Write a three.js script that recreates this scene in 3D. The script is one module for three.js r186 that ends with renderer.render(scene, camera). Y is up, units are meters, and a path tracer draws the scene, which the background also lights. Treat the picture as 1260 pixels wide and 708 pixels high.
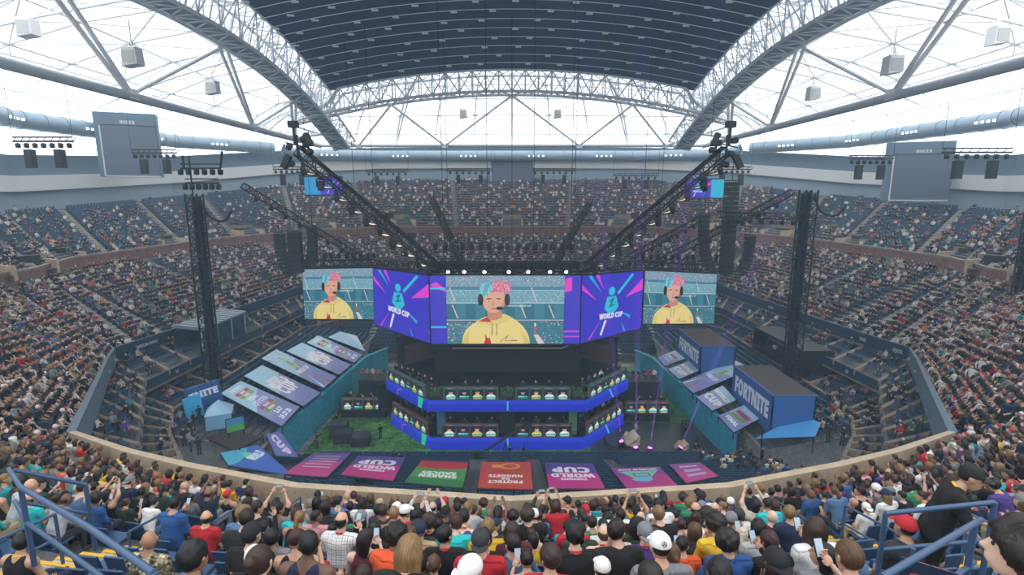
import * as THREE from 'three';
import { mergeGeometries, toCreasedNormals } from 'three/addons/utils/BufferGeometryUtils.js';
import { RoundedBoxGeometry } from 'three/addons/geometries/RoundedBoxGeometry.js';
import { RectAreaLightUniformsLib } from 'three/addons/lights/RectAreaLightUniformsLib.js';

// ---------------------------------------------------------------- camera, sky, exposure
RectAreaLightUniformsLib.init();
const scene = new THREE.Scene();
const camera = new THREE.PerspectiveCamera(57.9, 1260 / 708, 0.1, 900);
camera.position.set(0, 25, 0);
camera.rotation.set(-10 * Math.PI / 180, 0, 0);
const renderer = new THREE.WebGLRenderer();
renderer.toneMapping = THREE.LinearToneMapping;
renderer.toneMappingExposure = 1.15;
renderer.shadowMap.enabled = true;
{ // even, bright overcast sky
  const w = 64, h = 32, d = new Float32Array(w * h * 4);
  for (let j = 0; j < h; j++) for (let i = 0; i < w; i++) {
    const up = Math.sin(((j + 0.5) / h - 0.5) * Math.PI), k = up > 0 ? 1.9 + 0.5 * up : 1.9, o = (j * w + i) * 4;
    d[o] = k * 0.98; d[o + 1] = k; d[o + 2] = k * 1.03; d[o + 3] = 1;
  }
  const t = new THREE.DataTexture(d, w, h, THREE.RGBAFormat, THREE.FloatType);
  t.mapping = THREE.EquirectangularReflectionMapping; t.magFilter = THREE.LinearFilter; t.minFilter = THREE.LinearFilter; t.needsUpdate = true;
  scene.background = t; scene.environment = t;
}
scene.fog = new THREE.FogExp2(new THREE.Color(0.55, 0.8, 1.0), 0.0016);

// ---------------------------------------------------------------- helpers
let seedValue = 12345;
function rnd() { seedValue = (seedValue + 0x6d2b79f5) | 0; let t = Math.imul(seedValue ^ (seedValue >>> 15), 1 | seedValue); t = (t + Math.imul(t ^ (t >>> 7), 61 | t)) ^ t; return ((t ^ (t >>> 14)) >>> 0) / 4294967296; }
const R = (a, b) => a + (b - a) * rnd();
const pick = (a) => a[Math.floor(rnd() * a.length) % a.length];
const V = (x, y, z) => new THREE.Vector3(x, y, z);
const lerp = (a, b, t) => a + (b - a) * t;
const clamp = (x, a, b) => Math.min(b, Math.max(a, x));
const lin = (r, g, b) => new THREE.Color().setRGB(r, g, b);
const taken = new Map();
function numbered(n) { const k = taken.get(n) || 0; taken.set(n, k + 1); return k ? n + '_' + String(k).padStart(3, '0') : n; }
function M(color, rough = 0.8, more = {}) {
  const P = ['transmission', 'clearcoat', 'sheen', 'thickness'].some((k) => k in more);
  const m = P ? new THREE.MeshPhysicalMaterial({ color, roughness: rough, ...more }) : new THREE.MeshStandardMaterial({ color, roughness: rough, ...more });
  return m;
}
function shade(o) { o.traverse((c) => { if (c.isMesh) { c.castShadow = true; c.receiveShadow = true; } }); return o; }
function mesh(name, geo, m, parent) {
  if (Array.isArray(geo)) geo = geo.length === 1 ? geo[0] : mergeGeometries(geo);
  const o = new THREE.Mesh(geo, m);
  o.name = parent ? name : numbered(name); o.castShadow = o.receiveShadow = true;
  (parent || scene).add(o);
  return o;
}
function tag(o, label, category, group) { o.userData.label = label; o.userData.category = category; if (group) o.userData.group = group; return o; }
function thing(name, label, category, pos = [0, 0, 0], turn = 0, group) {
  const o = new THREE.Group(); o.name = numbered(name); o.position.set(...pos); o.rotation.y = turn; scene.add(o);
  return tag(o, label, category, group);
}
function struct(name, geo, m, label) { const o = mesh(name, geo, m); o.userData.kind = 'structure'; if (label) o.userData.label = label; return o; }
function structGroup(name, label) { const o = new THREE.Group(); o.name = numbered(name); scene.add(o); o.userData.kind = 'structure'; if (label) o.userData.label = label; return o; }
function stuff(o) { o.userData.kind = 'stuff'; return o; }
// geometry makers
function bx(w, h, d, x = 0, y = 0, z = 0, ry = 0, rx = 0, rz = 0) {
  const g = new THREE.BoxGeometry(w, h, d);
  if (rx) g.rotateX(rx); if (rz) g.rotateZ(rz); if (ry) g.rotateY(ry);
  return g.translate(x, y, z);
}
function rbx(w, h, d, r, x = 0, y = 0, z = 0, ry = 0, rx = 0, rz = 0) {
  const g0 = new RoundedBoxGeometry(w, h, d, 2, r), n = g0.attributes.position.count;
  const g = g0.index ? g0 : g0.setIndex([...Array(n).keys()]);
  if (rx) g.rotateX(rx); if (rz) g.rotateZ(rz); if (ry) g.rotateY(ry);
  return g.translate(x, y, z);
}
const UPV = V(0, 1, 0), QT = new THREE.Quaternion();
function tube(a, b, r, seg = 6, r2 = r) { // straight bar from a to b
  const d = b.clone().sub(a), l = d.length() || 1e-4, g = new THREE.CylinderGeometry(r2, r, l, seg, 1);
  QT.setFromUnitVectors(UPV, d.normalize());
  return g.applyQuaternion(QT).translate((a.x + b.x) / 2, (a.y + b.y) / 2, (a.z + b.z) / 2);
}
function path(pts, r, seg = 6, n = 0, closed = false) { // bent pipe
  const c = new THREE.CatmullRomCurve3(pts, closed, 'centripetal');
  return new THREE.TubeGeometry(c, n || pts.length * 4, r, seg, closed);
}
function polyPath(pts, r, seg = 6) { const g = []; for (let i = 0; i + 1 < pts.length; i++) g.push(tube(pts[i], pts[i + 1], r, seg)); for (let i = 1; i + 1 < pts.length; i++) g.push(new THREE.SphereGeometry(r, seg, 4).translate(pts[i].x, pts[i].y, pts[i].z)); return mergeGeometries(g); }
function quads(list) { // list of [a,b,c,d] corner vectors, counter-clockwise from the front; uv in metres
  const p = [], n = [], uv = [], ix = [];
  for (const [a, b, c, d] of list) {
    const e = b.clone().sub(a), f = d.clone().sub(a), nn = e.clone().cross(f).normalize(), o = p.length / 3;
    const ux = e.length(), fy = f.length();
    for (const [q, u, v] of [[a, 0, 0], [b, ux, 0], [c, ux, fy], [d, 0, fy]]) { p.push(q.x, q.y, q.z); n.push(nn.x, nn.y, nn.z); uv.push(u, v); }
    ix.push(o, o + 1, o + 2, o, o + 2, o + 3);
  }
  const g = new THREE.BufferGeometry();
  g.setAttribute('position', new THREE.Float32BufferAttribute(p, 3)); g.setAttribute('normal', new THREE.Float32BufferAttribute(n, 3)); g.setAttribute('uv', new THREE.Float32BufferAttribute(uv, 2)); g.setIndex(ix);
  return g;
}
function slab(a, b, c, d, t) { // plate with thickness t below the corners a b c d (seen from the front counter-clockwise), uv 0..1 on the face
  const n = b.clone().sub(a).cross(d.clone().sub(a)).normalize().multiplyScalar(-t), [A, B, C, D] = [a, b, c, d].map((q) => q.clone().add(n));
  const g = quads([[a, b, c, d], [D, C, B, A], [a, A, B, b], [b, B, C, c], [c, C, D, d], [d, D, A, a]]);
  const u = g.attributes.uv; [[0, 0], [1, 0], [1, 1], [0, 1]].forEach((q, i) => u.setXY(i, ...q));
  for (let i = 4; i < 24; i++) u.setXY(i, 0.01, 0.01);
  return g;
}
function prism(poly, y0, y1) { // vertical prism over plan polygon [[x,z],...]
  const s = new THREE.Shape(poly.map(([x, z]) => new THREE.Vector2(x, -z)));
  const g = new THREE.ExtrudeGeometry(s, { depth: y1 - y0, bevelEnabled: false }).rotateX(-Math.PI / 2).translate(0, y0, 0);
  return g.index ? g : g.setIndex([...Array(g.attributes.position.count).keys()]);
}
function extr(pts, depth, bevel = 0) { const g = new THREE.ExtrudeGeometry(new THREE.Shape(pts.map((p) => new THREE.Vector2(...p))), { depth, bevelEnabled: bevel > 0, bevelSize: bevel, bevelThickness: bevel, bevelSegments: 1 }); return g.setIndex([...Array(g.attributes.position.count).keys()]); }
function lathe(pts, seg = 12) { return new THREE.LatheGeometry(pts.map((p) => new THREE.Vector2(...p)), seg); }
function uvm(g, s = 1) { // uv in metres by the dominant normal
  const p = g.attributes.position, n = g.attributes.normal, uv = new Float32Array(p.count * 2);
  for (let i = 0; i < p.count; i++) {
    const ax = Math.abs(n.getX(i)), ay = Math.abs(n.getY(i)), az = Math.abs(n.getZ(i));
    const [u, v] = ay >= ax && ay >= az ? [p.getX(i), p.getZ(i)] : ax > az ? [p.getZ(i), p.getY(i)] : [p.getX(i), p.getY(i)];
    uv[i * 2] = u * s; uv[i * 2 + 1] = v * s;
  }
  g.setAttribute('uv', new THREE.BufferAttribute(uv, 2)); return g;
}
function merge(list) { return list.length === 1 ? list[0] : mergeGeometries(list); }
// textures
function canvasTex(w, h, draw, repeat) {
  const c = document.createElement('canvas'); c.width = w; c.height = h;
  draw(c.getContext('2d'), w, h);
  const t = new THREE.CanvasTexture(c); t.colorSpace = THREE.SRGBColorSpace; t.magFilter = THREE.LinearFilter;
  if (repeat) { t.wrapS = t.wrapT = THREE.RepeatWrapping; t.repeat.set(...repeat); }
  return t;
}
function noiseTex(size, base, amp, scales, repeat, tint) { // tileable layered value noise, base in sRGB 0..255
  const d = new Uint8Array(size * size * 4), grids = scales.map((n) => { const a = new Float32Array(n * n); for (let i = 0; i < n * n; i++) a[i] = rnd() - 0.5; return [n, a]; });
  for (let y = 0; y < size; y++) for (let x = 0; x < size; x++) {
    let s = 0;
    for (const [n, a] of grids) {
      const u = x / size * n, v = y / size * n, i = Math.floor(u), j = Math.floor(v), f = u - i, g = v - j, q = (k, l) => a[((l + n) % n) * n + (k % n)];
      s += lerp(lerp(q(i, j), q(i + 1, j), f), lerp(q(i, j + 1), q(i + 1, j + 1), f), g);
    }
    s *= amp;
    const o = (y * size + x) * 4;
    for (let c = 0; c < 3; c++) d[o + c] = clamp(base[c] + s * (tint ? tint[c] : 1), 0, 255);
    d[o + 3] = 255;
  }
  const t = new THREE.DataTexture(d, size, size); t.colorSpace = THREE.SRGBColorSpace; t.magFilter = THREE.LinearFilter; t.wrapS = t.wrapT = THREE.RepeatWrapping; t.repeat.set(...repeat); t.needsUpdate = true;
  return t;
}
const mat = {
  concrete: M(0xffffff, 0.9, { map: noiseTex(256, [138, 134, 128], 46, [6, 17, 60, 128], [0.25, 0.25]) }),
  tread: M(0xffffff, 0.9, { map: noiseTex(256, [92, 94, 96], 26, [9, 40, 120], [0.3, 0.3]) }),
  step: M(0xffffff, 0.9, { map: noiseTex(256, [158, 154, 148], 40, [8, 30, 100], [0.4, 0.4]) }),
  parapet: M(0xffffff, 0.85, { map: noiseTex(256, [178, 160, 134], 16, [9, 40, 120], [0.5, 0.5]) }),
  tan: M(0xffffff, 0.9, { map: noiseTex(128, [134, 118, 102], 30, [6, 25, 60], [0.4, 0.4]) }),
  brown: M(0xffffff, 0.85, { map: noiseTex(128, [104, 76, 66], 24, [5, 24, 60], [0.4, 0.4]) }),
  band: M(0xffffff, 0.85, { map: noiseTex(128, [128, 92, 84], 22, [5, 24, 60], [0.3, 0.3]) }),
  pale: M(0xc9cbc8, 0.85), paleBlue: M(0x8a9aa5, 0.85), slate: M(0x5a6b78, 0.8),
  navy: M(0x1d3550, 0.55), navyDark: M(0x14202e, 0.6), black: M(0x121316, 0.55), blackSoft: M(0x17191d, 0.9), dark: M(0x24272c, 0.7),
  white: M(0xe4e6e6, 0.5), steel: M(0xb9bfc4, 0.45, { metalness: 0.2 }), galv: M(0x9aa2a8, 0.4, { metalness: 0.4 }),
  yellow: M(0xd9a520, 0.7), rail: M(0x3e5878, 0.4, { metalness: 0.15 }),
};
function shared(m, rep) { const c = m.clone(); c.map = m.map.clone(); c.map.repeat.set(...rep); return c; }
// ---------------------------------------------------------------- the bowl
// stations of one half (s = 0 far centre ... 12 near centre); the other half mirrors x. Each: loge front, loge back, promenade rim
const ST = [
  [[0, 10.4, -97], [0, 16.7, -108], [0, 28.8, -132]],
  [[-19, 10.4, -97], [-25, 16.7, -108], [-33, 28.6, -132]],
  [[-30, 10.2, -93], [-41, 16.2, -104], [-52, 27.4, -126]],
  [[-35.6, 10, -86.6], [-53, 15.4, -95], [-68, 24.5, -106]],
  [[-38.1, 10, -61.7], [-57.5, 15, -68], [-71, 22.6, -76]],
  [[-39.8, 10, -50.3], [-53, 15, -57], [-66, 22.4, -61]],
  [[-34.8, 11.2, -43.1], [-49, 15.6, -46], [-62, 23, -45]],
  [[-27, 12.9, -32.2], [-44, 18.5, -31], [-57, 26, -28]],
  [[-19.6, 14.6, -21.9], [-33, 21.5, -14.5], [-46, 29, -8]],
  [[-15.05, 15.2, -19.08], [-25, 22.6, -6.5], [-36, 30, 4]],
  [[-11.56, 15.6, -17.26], [-18, 23, -2], [-25, 30, 10]],
  [[-6.81, 16, -15.24], [-9.5, 23.2, -0.4], [-13, 30, 12]],
  [[0, 16, -14.5], [0, 23.2, 0], [0, 30, 12.5]],
];
function ring(k, s) { // point of ring k at station s; s in [-12,12], negative = left half
  const a = Math.min(11.9999, Math.abs(s)), i = Math.floor(a), f = a - i, A = ST[i][k], B = ST[i + 1][k];
  return V(Math.sign(s || 1) * -1 * lerp(A[0], B[0], f), lerp(A[1], B[1], f), lerp(A[2], B[2], f)).multiply(V(1, 1, 1));
}
const sSteps = []; for (let s = -12; s <= 12.001; s += 0.25) sSteps.push(Math.round(s * 100) / 100);
const lerpV = (a, b, t) => a.clone().lerp(b, t);
// a tier of rows between two edges: edge functions give the front (low) and the back (high) of the tier
function tier(name, label, lo, hi, rows, s0, s1) {
  const list = [], ss = sSteps.filter((s) => s >= s0 - 1e-6 && s <= s1 + 1e-6);
  for (let r = 0; r < rows; r++) for (let i = 0; i + 1 < ss.length; i++) {
    const p = (s, t, y) => { const q = lerpV(lo(s), hi(s), t); q.y = lerp(lo(s).y, hi(s).y, y); return q; };
    const a = ss[i], b = ss[i + 1], t0 = r / rows, t1 = (r + 1) / rows;
    // tread at height r/rows from t0 to t1, then riser up to (r+1)/rows
    list.push([p(a, t0, t0), p(b, t0, t0), p(b, t1, t0), p(a, t1, t0)].reverse());
    list.push([p(a, t1, t0), p(b, t1, t0), p(b, t1, t1), p(a, t1, t1)].reverse());
  }
  return struct(name, quads(list), mat.tread, label);
}
function wallStrip(edge, y0, y1, thick, ss, out) { // wall along edge(s) from y offset y0 to y1, thickness outwards given by out(s)
  const list = [];
  for (let i = 0; i + 1 < ss.length; i++) {
    const a = edge(ss[i]), b = edge(ss[i + 1]), da = out(ss[i]).multiplyScalar(thick), db = out(ss[i + 1]).multiplyScalar(thick);
    const P = (q, d, y) => V(q.x + d.x, q.y + y, q.z + d.z), o = V(0, 0, 0);
    const a0 = P(a, o, y0), a1 = P(a, o, y1), b0 = P(b, o, y0), b1 = P(b, o, y1), A0 = P(a, da, y0), A1 = P(a, da, y1), B0 = P(b, db, y0), B1 = P(b, db, y1);
    list.push([b0, a0, a1, b1], [A0, B0, B1, A1], [a1, A1, B1, b1].reverse(), [A0, a0, b0, B0].reverse());
    if (i === 0) list.push([a0, A0, A1, a1]); if (i + 2 === ss.length) list.push([B0, b0, b1, B1]);
  }
  return quads(list);
}
const range = (a, b, n) => Array.from({ length: n + 1 }, (_, i) => lerp(a, b, i / n));
const outward = (s) => { const d = ring(1, s).sub(ring(0, s)); d.y = 0; return d.normalize(); };
const inward = (s) => outward(s).multiplyScalar(-1);
const logeLo = (s) => { const q = ring(0, s); q.y -= 0.9 + 0.3 * clamp(Math.abs(s) - 7, 0, 1); return q.add(outward(s).multiplyScalar(0.3)); };
const logeHi = (s) => ring(1, s);
const promLo = (s) => { const q = ring(1, s); q.y += Math.abs(s) < 2.5 ? 1.7 : 1.45; return q.add(outward(s).multiplyScalar(0.9)); };
const promHi = (s) => ring(2, s);
const LOGE_ROWS = 18, PROM_ROWS = 19;
tier('seating_tier', 'stepped grey concrete loge tier around the bowl', logeLo, logeHi, LOGE_ROWS, -12, 12);
tier('seating_tier', 'stepped grey concrete promenade tier above the red band', promLo, promHi, PROM_ROWS, -8, 8);
// front parapet: tan concrete on the near deck, navy advertising fascia on the sides
{
  for (const k of [-1, 1]) struct('parapet', wallStrip((s) => ring(0, s), -1.35, 0, 0.28, range(k * 8, k * 12, 16).sort((a, b) => a - b), outward), mat.parapet, 'tan concrete parapet of the near deck');
  for (const k of [-1, 1]) struct('parapet', wallStrip((s) => ring(0, s), -1.6, 0, 0.35, range(k * 5, k * 8, 12).sort((a, b) => a - b), outward), mat.slate, 'slanting grey concrete end wall beside the suites');
  struct('parapet', wallStrip((s) => ring(0, s), -1.3, 0, 0.3, range(-5, 5, 40), outward), mat.navy, 'navy fascia board along the loge front');
  // soffit under the loge tier so that the suites are roofed
  const soff = []; const ss = range(-8, 8, 64);
  for (let i = 0; i + 1 < ss.length; i++) { const a = ring(0, ss[i]), b = ring(0, ss[i + 1]), A = ring(1, ss[i]), B = ring(1, ss[i + 1]); for (const q of [a, b]) q.y -= 1.3; for (const q of [A, B]) q.y -= 1.3; soff.push([a, b, B, A]); }
  struct('ceiling', quads(soff), mat.concrete, 'concrete soffit under the loge tier');
  // the red-brown band between the tiers with a pale cap
  const bs = range(-8, 8, 96);
  struct('wall_band', wallStrip((s) => ring(1, s), -0.2, 1.9, 0.4, bs, outward), mat.band, 'red-brown wall band between the loge and the promenade');
  struct('trim_1', wallStrip((s) => ring(1, s).add(outward(s).multiplyScalar(-0.06)), 1.9, 2.15, 0.6, bs, outward), mat.tan, 'tan cap on the red-brown wall band');
  struct('trim_2', wallStrip((s) => ring(1, s).add(outward(s).multiplyScalar(-0.03)), -0.2, 0.45, 0.1, bs, outward), mat.tan, 'tan footing of the red-brown wall band');
}
// ---------------------------------------------------------------- upper wall, ducts and roof
{
  const ss = range(-8, 8, 96), rim = (s) => ring(2, s);
  struct('wall_concourse', wallStrip(rim, 0, 3.2, 0.4, ss, outward), mat.paleBlue, 'grey-blue concourse wall behind the top row');
  struct('trim_3', wallStrip((s) => rim(s).add(outward(s).multiplyScalar(-0.8)), 3.0, 5.2, 1.4, ss, outward), mat.pale, 'pale fascia band above the concourse wall');
  struct('wall_upper', wallStrip((s) => rim(s).add(outward(s).multiplyScalar(1.2)), 5.2, 8.2, 0.4, ss, outward), mat.slate, 'slate panel wall above the pale band');
}
const OX = 32.5, ZF = -97, ZN = -27, ZC = -62; // roof opening
const roofY = (x, z) => 43.2 + 3.5 * (1 - (x / OX) ** 2) + 5 * (1 - ((z - ZC) / 35) ** 2);
const SKIN = M(0xffffff, 0.3, { transmission: 0.94, thickness: 0, ior: 1.05, side: THREE.DoubleSide });
const WT = M(0xf1f3f4, 0.5), GT = M(0xdfe5ea, 0.5);
{
  // dark retractable panels between white purlins
  const RP = M(0x143f6b, 0.6), N = 26, n = 24, roof = structGroup('ceiling', 'closed retractable roof of dark blue panels between white purlins');
  for (let k = 0; k < N; k++) {
    const z0 = lerp(ZF, ZN, k / N), z1 = lerp(ZF, ZN, (k + 1) / N), g = [];
    for (let i = 0; i < n; i++) {
      const x0 = lerp(-OX, OX, i / n), x1 = lerp(-OX, OX, (i + 1) / n), P = (x, z, d) => V(x, roofY(x, z) + d, z);
      g.push([P(x0, z0, 0.1), P(x0, z1, 0), P(x1, z1, 0), P(x1, z0, 0.1)].reverse(), [P(x0, z0, 0.14), P(x0, z1, 0.04), P(x1, z1, 0.04), P(x1, z0, 0.14)]);
    }
    mesh('roof_panel', quads(g), RP, roof);
    const pl = [], yd = -0.02;
    for (let i = 0; i < n; i++) {
      const x0 = lerp(-OX, OX, i / n), x1 = lerp(-OX, OX, (i + 1) / n), z = z1 + 0.05;
      pl.push(tube(V(x0, roofY(x0, z) - yd, z), V(x1, roofY(x1, z) - yd, z), 0.06, 5));
      if ((i * 7 + k * 3) % 5 < 2) pl.push(bx(0.9, 0.2, 0.3, x0 + (k % 3) * 0.5, roofY(x0, z) - yd - 0.2, z));
    }
    mesh('purlin', pl, WT, roof);
  }
}
// one long truss: two or four chords given as functions of t, with webs
function trussMember(name, label, chords, n, r, rw, m, parent) {
  const t = parent || thing(name, label, 'roof truss');
  const P = chords.map((c) => range(0, 1, n).map((u) => c(u)));
  for (const c of P) mesh('chord', polyPath(c, r, 6), m, t);
  for (let k = 0; k < P.length; k++) {
    const a = P[k], b = P[(k + 1) % P.length], g = [];
    if (P.length === 2 && k === 1) break;
    for (let i = 0; i < n; i++) { g.push(tube(a[i], b[i], rw, 5)); g.push(i % 2 ? tube(a[i], b[i + 1], rw, 5) : tube(a[i + 1], b[i], rw, 5)); }
    mesh('web_bracing', g, m, t);
  }
  return t;
}
const sideLow = (z) => 43.9 - ((z - ZC) / 48) ** 2 * 9.2, sideUp = (z) => roofY(OX, z) + 0.2;
for (const k of [-1, 1]) {
  const side = k < 0 ? 'above the stand with the striped canopy booth' : 'above the stand with the black control booth';
  const zAt = (u) => lerp(-111, -13, u), yl = (z) => sideLow(z), yu = (z) => Math.max(yl(z) + 1.6, Math.abs(z - ZC) < 36 ? sideUp(z) : yl(z) + 1.8);
  trussMember('roof_arch_truss', 'white arched box truss with lattice webs ' + side, [
    (u) => V(k * 36.6, yl(zAt(u)), zAt(u)), (u) => V(k * 33.6, yl(zAt(u)) + 0.3, zAt(u)), (u) => V(k * 32.4, yu(zAt(u)), zAt(u)), (u) => V(k * 35.4, yu(zAt(u)) - 0.4, zAt(u)),
  ], 44, 0.24, 0.11, GT);
  const walk = []; for (let i = 0; i < 40; i++) { const z0 = zAt(i / 40), z1 = zAt((i + 1) / 40), y0 = yl(z0) + 0.2, y1 = yl(z1) + 0.2; walk.push([V(k * 36.4, y0, z0), V(k * 36.4, y1, z1), V(k * 33.8, y1, z1), V(k * 33.8, y0, z0)], [V(k * 36.5, y0, z0), V(k * 36.5, y1, z1), V(k * 36.2, y1 + 1.3, z1), V(k * 36.2, y0 + 1.3, z0)]); }
  tag(mesh('maintenance_walkway', quads(walk), M(0x93a7b8, 0.7)), 'slate grey catwalk along the white arch ' + side, 'catwalk');
}
for (const k of [-1, 1]) {
  const z0 = k < 0 ? ZF : ZN, xAt = (u) => lerp(-40, 40, u), yl = (x) => 43.1 - (x / 30) ** 2 * 3, yu = (x) => Math.max(yl(x) + 1.5, Math.abs(x) < OX ? roofY(x, z0) + 0.2 : 0);
  trussMember('roof_arch_truss', k < 0 ? 'white arched box truss spanning above the far stand' : 'white arched box truss spanning high over the near deck', [
    (u) => V(xAt(u), yl(xAt(u)), z0 + k * 2.2), (u) => V(xAt(u), yl(xAt(u)) + 0.2, z0 - k * 0.2), (u) => V(xAt(u), yu(xAt(u)), z0 - k * 0.4), (u) => V(xAt(u), yu(xAt(u)) - 0.5, z0 + k * 2),
  ], 34, 0.28, 0.13, GT);
}
// square ring tube under the roof and V-struts to the arches
{
  const y = 35.3, TZ = -112, TN = -12, t = thing('ring_beam', 'thick grey steel tubes forming a square ring under the roof', 'roof beam');
  for (const [a, b, r] of [[V(-40, y, TZ), V(-40, y, TN), 0.5], [V(40, y, TZ), V(40, y, TN), 0.5], [V(-40, y, TZ), V(40, y, TZ), 0.32], [V(-40, y, TN), V(40, y, TN), 0.4]]) mesh('tube', tube(a, b, r, 10), M(0xb9c2c9, 0.5), t);
  for (const k of [-1, 1]) {
    mesh('guard_wire', [tube(V(k * 40.6, y + 0.9, TZ), V(k * 40.6, y + 0.9, TN), 0.06, 5), tube(V(k * 40.6, y + 0.5, TZ), V(k * 40.6, y + 0.5, TN), 0.05, 5)], WT, t);
    const low = [-99, -83.5, -57.2, -30], up = [-104, -91, -70, -44, -22];
    low.forEach((z, i) => {
      const st = thing('roof_strut', `white V-struts on the ${k < 0 ? 'canopy' : 'control booth'} side ring tube, ${['by the far corner', 'second from the far corner', 'third from the far corner', 'by the near corner'][i]}`, 'roof strut', [0, 0, 0], 0, 'V-struts of the side roof trusses');
      for (const zu of [up[i], up[i + 1]]) for (const d of zu === up[i] ? [0] : [-0.7, 0.7]) mesh('bar', tube(V(k * 40, y + 0.2, z + d * 0.4), V(k * 36.6, sideLow(zu) - 0.1, zu + d * 1.4), 0.24, 7), WT, st);
      mesh('node_plate', bx(0.9, 1, 1.4, k * 40, y + 0.2, z), WT, st);
    });
  }
  const yl = (x) => 43.1 - (x / 30) ** 2 * 3, lowX = [-32, -14, 14, 32], upX = [-40, -22, 0, 22, 40];
  lowX.forEach((x, i) => {
    const st = thing('roof_strut', 'white V-strut under the far arch, ' + ['over the striped canopy corner', 'over the stage, canopy side', 'over the stage, control booth side', 'over the control booth corner'][i], 'roof strut', [0, 0, 0], 0, 'V-struts of the far roof truss');
    for (const xu of [upX[i], upX[i + 1]]) mesh('bar', tube(V(x, y, TZ), V(xu, yl(xu) - 0.1, ZF - 2), 0.22, 7), WT, st);
    mesh('node_plate', bx(1.2, 0.9, 0.8, x, y, TZ), WT, st);
  });
}
// translucent white roof skin with its lattice of tubes
{
  const inner = [[-OX - 1, roofY(OX, ZF) - 0.6, ZF], [OX + 1, roofY(OX, ZF) - 0.6, ZF], [OX + 1, roofY(OX, ZN) - 0.6, ZN], [-OX - 1, roofY(OX, ZN) - 0.6, ZN]];
  const edge = (side, u) => { // inner edge point on side 0 far,1 right,2 near,3 left
    const x = lerp(-OX - 2, OX + 2, u), z = lerp(ZF - 2, ZN + 2, u);
    const Y = (xx, zz) => roofY(clamp(xx, -OX, OX), clamp(zz, ZF, ZN)) + 0.4;
    if (side === 0) return V(x, Y(x, ZF), ZF - 1); if (side === 1) return V(OX + 1, Y(OX, z), z); if (side === 2) return V(x, Y(x, ZN), ZN + 1); return V(-OX - 1, Y(OX, z), z);
  };
  const rimPt = (side, u) => { const a = lerp(-1, 1, u), b = 0.52; if (side === 0) return V(a * 62, 36.5, -143 + Math.abs(a) ** 3 * 16); if (side === 2) return V(a * 62, 36.5, 22 - Math.abs(a) ** 3 * 16); return V((side === 1 ? 1 : -1) * (84 - Math.abs(a) ** 3 * 16), 36.5, lerp(-127, 6, u)); };
  const names = ['far stand', 'control booth side', 'near deck', 'striped canopy side'];
  for (let side = 0; side < 4; side++) {
    const N = 12, K = 5, P = (i, k) => { const u = clamp(i / N, 0, 1), t = k / K, a = edge(side, u), b = rimPt(side, u), q = a.lerp(b, t); q.y += 3.2 * Math.sin(Math.PI * t); return q; };
    const sk = []; for (let i = 0; i < N; i++) for (let k = 0; k < K; k++) sk.push([P(i, k), P(i + 1, k), P(i + 1, k + 1), P(i, k + 1)]);
    struct('ceiling', quads(sk), SKIN, 'translucent white roof membrane above the ' + names[side]);
    const t = thing('roof_lattice', 'light grey tube lattice carrying the white roof membrane above the ' + names[side], 'roof lattice');
    const dn = (q, d) => { const c = q.clone(); c.y -= d; return c; };
    for (let i = 0; i <= N; i++) { const pts = []; for (let k = 0; k <= K; k++) pts.push(dn(P(i, k), 0.4)); mesh('rib', polyPath(pts, i % 3 ? 0.16 : 0.24, 5), WT, t); if (i % 3 === 0) { const lo = pts.map((q, k) => dn(q, 2.4 * Math.sin(Math.PI * (k + 0.4) / (K + 0.8)))); mesh('rib_chord', polyPath(lo, 0.18, 5), WT, t); mesh('rib_web', pts.slice(0, -1).map((q, k) => tube(q, lo[k + 1], 0.11, 4)), WT, t); } }
    for (let k = 1; k <= K; k++) { const pts = []; for (let i = 0; i <= N; i++) pts.push(dn(P(i, k), 0.4)); mesh('purlin', polyPath(pts, k === K ? 0.25 : 0.16, 5), WT, t); }
    for (let k = 0; k < K; k++) { const g = []; for (let i = 0; i < N; i++) { g.push(tube(dn(P(i, k), 0.45), dn(P(i + 1, k + 1), 0.45), 0.1, 4)); if ((i + k) % 2) g.push(tube(dn(P(i + 1, k), 0.45), dn(P(i, k + 1), 0.45), 0.1, 4)); } mesh('diagonal', g, WT, t); }
    // raking columns from the wall up to the membrane edge
    for (let i = 0; i <= N; i += 2) { const a = P(i, K), q = V(a.x * 0.93, 31, side % 2 ? a.z : ZC + (a.z - ZC) * 0.93); mesh('raker', [tube(q, dn(a, 0.3), 0.2, 6), tube(q, dn(P(Math.min(N, i + 1), K), 0.4), 0.12, 5)], WT, t); }
  }
}
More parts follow.
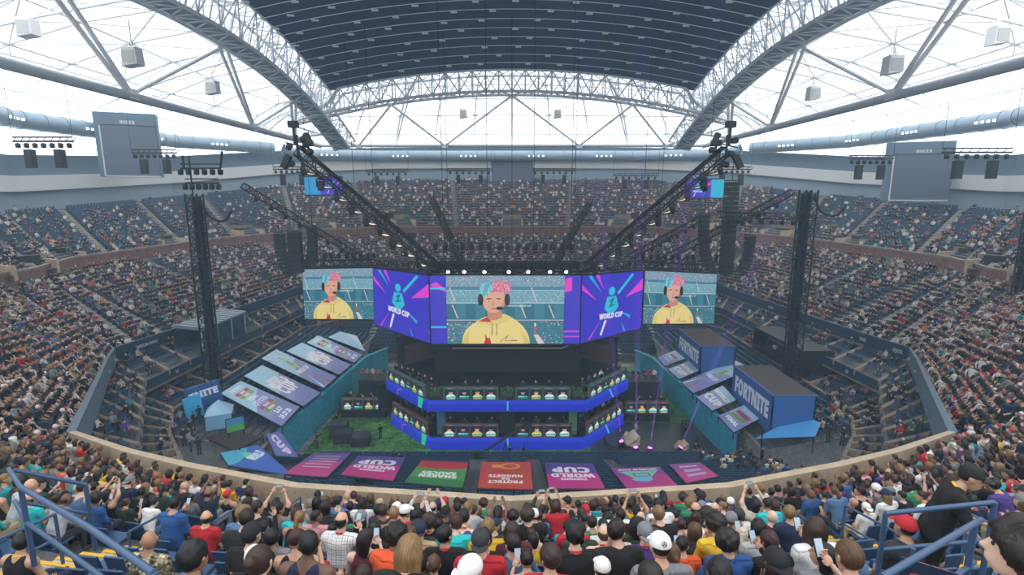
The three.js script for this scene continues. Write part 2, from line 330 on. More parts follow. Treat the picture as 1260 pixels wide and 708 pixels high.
// big round air duct below the roof edge
{
  const D = M(0x8fa3b2, 0.45, { metalness: 0.25 }), Dj = M(0x6f8596, 0.5), s8 = (s) => { const q = ring(2, s).add(outward(s).multiplyScalar(-1.5)); q.y = Math.abs(s) < 2 ? 34.6 : 35.6; return q; };
  [[-6.2, -2.2, 'above the striped canopy side'], [-2.1, 2.1, 'above the far stand'], [2.2, 6.2, 'above the control booth side']].forEach(([a, b, w]) => {
    const t = thing('air_duct', 'large round grey air duct running ' + w, 'air duct'), pts = range(a, b, 26).map(s8);
    mesh('pipe', new THREE.TubeGeometry(new THREE.CatmullRomCurve3(pts), 78, 1.25, 14), D, t);
    const c = new THREE.CatmullRomCurve3(pts);
    for (let i = 1; i < 26; i++) { const q = c.getPointAt(i / 26), d = c.getTangentAt(i / 26); const g = new THREE.TorusGeometry(1.27, 0.06, 5, 18); g.applyQuaternion(new THREE.Quaternion().setFromUnitVectors(V(0, 0, 1), d)); g.translate(q.x, q.y, q.z); mesh('joint_ring', g, Dj, t); }
    const lm = M(0xffffff, 0.5, { emissive: 0xffffff, emissiveIntensity: 1.2 });
    for (let i = 2; i < 26; i += 4) for (let j = 0; j < 4; j++) { const q = c.getPointAt((i + j * 0.28) / 26), n = V(-q.x, -6, ZC - q.z).normalize().multiplyScalar(1.27); mesh('lamp_lens', bx(0.34, 0.34, 0.34, q.x + n.x, q.y + n.y, q.z + n.z), lm, t); }
  });
}
// ---------------------------------------------------------------- court level, lower stands, suites
const farSeats = []; // matrices of small seats: [x,y,z,turn]
const crowdSpots = []; // far people: {x,y,z,turn,stand}
struct('floor', uvm(bx(130, 0.4, 130, 0, -0.25, -62)), mat.concrete, 'grey concrete arena floor');
{
  const turf = M(0xffffff, 0.95, { map: noiseTex(256, [66, 118, 50], 60, [7, 23, 80, 160], [0.16, 0.16], [0.7, 1, 0.5]) });
  struct('floor', uvm(bx(41, 0.1, 30, 0, 0, -59)), turf, 'green turf laid over the court around the stage');
  struct('floor', uvm(bx(13, 0.12, 9, 14.3, 0.02, -50)), M(0x33363a, 0.35), 'dark glossy performance floor on the court');
}
// side stands: left x<0, right x>0
for (const k of [-1, 1]) {
  const rows = 12, list = [], z0 = -43, z1 = -81;
  for (let r = 0; r < rows; r++) {
    const x0 = k * lerp(22.1, 31.6, r / rows), x1 = k * lerp(22.1, 31.6, (r + 1) / rows), y0 = lerp(3.1, 4.9, r / rows) - 0.35, y1 = lerp(3.1, 4.9, (r + 1) / rows) - 0.35;
    const q = [[V(x0, y0, z0), V(x1, y0, z0), V(x1, y0, z1), V(x0, y0, z1)], [V(x1, y0, z0), V(x1, y1, z0), V(x1, y1, z1), V(x1, y0, z1)]];
    list.push(...(k < 0 ? q.map((a) => a.reverse()) : q));
  }
  const e = [V(k * 22.1, 0, z0), V(k * 33, 0, z0), V(k * 33, 4.5, z0), V(k * 22.1, 2.75, z0)];
  list.push(k > 0 ? e : e.reverse());
  struct('seating_tier', quads(list), mat.tread, k < 0 ? 'low stepped stand under the pale schedule banners' : 'low stepped stand under the tall blue sign boxes');
  struct('wall_court', uvm(bx(0.3, 2.9, 38, k * 22.25, 1.45, -62)), mat.concrete, 'concrete court wall behind the teal hoarding');
  struct('floor', uvm(bx(3.4, 0.3, 44, k * 33.2, 4.45, -61)), mat.step, 'pale concrete walkway in front of the suites');
  for (let r = 0; r < rows; r++) for (let z = -44; z > -80; z -= 0.56) {
    const x = k * lerp(22.1, 31.6, (r + 0.5) / rows), y = lerp(3.1, 4.9, r / rows) - 0.35;
    if (k > 0 && x > 22.4 && x < 27.6 && ((z < -43.6 && z > -54) || (z < -58 && z > -69))) continue;
    if (k < 0 && z > -46.5 && x > -29) continue;
    if ((Math.abs(z + 74.5) < 0.6)) continue;
    farSeats.push([x, y, z, k < 0 ? Math.PI / 2 : -Math.PI / 2]);
    if (k > 0 && z > -47.5 && x > 27.8 && rnd() < 0.5) crowdSpots.push({ x, y, z, turn: -Math.PI / 2 });
  }
}
// near stand (below the near deck) and far stand (behind the stage)
const nearY = (z) => 0.5 + 0.36 * (z + 46.5);
{
  const rows = 19, list = [];
  for (let r = 0; r < rows; r++) {
    const z0 = lerp(-45.3, -28.5, r / rows), z1 = lerp(-45.3, -28.5, (r + 1) / rows), y0 = nearY(z0) - 0.3, y1 = nearY(z1) - 0.3, w = 23;
    list.push([V(-w, y0, z0), V(-w, y0, z1), V(w, y0, z1), V(w, y0, z0)], [V(w, y0, z1), V(-w, y0, z1), V(-w, y1, z1), V(w, y1, z1)].reverse());
    for (let x = -22; x < 22; x += 0.56) { if ([-10.9, -3.2, 2, 9.3].some((a) => Math.abs(x - a * 0.93) < 0.7)) continue; if (x < -16 && r > 3) continue; farSeats.push([x, y0, (z0 + z1) / 2, Math.PI]); if (rnd() < (x > 16.2 ? 0.4 : 0.0)) crowdSpots.push({ x, y: y0, z: (z0 + z1) / 2, turn: Math.PI }); }
  }
  struct('seating_tier', quads(list), mat.tread, 'stepped near stand below the deck parapet');
  struct('wall_court', uvm(bx(38, 0.8, 0.3, 0, 0.4, -45.5)), M(0x2c3f55, 0.5), 'navy court wall at the foot of the near stand');
  // far stand
  const l2 = []; for (let r = 0; r < 14; r++) { const z0 = -76 - r * 0.95, z1 = z0 - 0.95, y0 = 1.2 + r * 0.32, y1 = y0 + 0.32, w = 31; l2.push([V(-w, y0, z0), V(w, y0, z0), V(w, y0, z1), V(-w, y0, z1)], [V(-w, y0, z1), V(w, y0, z1), V(w, y1, z1), V(-w, y1, z1)]); for (let x = -30; x < 30; x += 0.56) if (Math.abs((Math.abs(x) % 6.5) - 3.2) > 0.55 && Math.abs(x) > 8) farSeats.push([x, y0, (z0 + z1) / 2, 0]); }
  struct('seating_tier', quads(l2), mat.tread, 'stepped far stand behind the stage');
  for (const [x, i] of [[-22.6, 0], [-16.1, 0], [16.1, 1], [22.6, 1]]) { const g = []; for (let r = 0; r < 14; r++) g.push(bx(1.0, 0.18, 0.5, x, 1.28 + r * 0.32, -76.3 - r * 0.95), bx(1.0, 0.1, 0.95, x, 1.22 + r * 0.32, -76.5 - r * 0.95)); struct('stair', g, mat.step, 'pale concrete aisle steps of the far stand'); }
}
// suites: two storeys of boxes between loge front and walkway
const MFP = { 0: [0, 7.6, -93], 1: [-18, 7.6, -93], 2: [-27.5, 7.6, -88.5], 3: [-33, 7.6, -80], 4: [-34.2, 7.6, -60], 5: [-34.9, 7.6, -47.1], 6: [-30.2, 7.6, -40], 7: [-25.5, 7.6, -33], 8: [-22, 7.6, -26] };
const LWP = { 0: [0, 5, -90], 1: [-17, 5, -90], 2: [-26, 5, -86], 3: [-32, 5, -77], 4: [-31.8, 5, -60], 5: [-32, 5, -46.5], 6: [-29, 5, -41.4], 7: [-26, 5, -37.9], 8: [-22, 5, -33] };
const sring = (T, s) => { const a = Math.min(7.9999, Math.abs(s)), i = Math.floor(a), f = a - i; return V((s < 0 ? 1 : -1) * lerp(T[i][0], T[i + 1][0], f), lerp(T[i][1], T[i + 1][1], f), lerp(T[i][2], T[i + 1][2], f)); };
const midF = (s) => sring(MFP, s), lowF = (s) => sring(LWP, s);
{
  const ss = range(-8, 8, 96), g1 = M(0x1b242c, 0.25), post = mat.tan;
  struct('trim_4', wallStrip(midF, -0.95, 0, 0.25, ss, outward), mat.navy, 'navy fascia of the middle suite storey');
  struct('trim_5', wallStrip((s) => midF(s).add(V(0, -0.95, 0)), -0.22, 0, 0.3, ss, outward), mat.tan, 'tan concrete edge under the suite fascia');
  struct('trim_6', wallStrip((s) => ring(0, s).add(V(0, -1.3, 0)), -0.22, 0, 0.4, range(-5, 5, 40), outward), mat.tan, 'tan concrete edge under the loge fascia');
  struct('wall_suites', wallStrip(lowF, -1.6, 0, 0.25, ss, outward), mat.brown, 'red-brown front wall of the lower suites');
  struct('trim_7', wallStrip((s) => lowF(s).add(inward(s).multiplyScalar(0.05)), 0, 0.14, 0.35, ss, outward), mat.tan, 'tan cap on the lower suite wall');
  const back1 = (s) => ring(0, s).add(outward(s).multiplyScalar(2.6)), back2 = (s) => midF(s).add(outward(s).multiplyScalar(3.0));
  const f1 = [], f2 = [], c2 = [];
  for (let i = 0; i + 1 < ss.length; i++) {
    const a = ss[i], b = ss[i + 1];
    const A = midF(a), B = midF(b), C = back1(b), D = back1(a); A.y = B.y = 7.2; C.y = D.y = 8.3; f1.push([A, B, C, D]);
    const E = lowF(a), F = lowF(b), G = back2(b), H = back2(a); E.y = F.y = 4.5; G.y = H.y = 5.2; f2.push([E, F, G, H]);
    const I = midF(a), J = midF(b), K = back1(b), L = back1(a); for (const q of [I, J, K, L]) q.y = 6.5; c2.push([L, K, J, I]);
  }
  struct('floor', quads(f1), mat.tread, 'floor of the middle suite storey'); struct('floor', quads(f2), mat.tread, 'floor of the lower suites'); struct('ceiling', quads(c2), mat.concrete, 'ceiling of the lower suites');
  struct('wall_suite_back', wallStrip((s) => { const q = back1(s); q.y = 7.2; return q; }, 0, 2.2, 0.2, ss, outward), g1, 'dark glazed back wall of the middle suites');
  struct('wall_suite_back', wallStrip((s) => { const q = back2(s); q.y = 4.5; return q; }, 0, 2.2, 0.2, ss, outward), g1, 'dark glazed back wall of the lower suites');
  // partitions, posts, seats and a few guests
  for (const k of [-1, 1]) {
    const where = k < 0 ? 'on the striped canopy side' : 'on the control booth side';
    const marks = [2.1, 2.4, 2.7, 3.0, 3.2, 3.4, 3.6, 3.8, 4.0, 4.25, 4.5, 4.75, 5, 5.3, 5.6, 5.9, 6.2, 6.5, 6.8, 7.1, 7.4];
    const up = structGroup('wall_partition', 'tan sloping partition walls of the middle suites ' + where), dn = structGroup('wall_partition', 'tan sloping partition walls of the lower suites ' + where);
    marks.forEach((m, i) => {
      const s = k * m, part = (f, b, yf, yb, t, parent) => {
        const d = b.clone().sub(f); d.y = 0; d.normalize(); const n = V(-d.z, 0, d.x).multiplyScalar(t / 2), P = (q, y, g) => V(q.x + n.x * g, y, q.z + n.z * g);
        const q = [[P(f, yf[0], 1), P(b, yb[0], 1), P(b, yb[1], 1), P(f, yf[1], 1)], [P(f, yf[0], -1), P(f, yf[1], -1), P(b, yb[1], -1), P(b, yb[0], -1)], [P(f, yf[1], 1), P(b, yb[1], 1), P(b, yb[1], -1), P(f, yf[1], -1)], [P(f, yf[0], -1), P(f, yf[0], 1), P(f, yf[1], 1), P(f, yf[1], -1)]];
        mesh('partition', quads(q), mat.tan, parent);
      };
      if (!(k < 0 && m > 3.7 && m < 4.3)) part(midF(s), back1(s), [7.1, 7.75], [7.8, 9.0], 0.3, up);
      if (!(k > 0 && m > 3.7 && m < 4.3)) part(lowF(s), back2(s), [4.4, 5.2], [5.0, 6.3], 0.3, dn);
      mesh('post', tube(back1(s).add(inward(s).multiplyScalar(0.4)).setY(7.6), back1(s).add(inward(s).multiplyScalar(0.4)).setY(10), 0.16, 6), post, up);
      mesh('post', tube(back2(s).add(inward(s).multiplyScalar(0.3)).setY(4.8), back2(s).add(inward(s).multiplyScalar(0.3)).setY(6.6), 0.14, 6), post, dn);
      if (i + 1 < marks.length) for (let r = 0; r < 3; r++) for (const [F, B, y0, y1] of [[midF, back1, 7.2, 8.3], [lowF, back2, 4.5, 5.2]]) {
        const len = F(k * m).distanceTo(F(k * marks[i + 1])), n = Math.floor((len - 0.7) / 0.55);
        for (let j = 0; j < n; j++) {
          const q = k * lerp(m, marks[i + 1], (0.45 + j * 0.55) / len), t = 0.22 + r * 0.2, p = lerpV(F(q), B(q), t), d = inward(q), turn = Math.atan2(d.x, d.z);
          p.y = lerp(y0, y1, t); farSeats.push([p.x, p.y, p.z, turn]);
          if (rnd() < (i % 3 === 2 ? 0.45 : 0.12)) crowdSpots.push({ x: p.x, y: p.y, z: p.z, turn });
        }
      }
    });
  }
}
// small white lettering on the fascias
const textTex = (txt, bg, fg, w = 512, h = 96, font = 'bold 70px sans-serif') => canvasTex(w, h, (c) => { c.fillStyle = bg; c.fillRect(0, 0, w, h); c.fillStyle = fg; c.font = font; c.textAlign = 'center'; c.textBaseline = 'middle'; c.fillText(txt, w / 2, h / 2 + 3, w - 16); });
function fasciaSign(txt, edge, s0, s1, y0, y1, label, bg = '#1d3550', fg = '#c9d4de') {
  const a = edge(s0), b = edge(s1), d = inward((s0 + s1) / 2).multiplyScalar(0.04); a.add(d); b.add(d);
  const [l, r] = proj2(a) < proj2(b) ? [a, b] : [b, a], P = (q, y) => V(q.x, q.y + y, q.z);
  tag(mesh('fascia_sign', slab(P(l, y0), P(r, y0), P(r, y1), P(l, y1), 0.03), M(0xffffff, 0.6, { map: textTex(txt, bg, fg) })), label, 'sign', 'signs on the suite fascias');
}
const proj2 = (q) => q.x / -q.z;
const loF = (s) => ring(0, s);
fasciaSign('AMERICAN EXPRESS', loF, -4.55, -4.8, -1.0, -0.35, 'long pale lettered sign on the loge fascia beside the slanting end wall');
fasciaSign('AMERICAN EXPRESS', loF, -3.95, -4.12, -1.0, -0.35, 'pale lettered sign on the loge fascia beside the black tower');
fasciaSign('CHASE', loF, 4.42, 4.6, -1.05, -0.3, 'white five-letter sign on the navy loge fascia above the open suites');
fasciaSign('EMIRATES', loF, 4.82, 4.97, -1.05, -0.3, 'white sign on the navy loge fascia by the slanting end wall');
fasciaSign('EVIAN', loF, 3.5, 3.62, -1.05, -0.3, 'small white sign on the loge fascia above the control booth');
fasciaSign('IBM', midF, 4.6, 4.72, -0.8, -0.15, 'small white sign on the middle suite fascia below the open suites');
fasciaSign('JPMORGAN', midF, 4.1, 4.25, -0.8, -0.15, 'small white sign on the middle suite fascia beside the black mast');
fasciaSign('EY', midF, -3.93, -4.0, -0.85, -0.1, 'white two-letter sign under the striped canopy booth', '#3b4a58', '#e8ecef');
fasciaSign('IBM', midF, -4.6, -4.72, -0.8, -0.15, 'small faint sign on the middle suite fascia next to the tower');
// ---------------------------------------------------------------- banners, hoardings, sign boxes
function clothGeo(pts, lift, thick, nx = 8, ny = 8, sag = 0) { // pts: four corners [tl? any order around]; uv (0,0) at pts[3], (1,0) pts[2], (1,1) pts[1], (0,1) pts[0]
  const [a, b, c, d] = pts.map((p) => V(...p)), P = (u, v, h) => { const q = lerpV(lerpV(d, c, u), lerpV(a, b, u), v); q.y += lift + h - sag * Math.sin(Math.PI * u) * Math.sin(Math.PI * v); return q; };
  const p = [], uv = [], ix = [];
  for (const h of [0, -thick]) for (let j = 0; j <= ny; j++) for (let i = 0; i <= nx; i++) { const q = P(i / nx, j / ny, h); p.push(q.x, q.y, q.z); uv.push(i / nx, j / ny); }
  const n = (nx + 1) * (ny + 1), id = (i, j, s) => s * n + j * (nx + 1) + i;
  for (let j = 0; j < ny; j++) for (let i = 0; i < nx; i++) { ix.push(id(i, j, 0), id(i + 1, j, 0), id(i + 1, j + 1, 0), id(i, j, 0), id(i + 1, j + 1, 0), id(i, j + 1, 0)); ix.push(id(i, j, 1), id(i + 1, j + 1, 1), id(i + 1, j, 1), id(i, j, 1), id(i, j + 1, 1), id(i + 1, j + 1, 1)); }
  const rim = []; for (let i = 0; i <= nx; i++) rim.push([i, 0]); for (let j = 1; j <= ny; j++) rim.push([nx, j]); for (let i = nx - 1; i >= 0; i--) rim.push([i, ny]); for (let j = ny - 1; j > 0; j--) rim.push([0, j]);
  for (let k = 0; k < rim.length; k++) { const A = rim[k], B = rim[(k + 1) % rim.length]; ix.push(id(...A, 0), id(...A, 1), id(...B, 1), id(...A, 0), id(...B, 1), id(...B, 0)); }
  const g = new THREE.BufferGeometry(); g.setAttribute('position', new THREE.Float32BufferAttribute(p, 3)); g.setAttribute('uv', new THREE.Float32BufferAttribute(uv, 2)); g.setIndex(ix); g.computeVertexNormals();
  const fl = g.attributes.normal; return fl.getY(Math.floor(n / 2)) < 0 ? flip(g) : g;
}
function flip(g) { const ix = g.index.array; for (let i = 0; i < ix.length; i += 3) { const t = ix[i]; ix[i] = ix[i + 1]; ix[i + 1] = t; } g.computeVertexNormals(); return g; }
const sheetM = (t) => M(0xffffff, 0.55, { map: t, side: THREE.DoubleSide });
function banner(label, pts, draw, w = 384, h = 512, lift = 0.35) {
  const t = thing('stand_banner', label, 'banner', [0, 0, 0], 0, 'printed banners covering the lower stands');
  const tex = canvasTex(w, h, draw);
  mesh('printed_sheet', clothGeo(pts, lift, 0.06), sheetM(tex), t);
  // dark frame edge under the sheet
  const [a, b, c, d] = pts.map((p) => V(p[0], p[1] + lift - 0.1, p[2]));
  mesh('frame', [[a, b], [b, c], [c, d], [d, a]].map(([p, q]) => tube(p, q, 0.07, 4)), mat.black, t);
  for (const q of [a, b, c, d]) mesh('leg', tube(V(q.x, q.y - lift - 0.25, q.z), q, 0.05, 4), mat.black, t);
  return t;
}
function rays(c, w, h, cx, cy, cols, n) { for (let i = 0; i < n; i++) { const a = i / n * 6.283 + 0.3 * Math.sin(i * 5), r0 = w * (0.25 + 0.2 * ((i * 37) % 10) / 10), r1 = w * 0.9, d = 0.03 + 0.04 * ((i * 13) % 7) / 7; c.fillStyle = cols[i % cols.length]; c.beginPath(); c.moveTo(cx + r0 * Math.cos(a), cy + r0 * Math.sin(a)); c.lineTo(cx + r1 * Math.cos(a - d), cy + r1 * Math.sin(a - d)); c.lineTo(cx + r1 * Math.cos(a + d), cy + r1 * Math.sin(a + d)); c.fill(); } }
const big = (c, t, x, y, size, maxw, col, rot = 0) => { c.save(); c.translate(x, y); c.rotate(rot); c.fillStyle = col; c.font = `bold ${size}px sans-serif`; c.textAlign = 'center'; c.textBaseline = 'middle'; c.lineWidth = size * 0.08; c.strokeStyle = col; c.strokeText(t, 0, 0, maxw); c.fillText(t, 0, 0, maxw); c.restore(); };
const paleBase = (c, w, h) => { c.fillStyle = '#a9cfe0'; c.fillRect(0, 0, w, h); c.fillStyle = '#8f97c4'; c.beginPath(); c.moveTo(0, h * 0.62); c.lineTo(w * 0.5, h * 0.42); c.lineTo(w, h * 0.3); c.lineTo(w, h); c.lineTo(0, h); c.fill(); c.fillStyle = '#8288b8'; c.beginPath(); c.moveTo(0, h * 0.85); c.lineTo(w, h * 0.6); c.lineTo(w, h); c.lineTo(0, h); c.fill(); };
const schedule = (c, w, h) => {
  paleBase(c, w, h); big(c, 'FORTNITE', w / 2, h * 0.09, 44, w * 0.7, '#e6f2f6');
  [['#b8486a', 0.2, 'SEMIS'], ['#8fae3c', 0.28, 'SEMIS'], [null, 0.38, 'FINAL'], [null, 0.5, '7.7 / 7.7.5'], ['#b04a74', 0.61, 'FINALS'], ['#7fa33a', 0.69, 'FINALS'], [null, 0.8, '2.4.7'], [null, 0.91, '26 27 28']].forEach(([bar, y, t]) => { if (bar) { c.fillStyle = bar; c.fillRect(w * 0.2, h * (y - 0.035), w * 0.6, h * 0.07); } big(c, t, w / 2, h * y, bar ? 30 : 50, w * 0.62, bar ? '#f2e2ea' : '#e8f0f4'); });
};
const cupText = (c, w, h) => { paleBase(c, w, h); big(c, 'FORTNITE', w / 2, h * 0.33, 40, w * 0.6, '#f4eee8'); big(c, 'WORLD', w / 2, h * 0.44, 96, w * 0.84, '#f4eee8'); big(c, 'CUP', w / 2, h * 0.6, 140, w * 0.84, '#f4eee8'); c.fillStyle = '#6f74a8'; c.fillRect(w * 0.1, h * 0.93, w * 0.5, 8); };
const emblem = (c, x, y, s, col, dk) => { c.fillStyle = col; c.beginPath(); c.ellipse(x, y - s * 0.62, s * 0.2, s * 0.26, 0, 0, 7); c.fill(); c.beginPath(); c.moveTo(x - s * 0.28, y - s * 0.3); c.lineTo(x + s * 0.28, y - s * 0.3); c.lineTo(x + s * 0.45, y + s * 0.4); c.lineTo(x + s * 0.15, y + s * 0.75); c.lineTo(x - s * 0.15, y + s * 0.75); c.lineTo(x - s * 0.45, y + s * 0.4); c.fill(); c.strokeStyle = dk; c.lineWidth = s * 0.09; c.beginPath(); c.moveTo(x - s * 0.15, y); c.lineTo(x + s * 0.1, y - s * 0.15); c.lineTo(x - s * 0.1, y + s * 0.3); c.lineTo(x + s * 0.2, y + s * 0.2); c.stroke(); };
const emblemPale = (c, w, h) => { paleBase(c, w, h); rays(c, w, h, w / 2, h * 0.4, ['#c9606e', '#cfe7ee', '#8390c0'], 14); emblem(c, w / 2, h * 0.34, w * 0.3, '#a9c86c', '#4d6a8a'); big(c, 'WORLD CUP', w / 2, h * 0.57, 50, w * 0.7, '#f0ece2'); };
const LB = [
  ['pale schedule banner nearest the tent on the stand behind the teal hoarding', [[-29.24, 5.15, -49.56], [-29.06, 5.11, -53.15], [-21.52, 3.6, -49.77], [-21.41, 3.58, -45.4]], schedule],
  ['pale blue cup banner between schedule banner and emblem banner behind the teal hoarding', [[-29.4, 5.18, -54.6], [-29.22, 5.14, -58.34], [-20.92, 3.48, -53.95], [-21.25, 3.55, -50.1]], cupText],
  ['pale banner with green emblem and rays behind the teal hoarding', [[-30.2, 5.34, -60.33], [-30.14, 5.33, -64.11], [-20.85, 3.47, -59.04], [-21.05, 3.51, -55.31]], emblemPale],
  ['pale blue cup banner next beyond the green emblem banner behind the teal hoarding', [[-28.88, 5.08, -64.24], [-28.55, 5.01, -68.33], [-20.54, 3.41, -63.64], [-20.84, 3.47, -59.88]], cupText],
  ['small pale schedule banner at the far end of the teal hoarding', [[-28.04, 4.91, -68.68], [-27.89, 4.88, -72.47], [-20.37, 3.37, -68.11], [-20.43, 3.39, -64.66]], schedule],
];
for (const [l, p, d] of LB) banner(l, [p[0], p[1], p[2], p[3]], d);
banner('plain pale blue tarpaulin on the stand beyond the last schedule banner', [[-26.5, 4.6, -72.6], [-25.9, 4.5, -76.1], [-23.2, 4.0, -75.4], [-20.44, 3.39, -69.7]], (c, w, h) => { c.fillStyle = '#a8cfe2'; c.fillRect(0, 0, w, h); c.fillStyle = '#cfe3ea'; c.beginPath(); c.moveTo(w * 0.3, h); c.lineTo(w, h * 0.4); c.lineTo(w, h); c.fill(); });
const RB = [
  ['small pale red-and-white banner below the farther blue sign box', [[22.36, 3.77, -68.77], [22.54, 3.81, -65.06], [19.6, 3.2, -63.9], [19.6, 3.2, -67.4]], (c, w, h) => { paleBase(c, w, h); c.fillStyle = '#b25a74'; c.fillRect(w * 0.2, h * 0.25, w * 0.6, h * 0.14); big(c, 'FINAL', w / 2, h * 0.5, 60, w * 0.6, '#e8f0f4'); big(c, '26 27 28', w / 2, h * 0.7, 50, w * 0.6, '#d8e4ec'); }],
  ['white lettered cup banner below the farther blue sign box', [[22.63, 3.83, -63.97], [22.84, 3.87, -60.34], [19.85, 3.25, -59.0], [19.6, 3.2, -62.6]], (c, w, h) => { c.fillStyle = '#9fb2cc'; c.fillRect(0, 0, w, h); big(c, 'WORLD', w / 2, h * 0.36, 110, w * 0.94, '#f4f1ec'); big(c, 'CUP', w / 2, h * 0.68, 170, w * 0.94, '#f4f1ec'); }],
  ['long pale banner with green emblem between the two blue sign boxes', [[27.37, 4.77, -61.33], [27.78, 4.86, -57.85], [19.95, 3.27, -54.4], [19.8, 3.25, -57.8]], emblemPale],
  ['white lettered cup banner below the nearer blue sign box', [[23.3, 4.01, -54.7], [23.1, 3.94, -50.8], [20.19, 3.34, -49.5], [19.95, 3.28, -53.2]], (c, w, h) => { c.fillStyle = '#9aa6c8'; c.fillRect(0, 0, w, h); c.fillStyle = '#a9cfe0'; c.fillRect(0, 0, w, h * 0.3); big(c, 'WORLD', w / 2, h * 0.3, 110, w * 0.94, '#f4f1ec'); big(c, 'CUP', w / 2, h * 0.66, 180, w * 0.94, '#f4f1ec'); }],
  ['small schedule banner at the near end of the nearer blue sign box', [[23.46, 3.99, -49.44], [23.66, 4.03, -46.35], [20.3, 3.34, -44.6], [20.3, 3.36, -48.2]], (c, w, h) => { paleBase(c, w, h); c.fillStyle = '#a84a70'; c.fillRect(w * 0.15, h * 0.3, w * 0.7, h * 0.16); c.fillStyle = '#7fa33a'; c.fillRect(w * 0.15, h * 0.5, w * 0.7, h * 0.12); big(c, 'WORLD', w / 2, h * 0.18, 66, w * 0.7, '#dfeaf0'); big(c, 'FINAL', w / 2, h * 0.78, 90, w * 0.8, '#f0f4f6'); }],
];
for (const [l, p, d] of RB) banner(l, p, d);
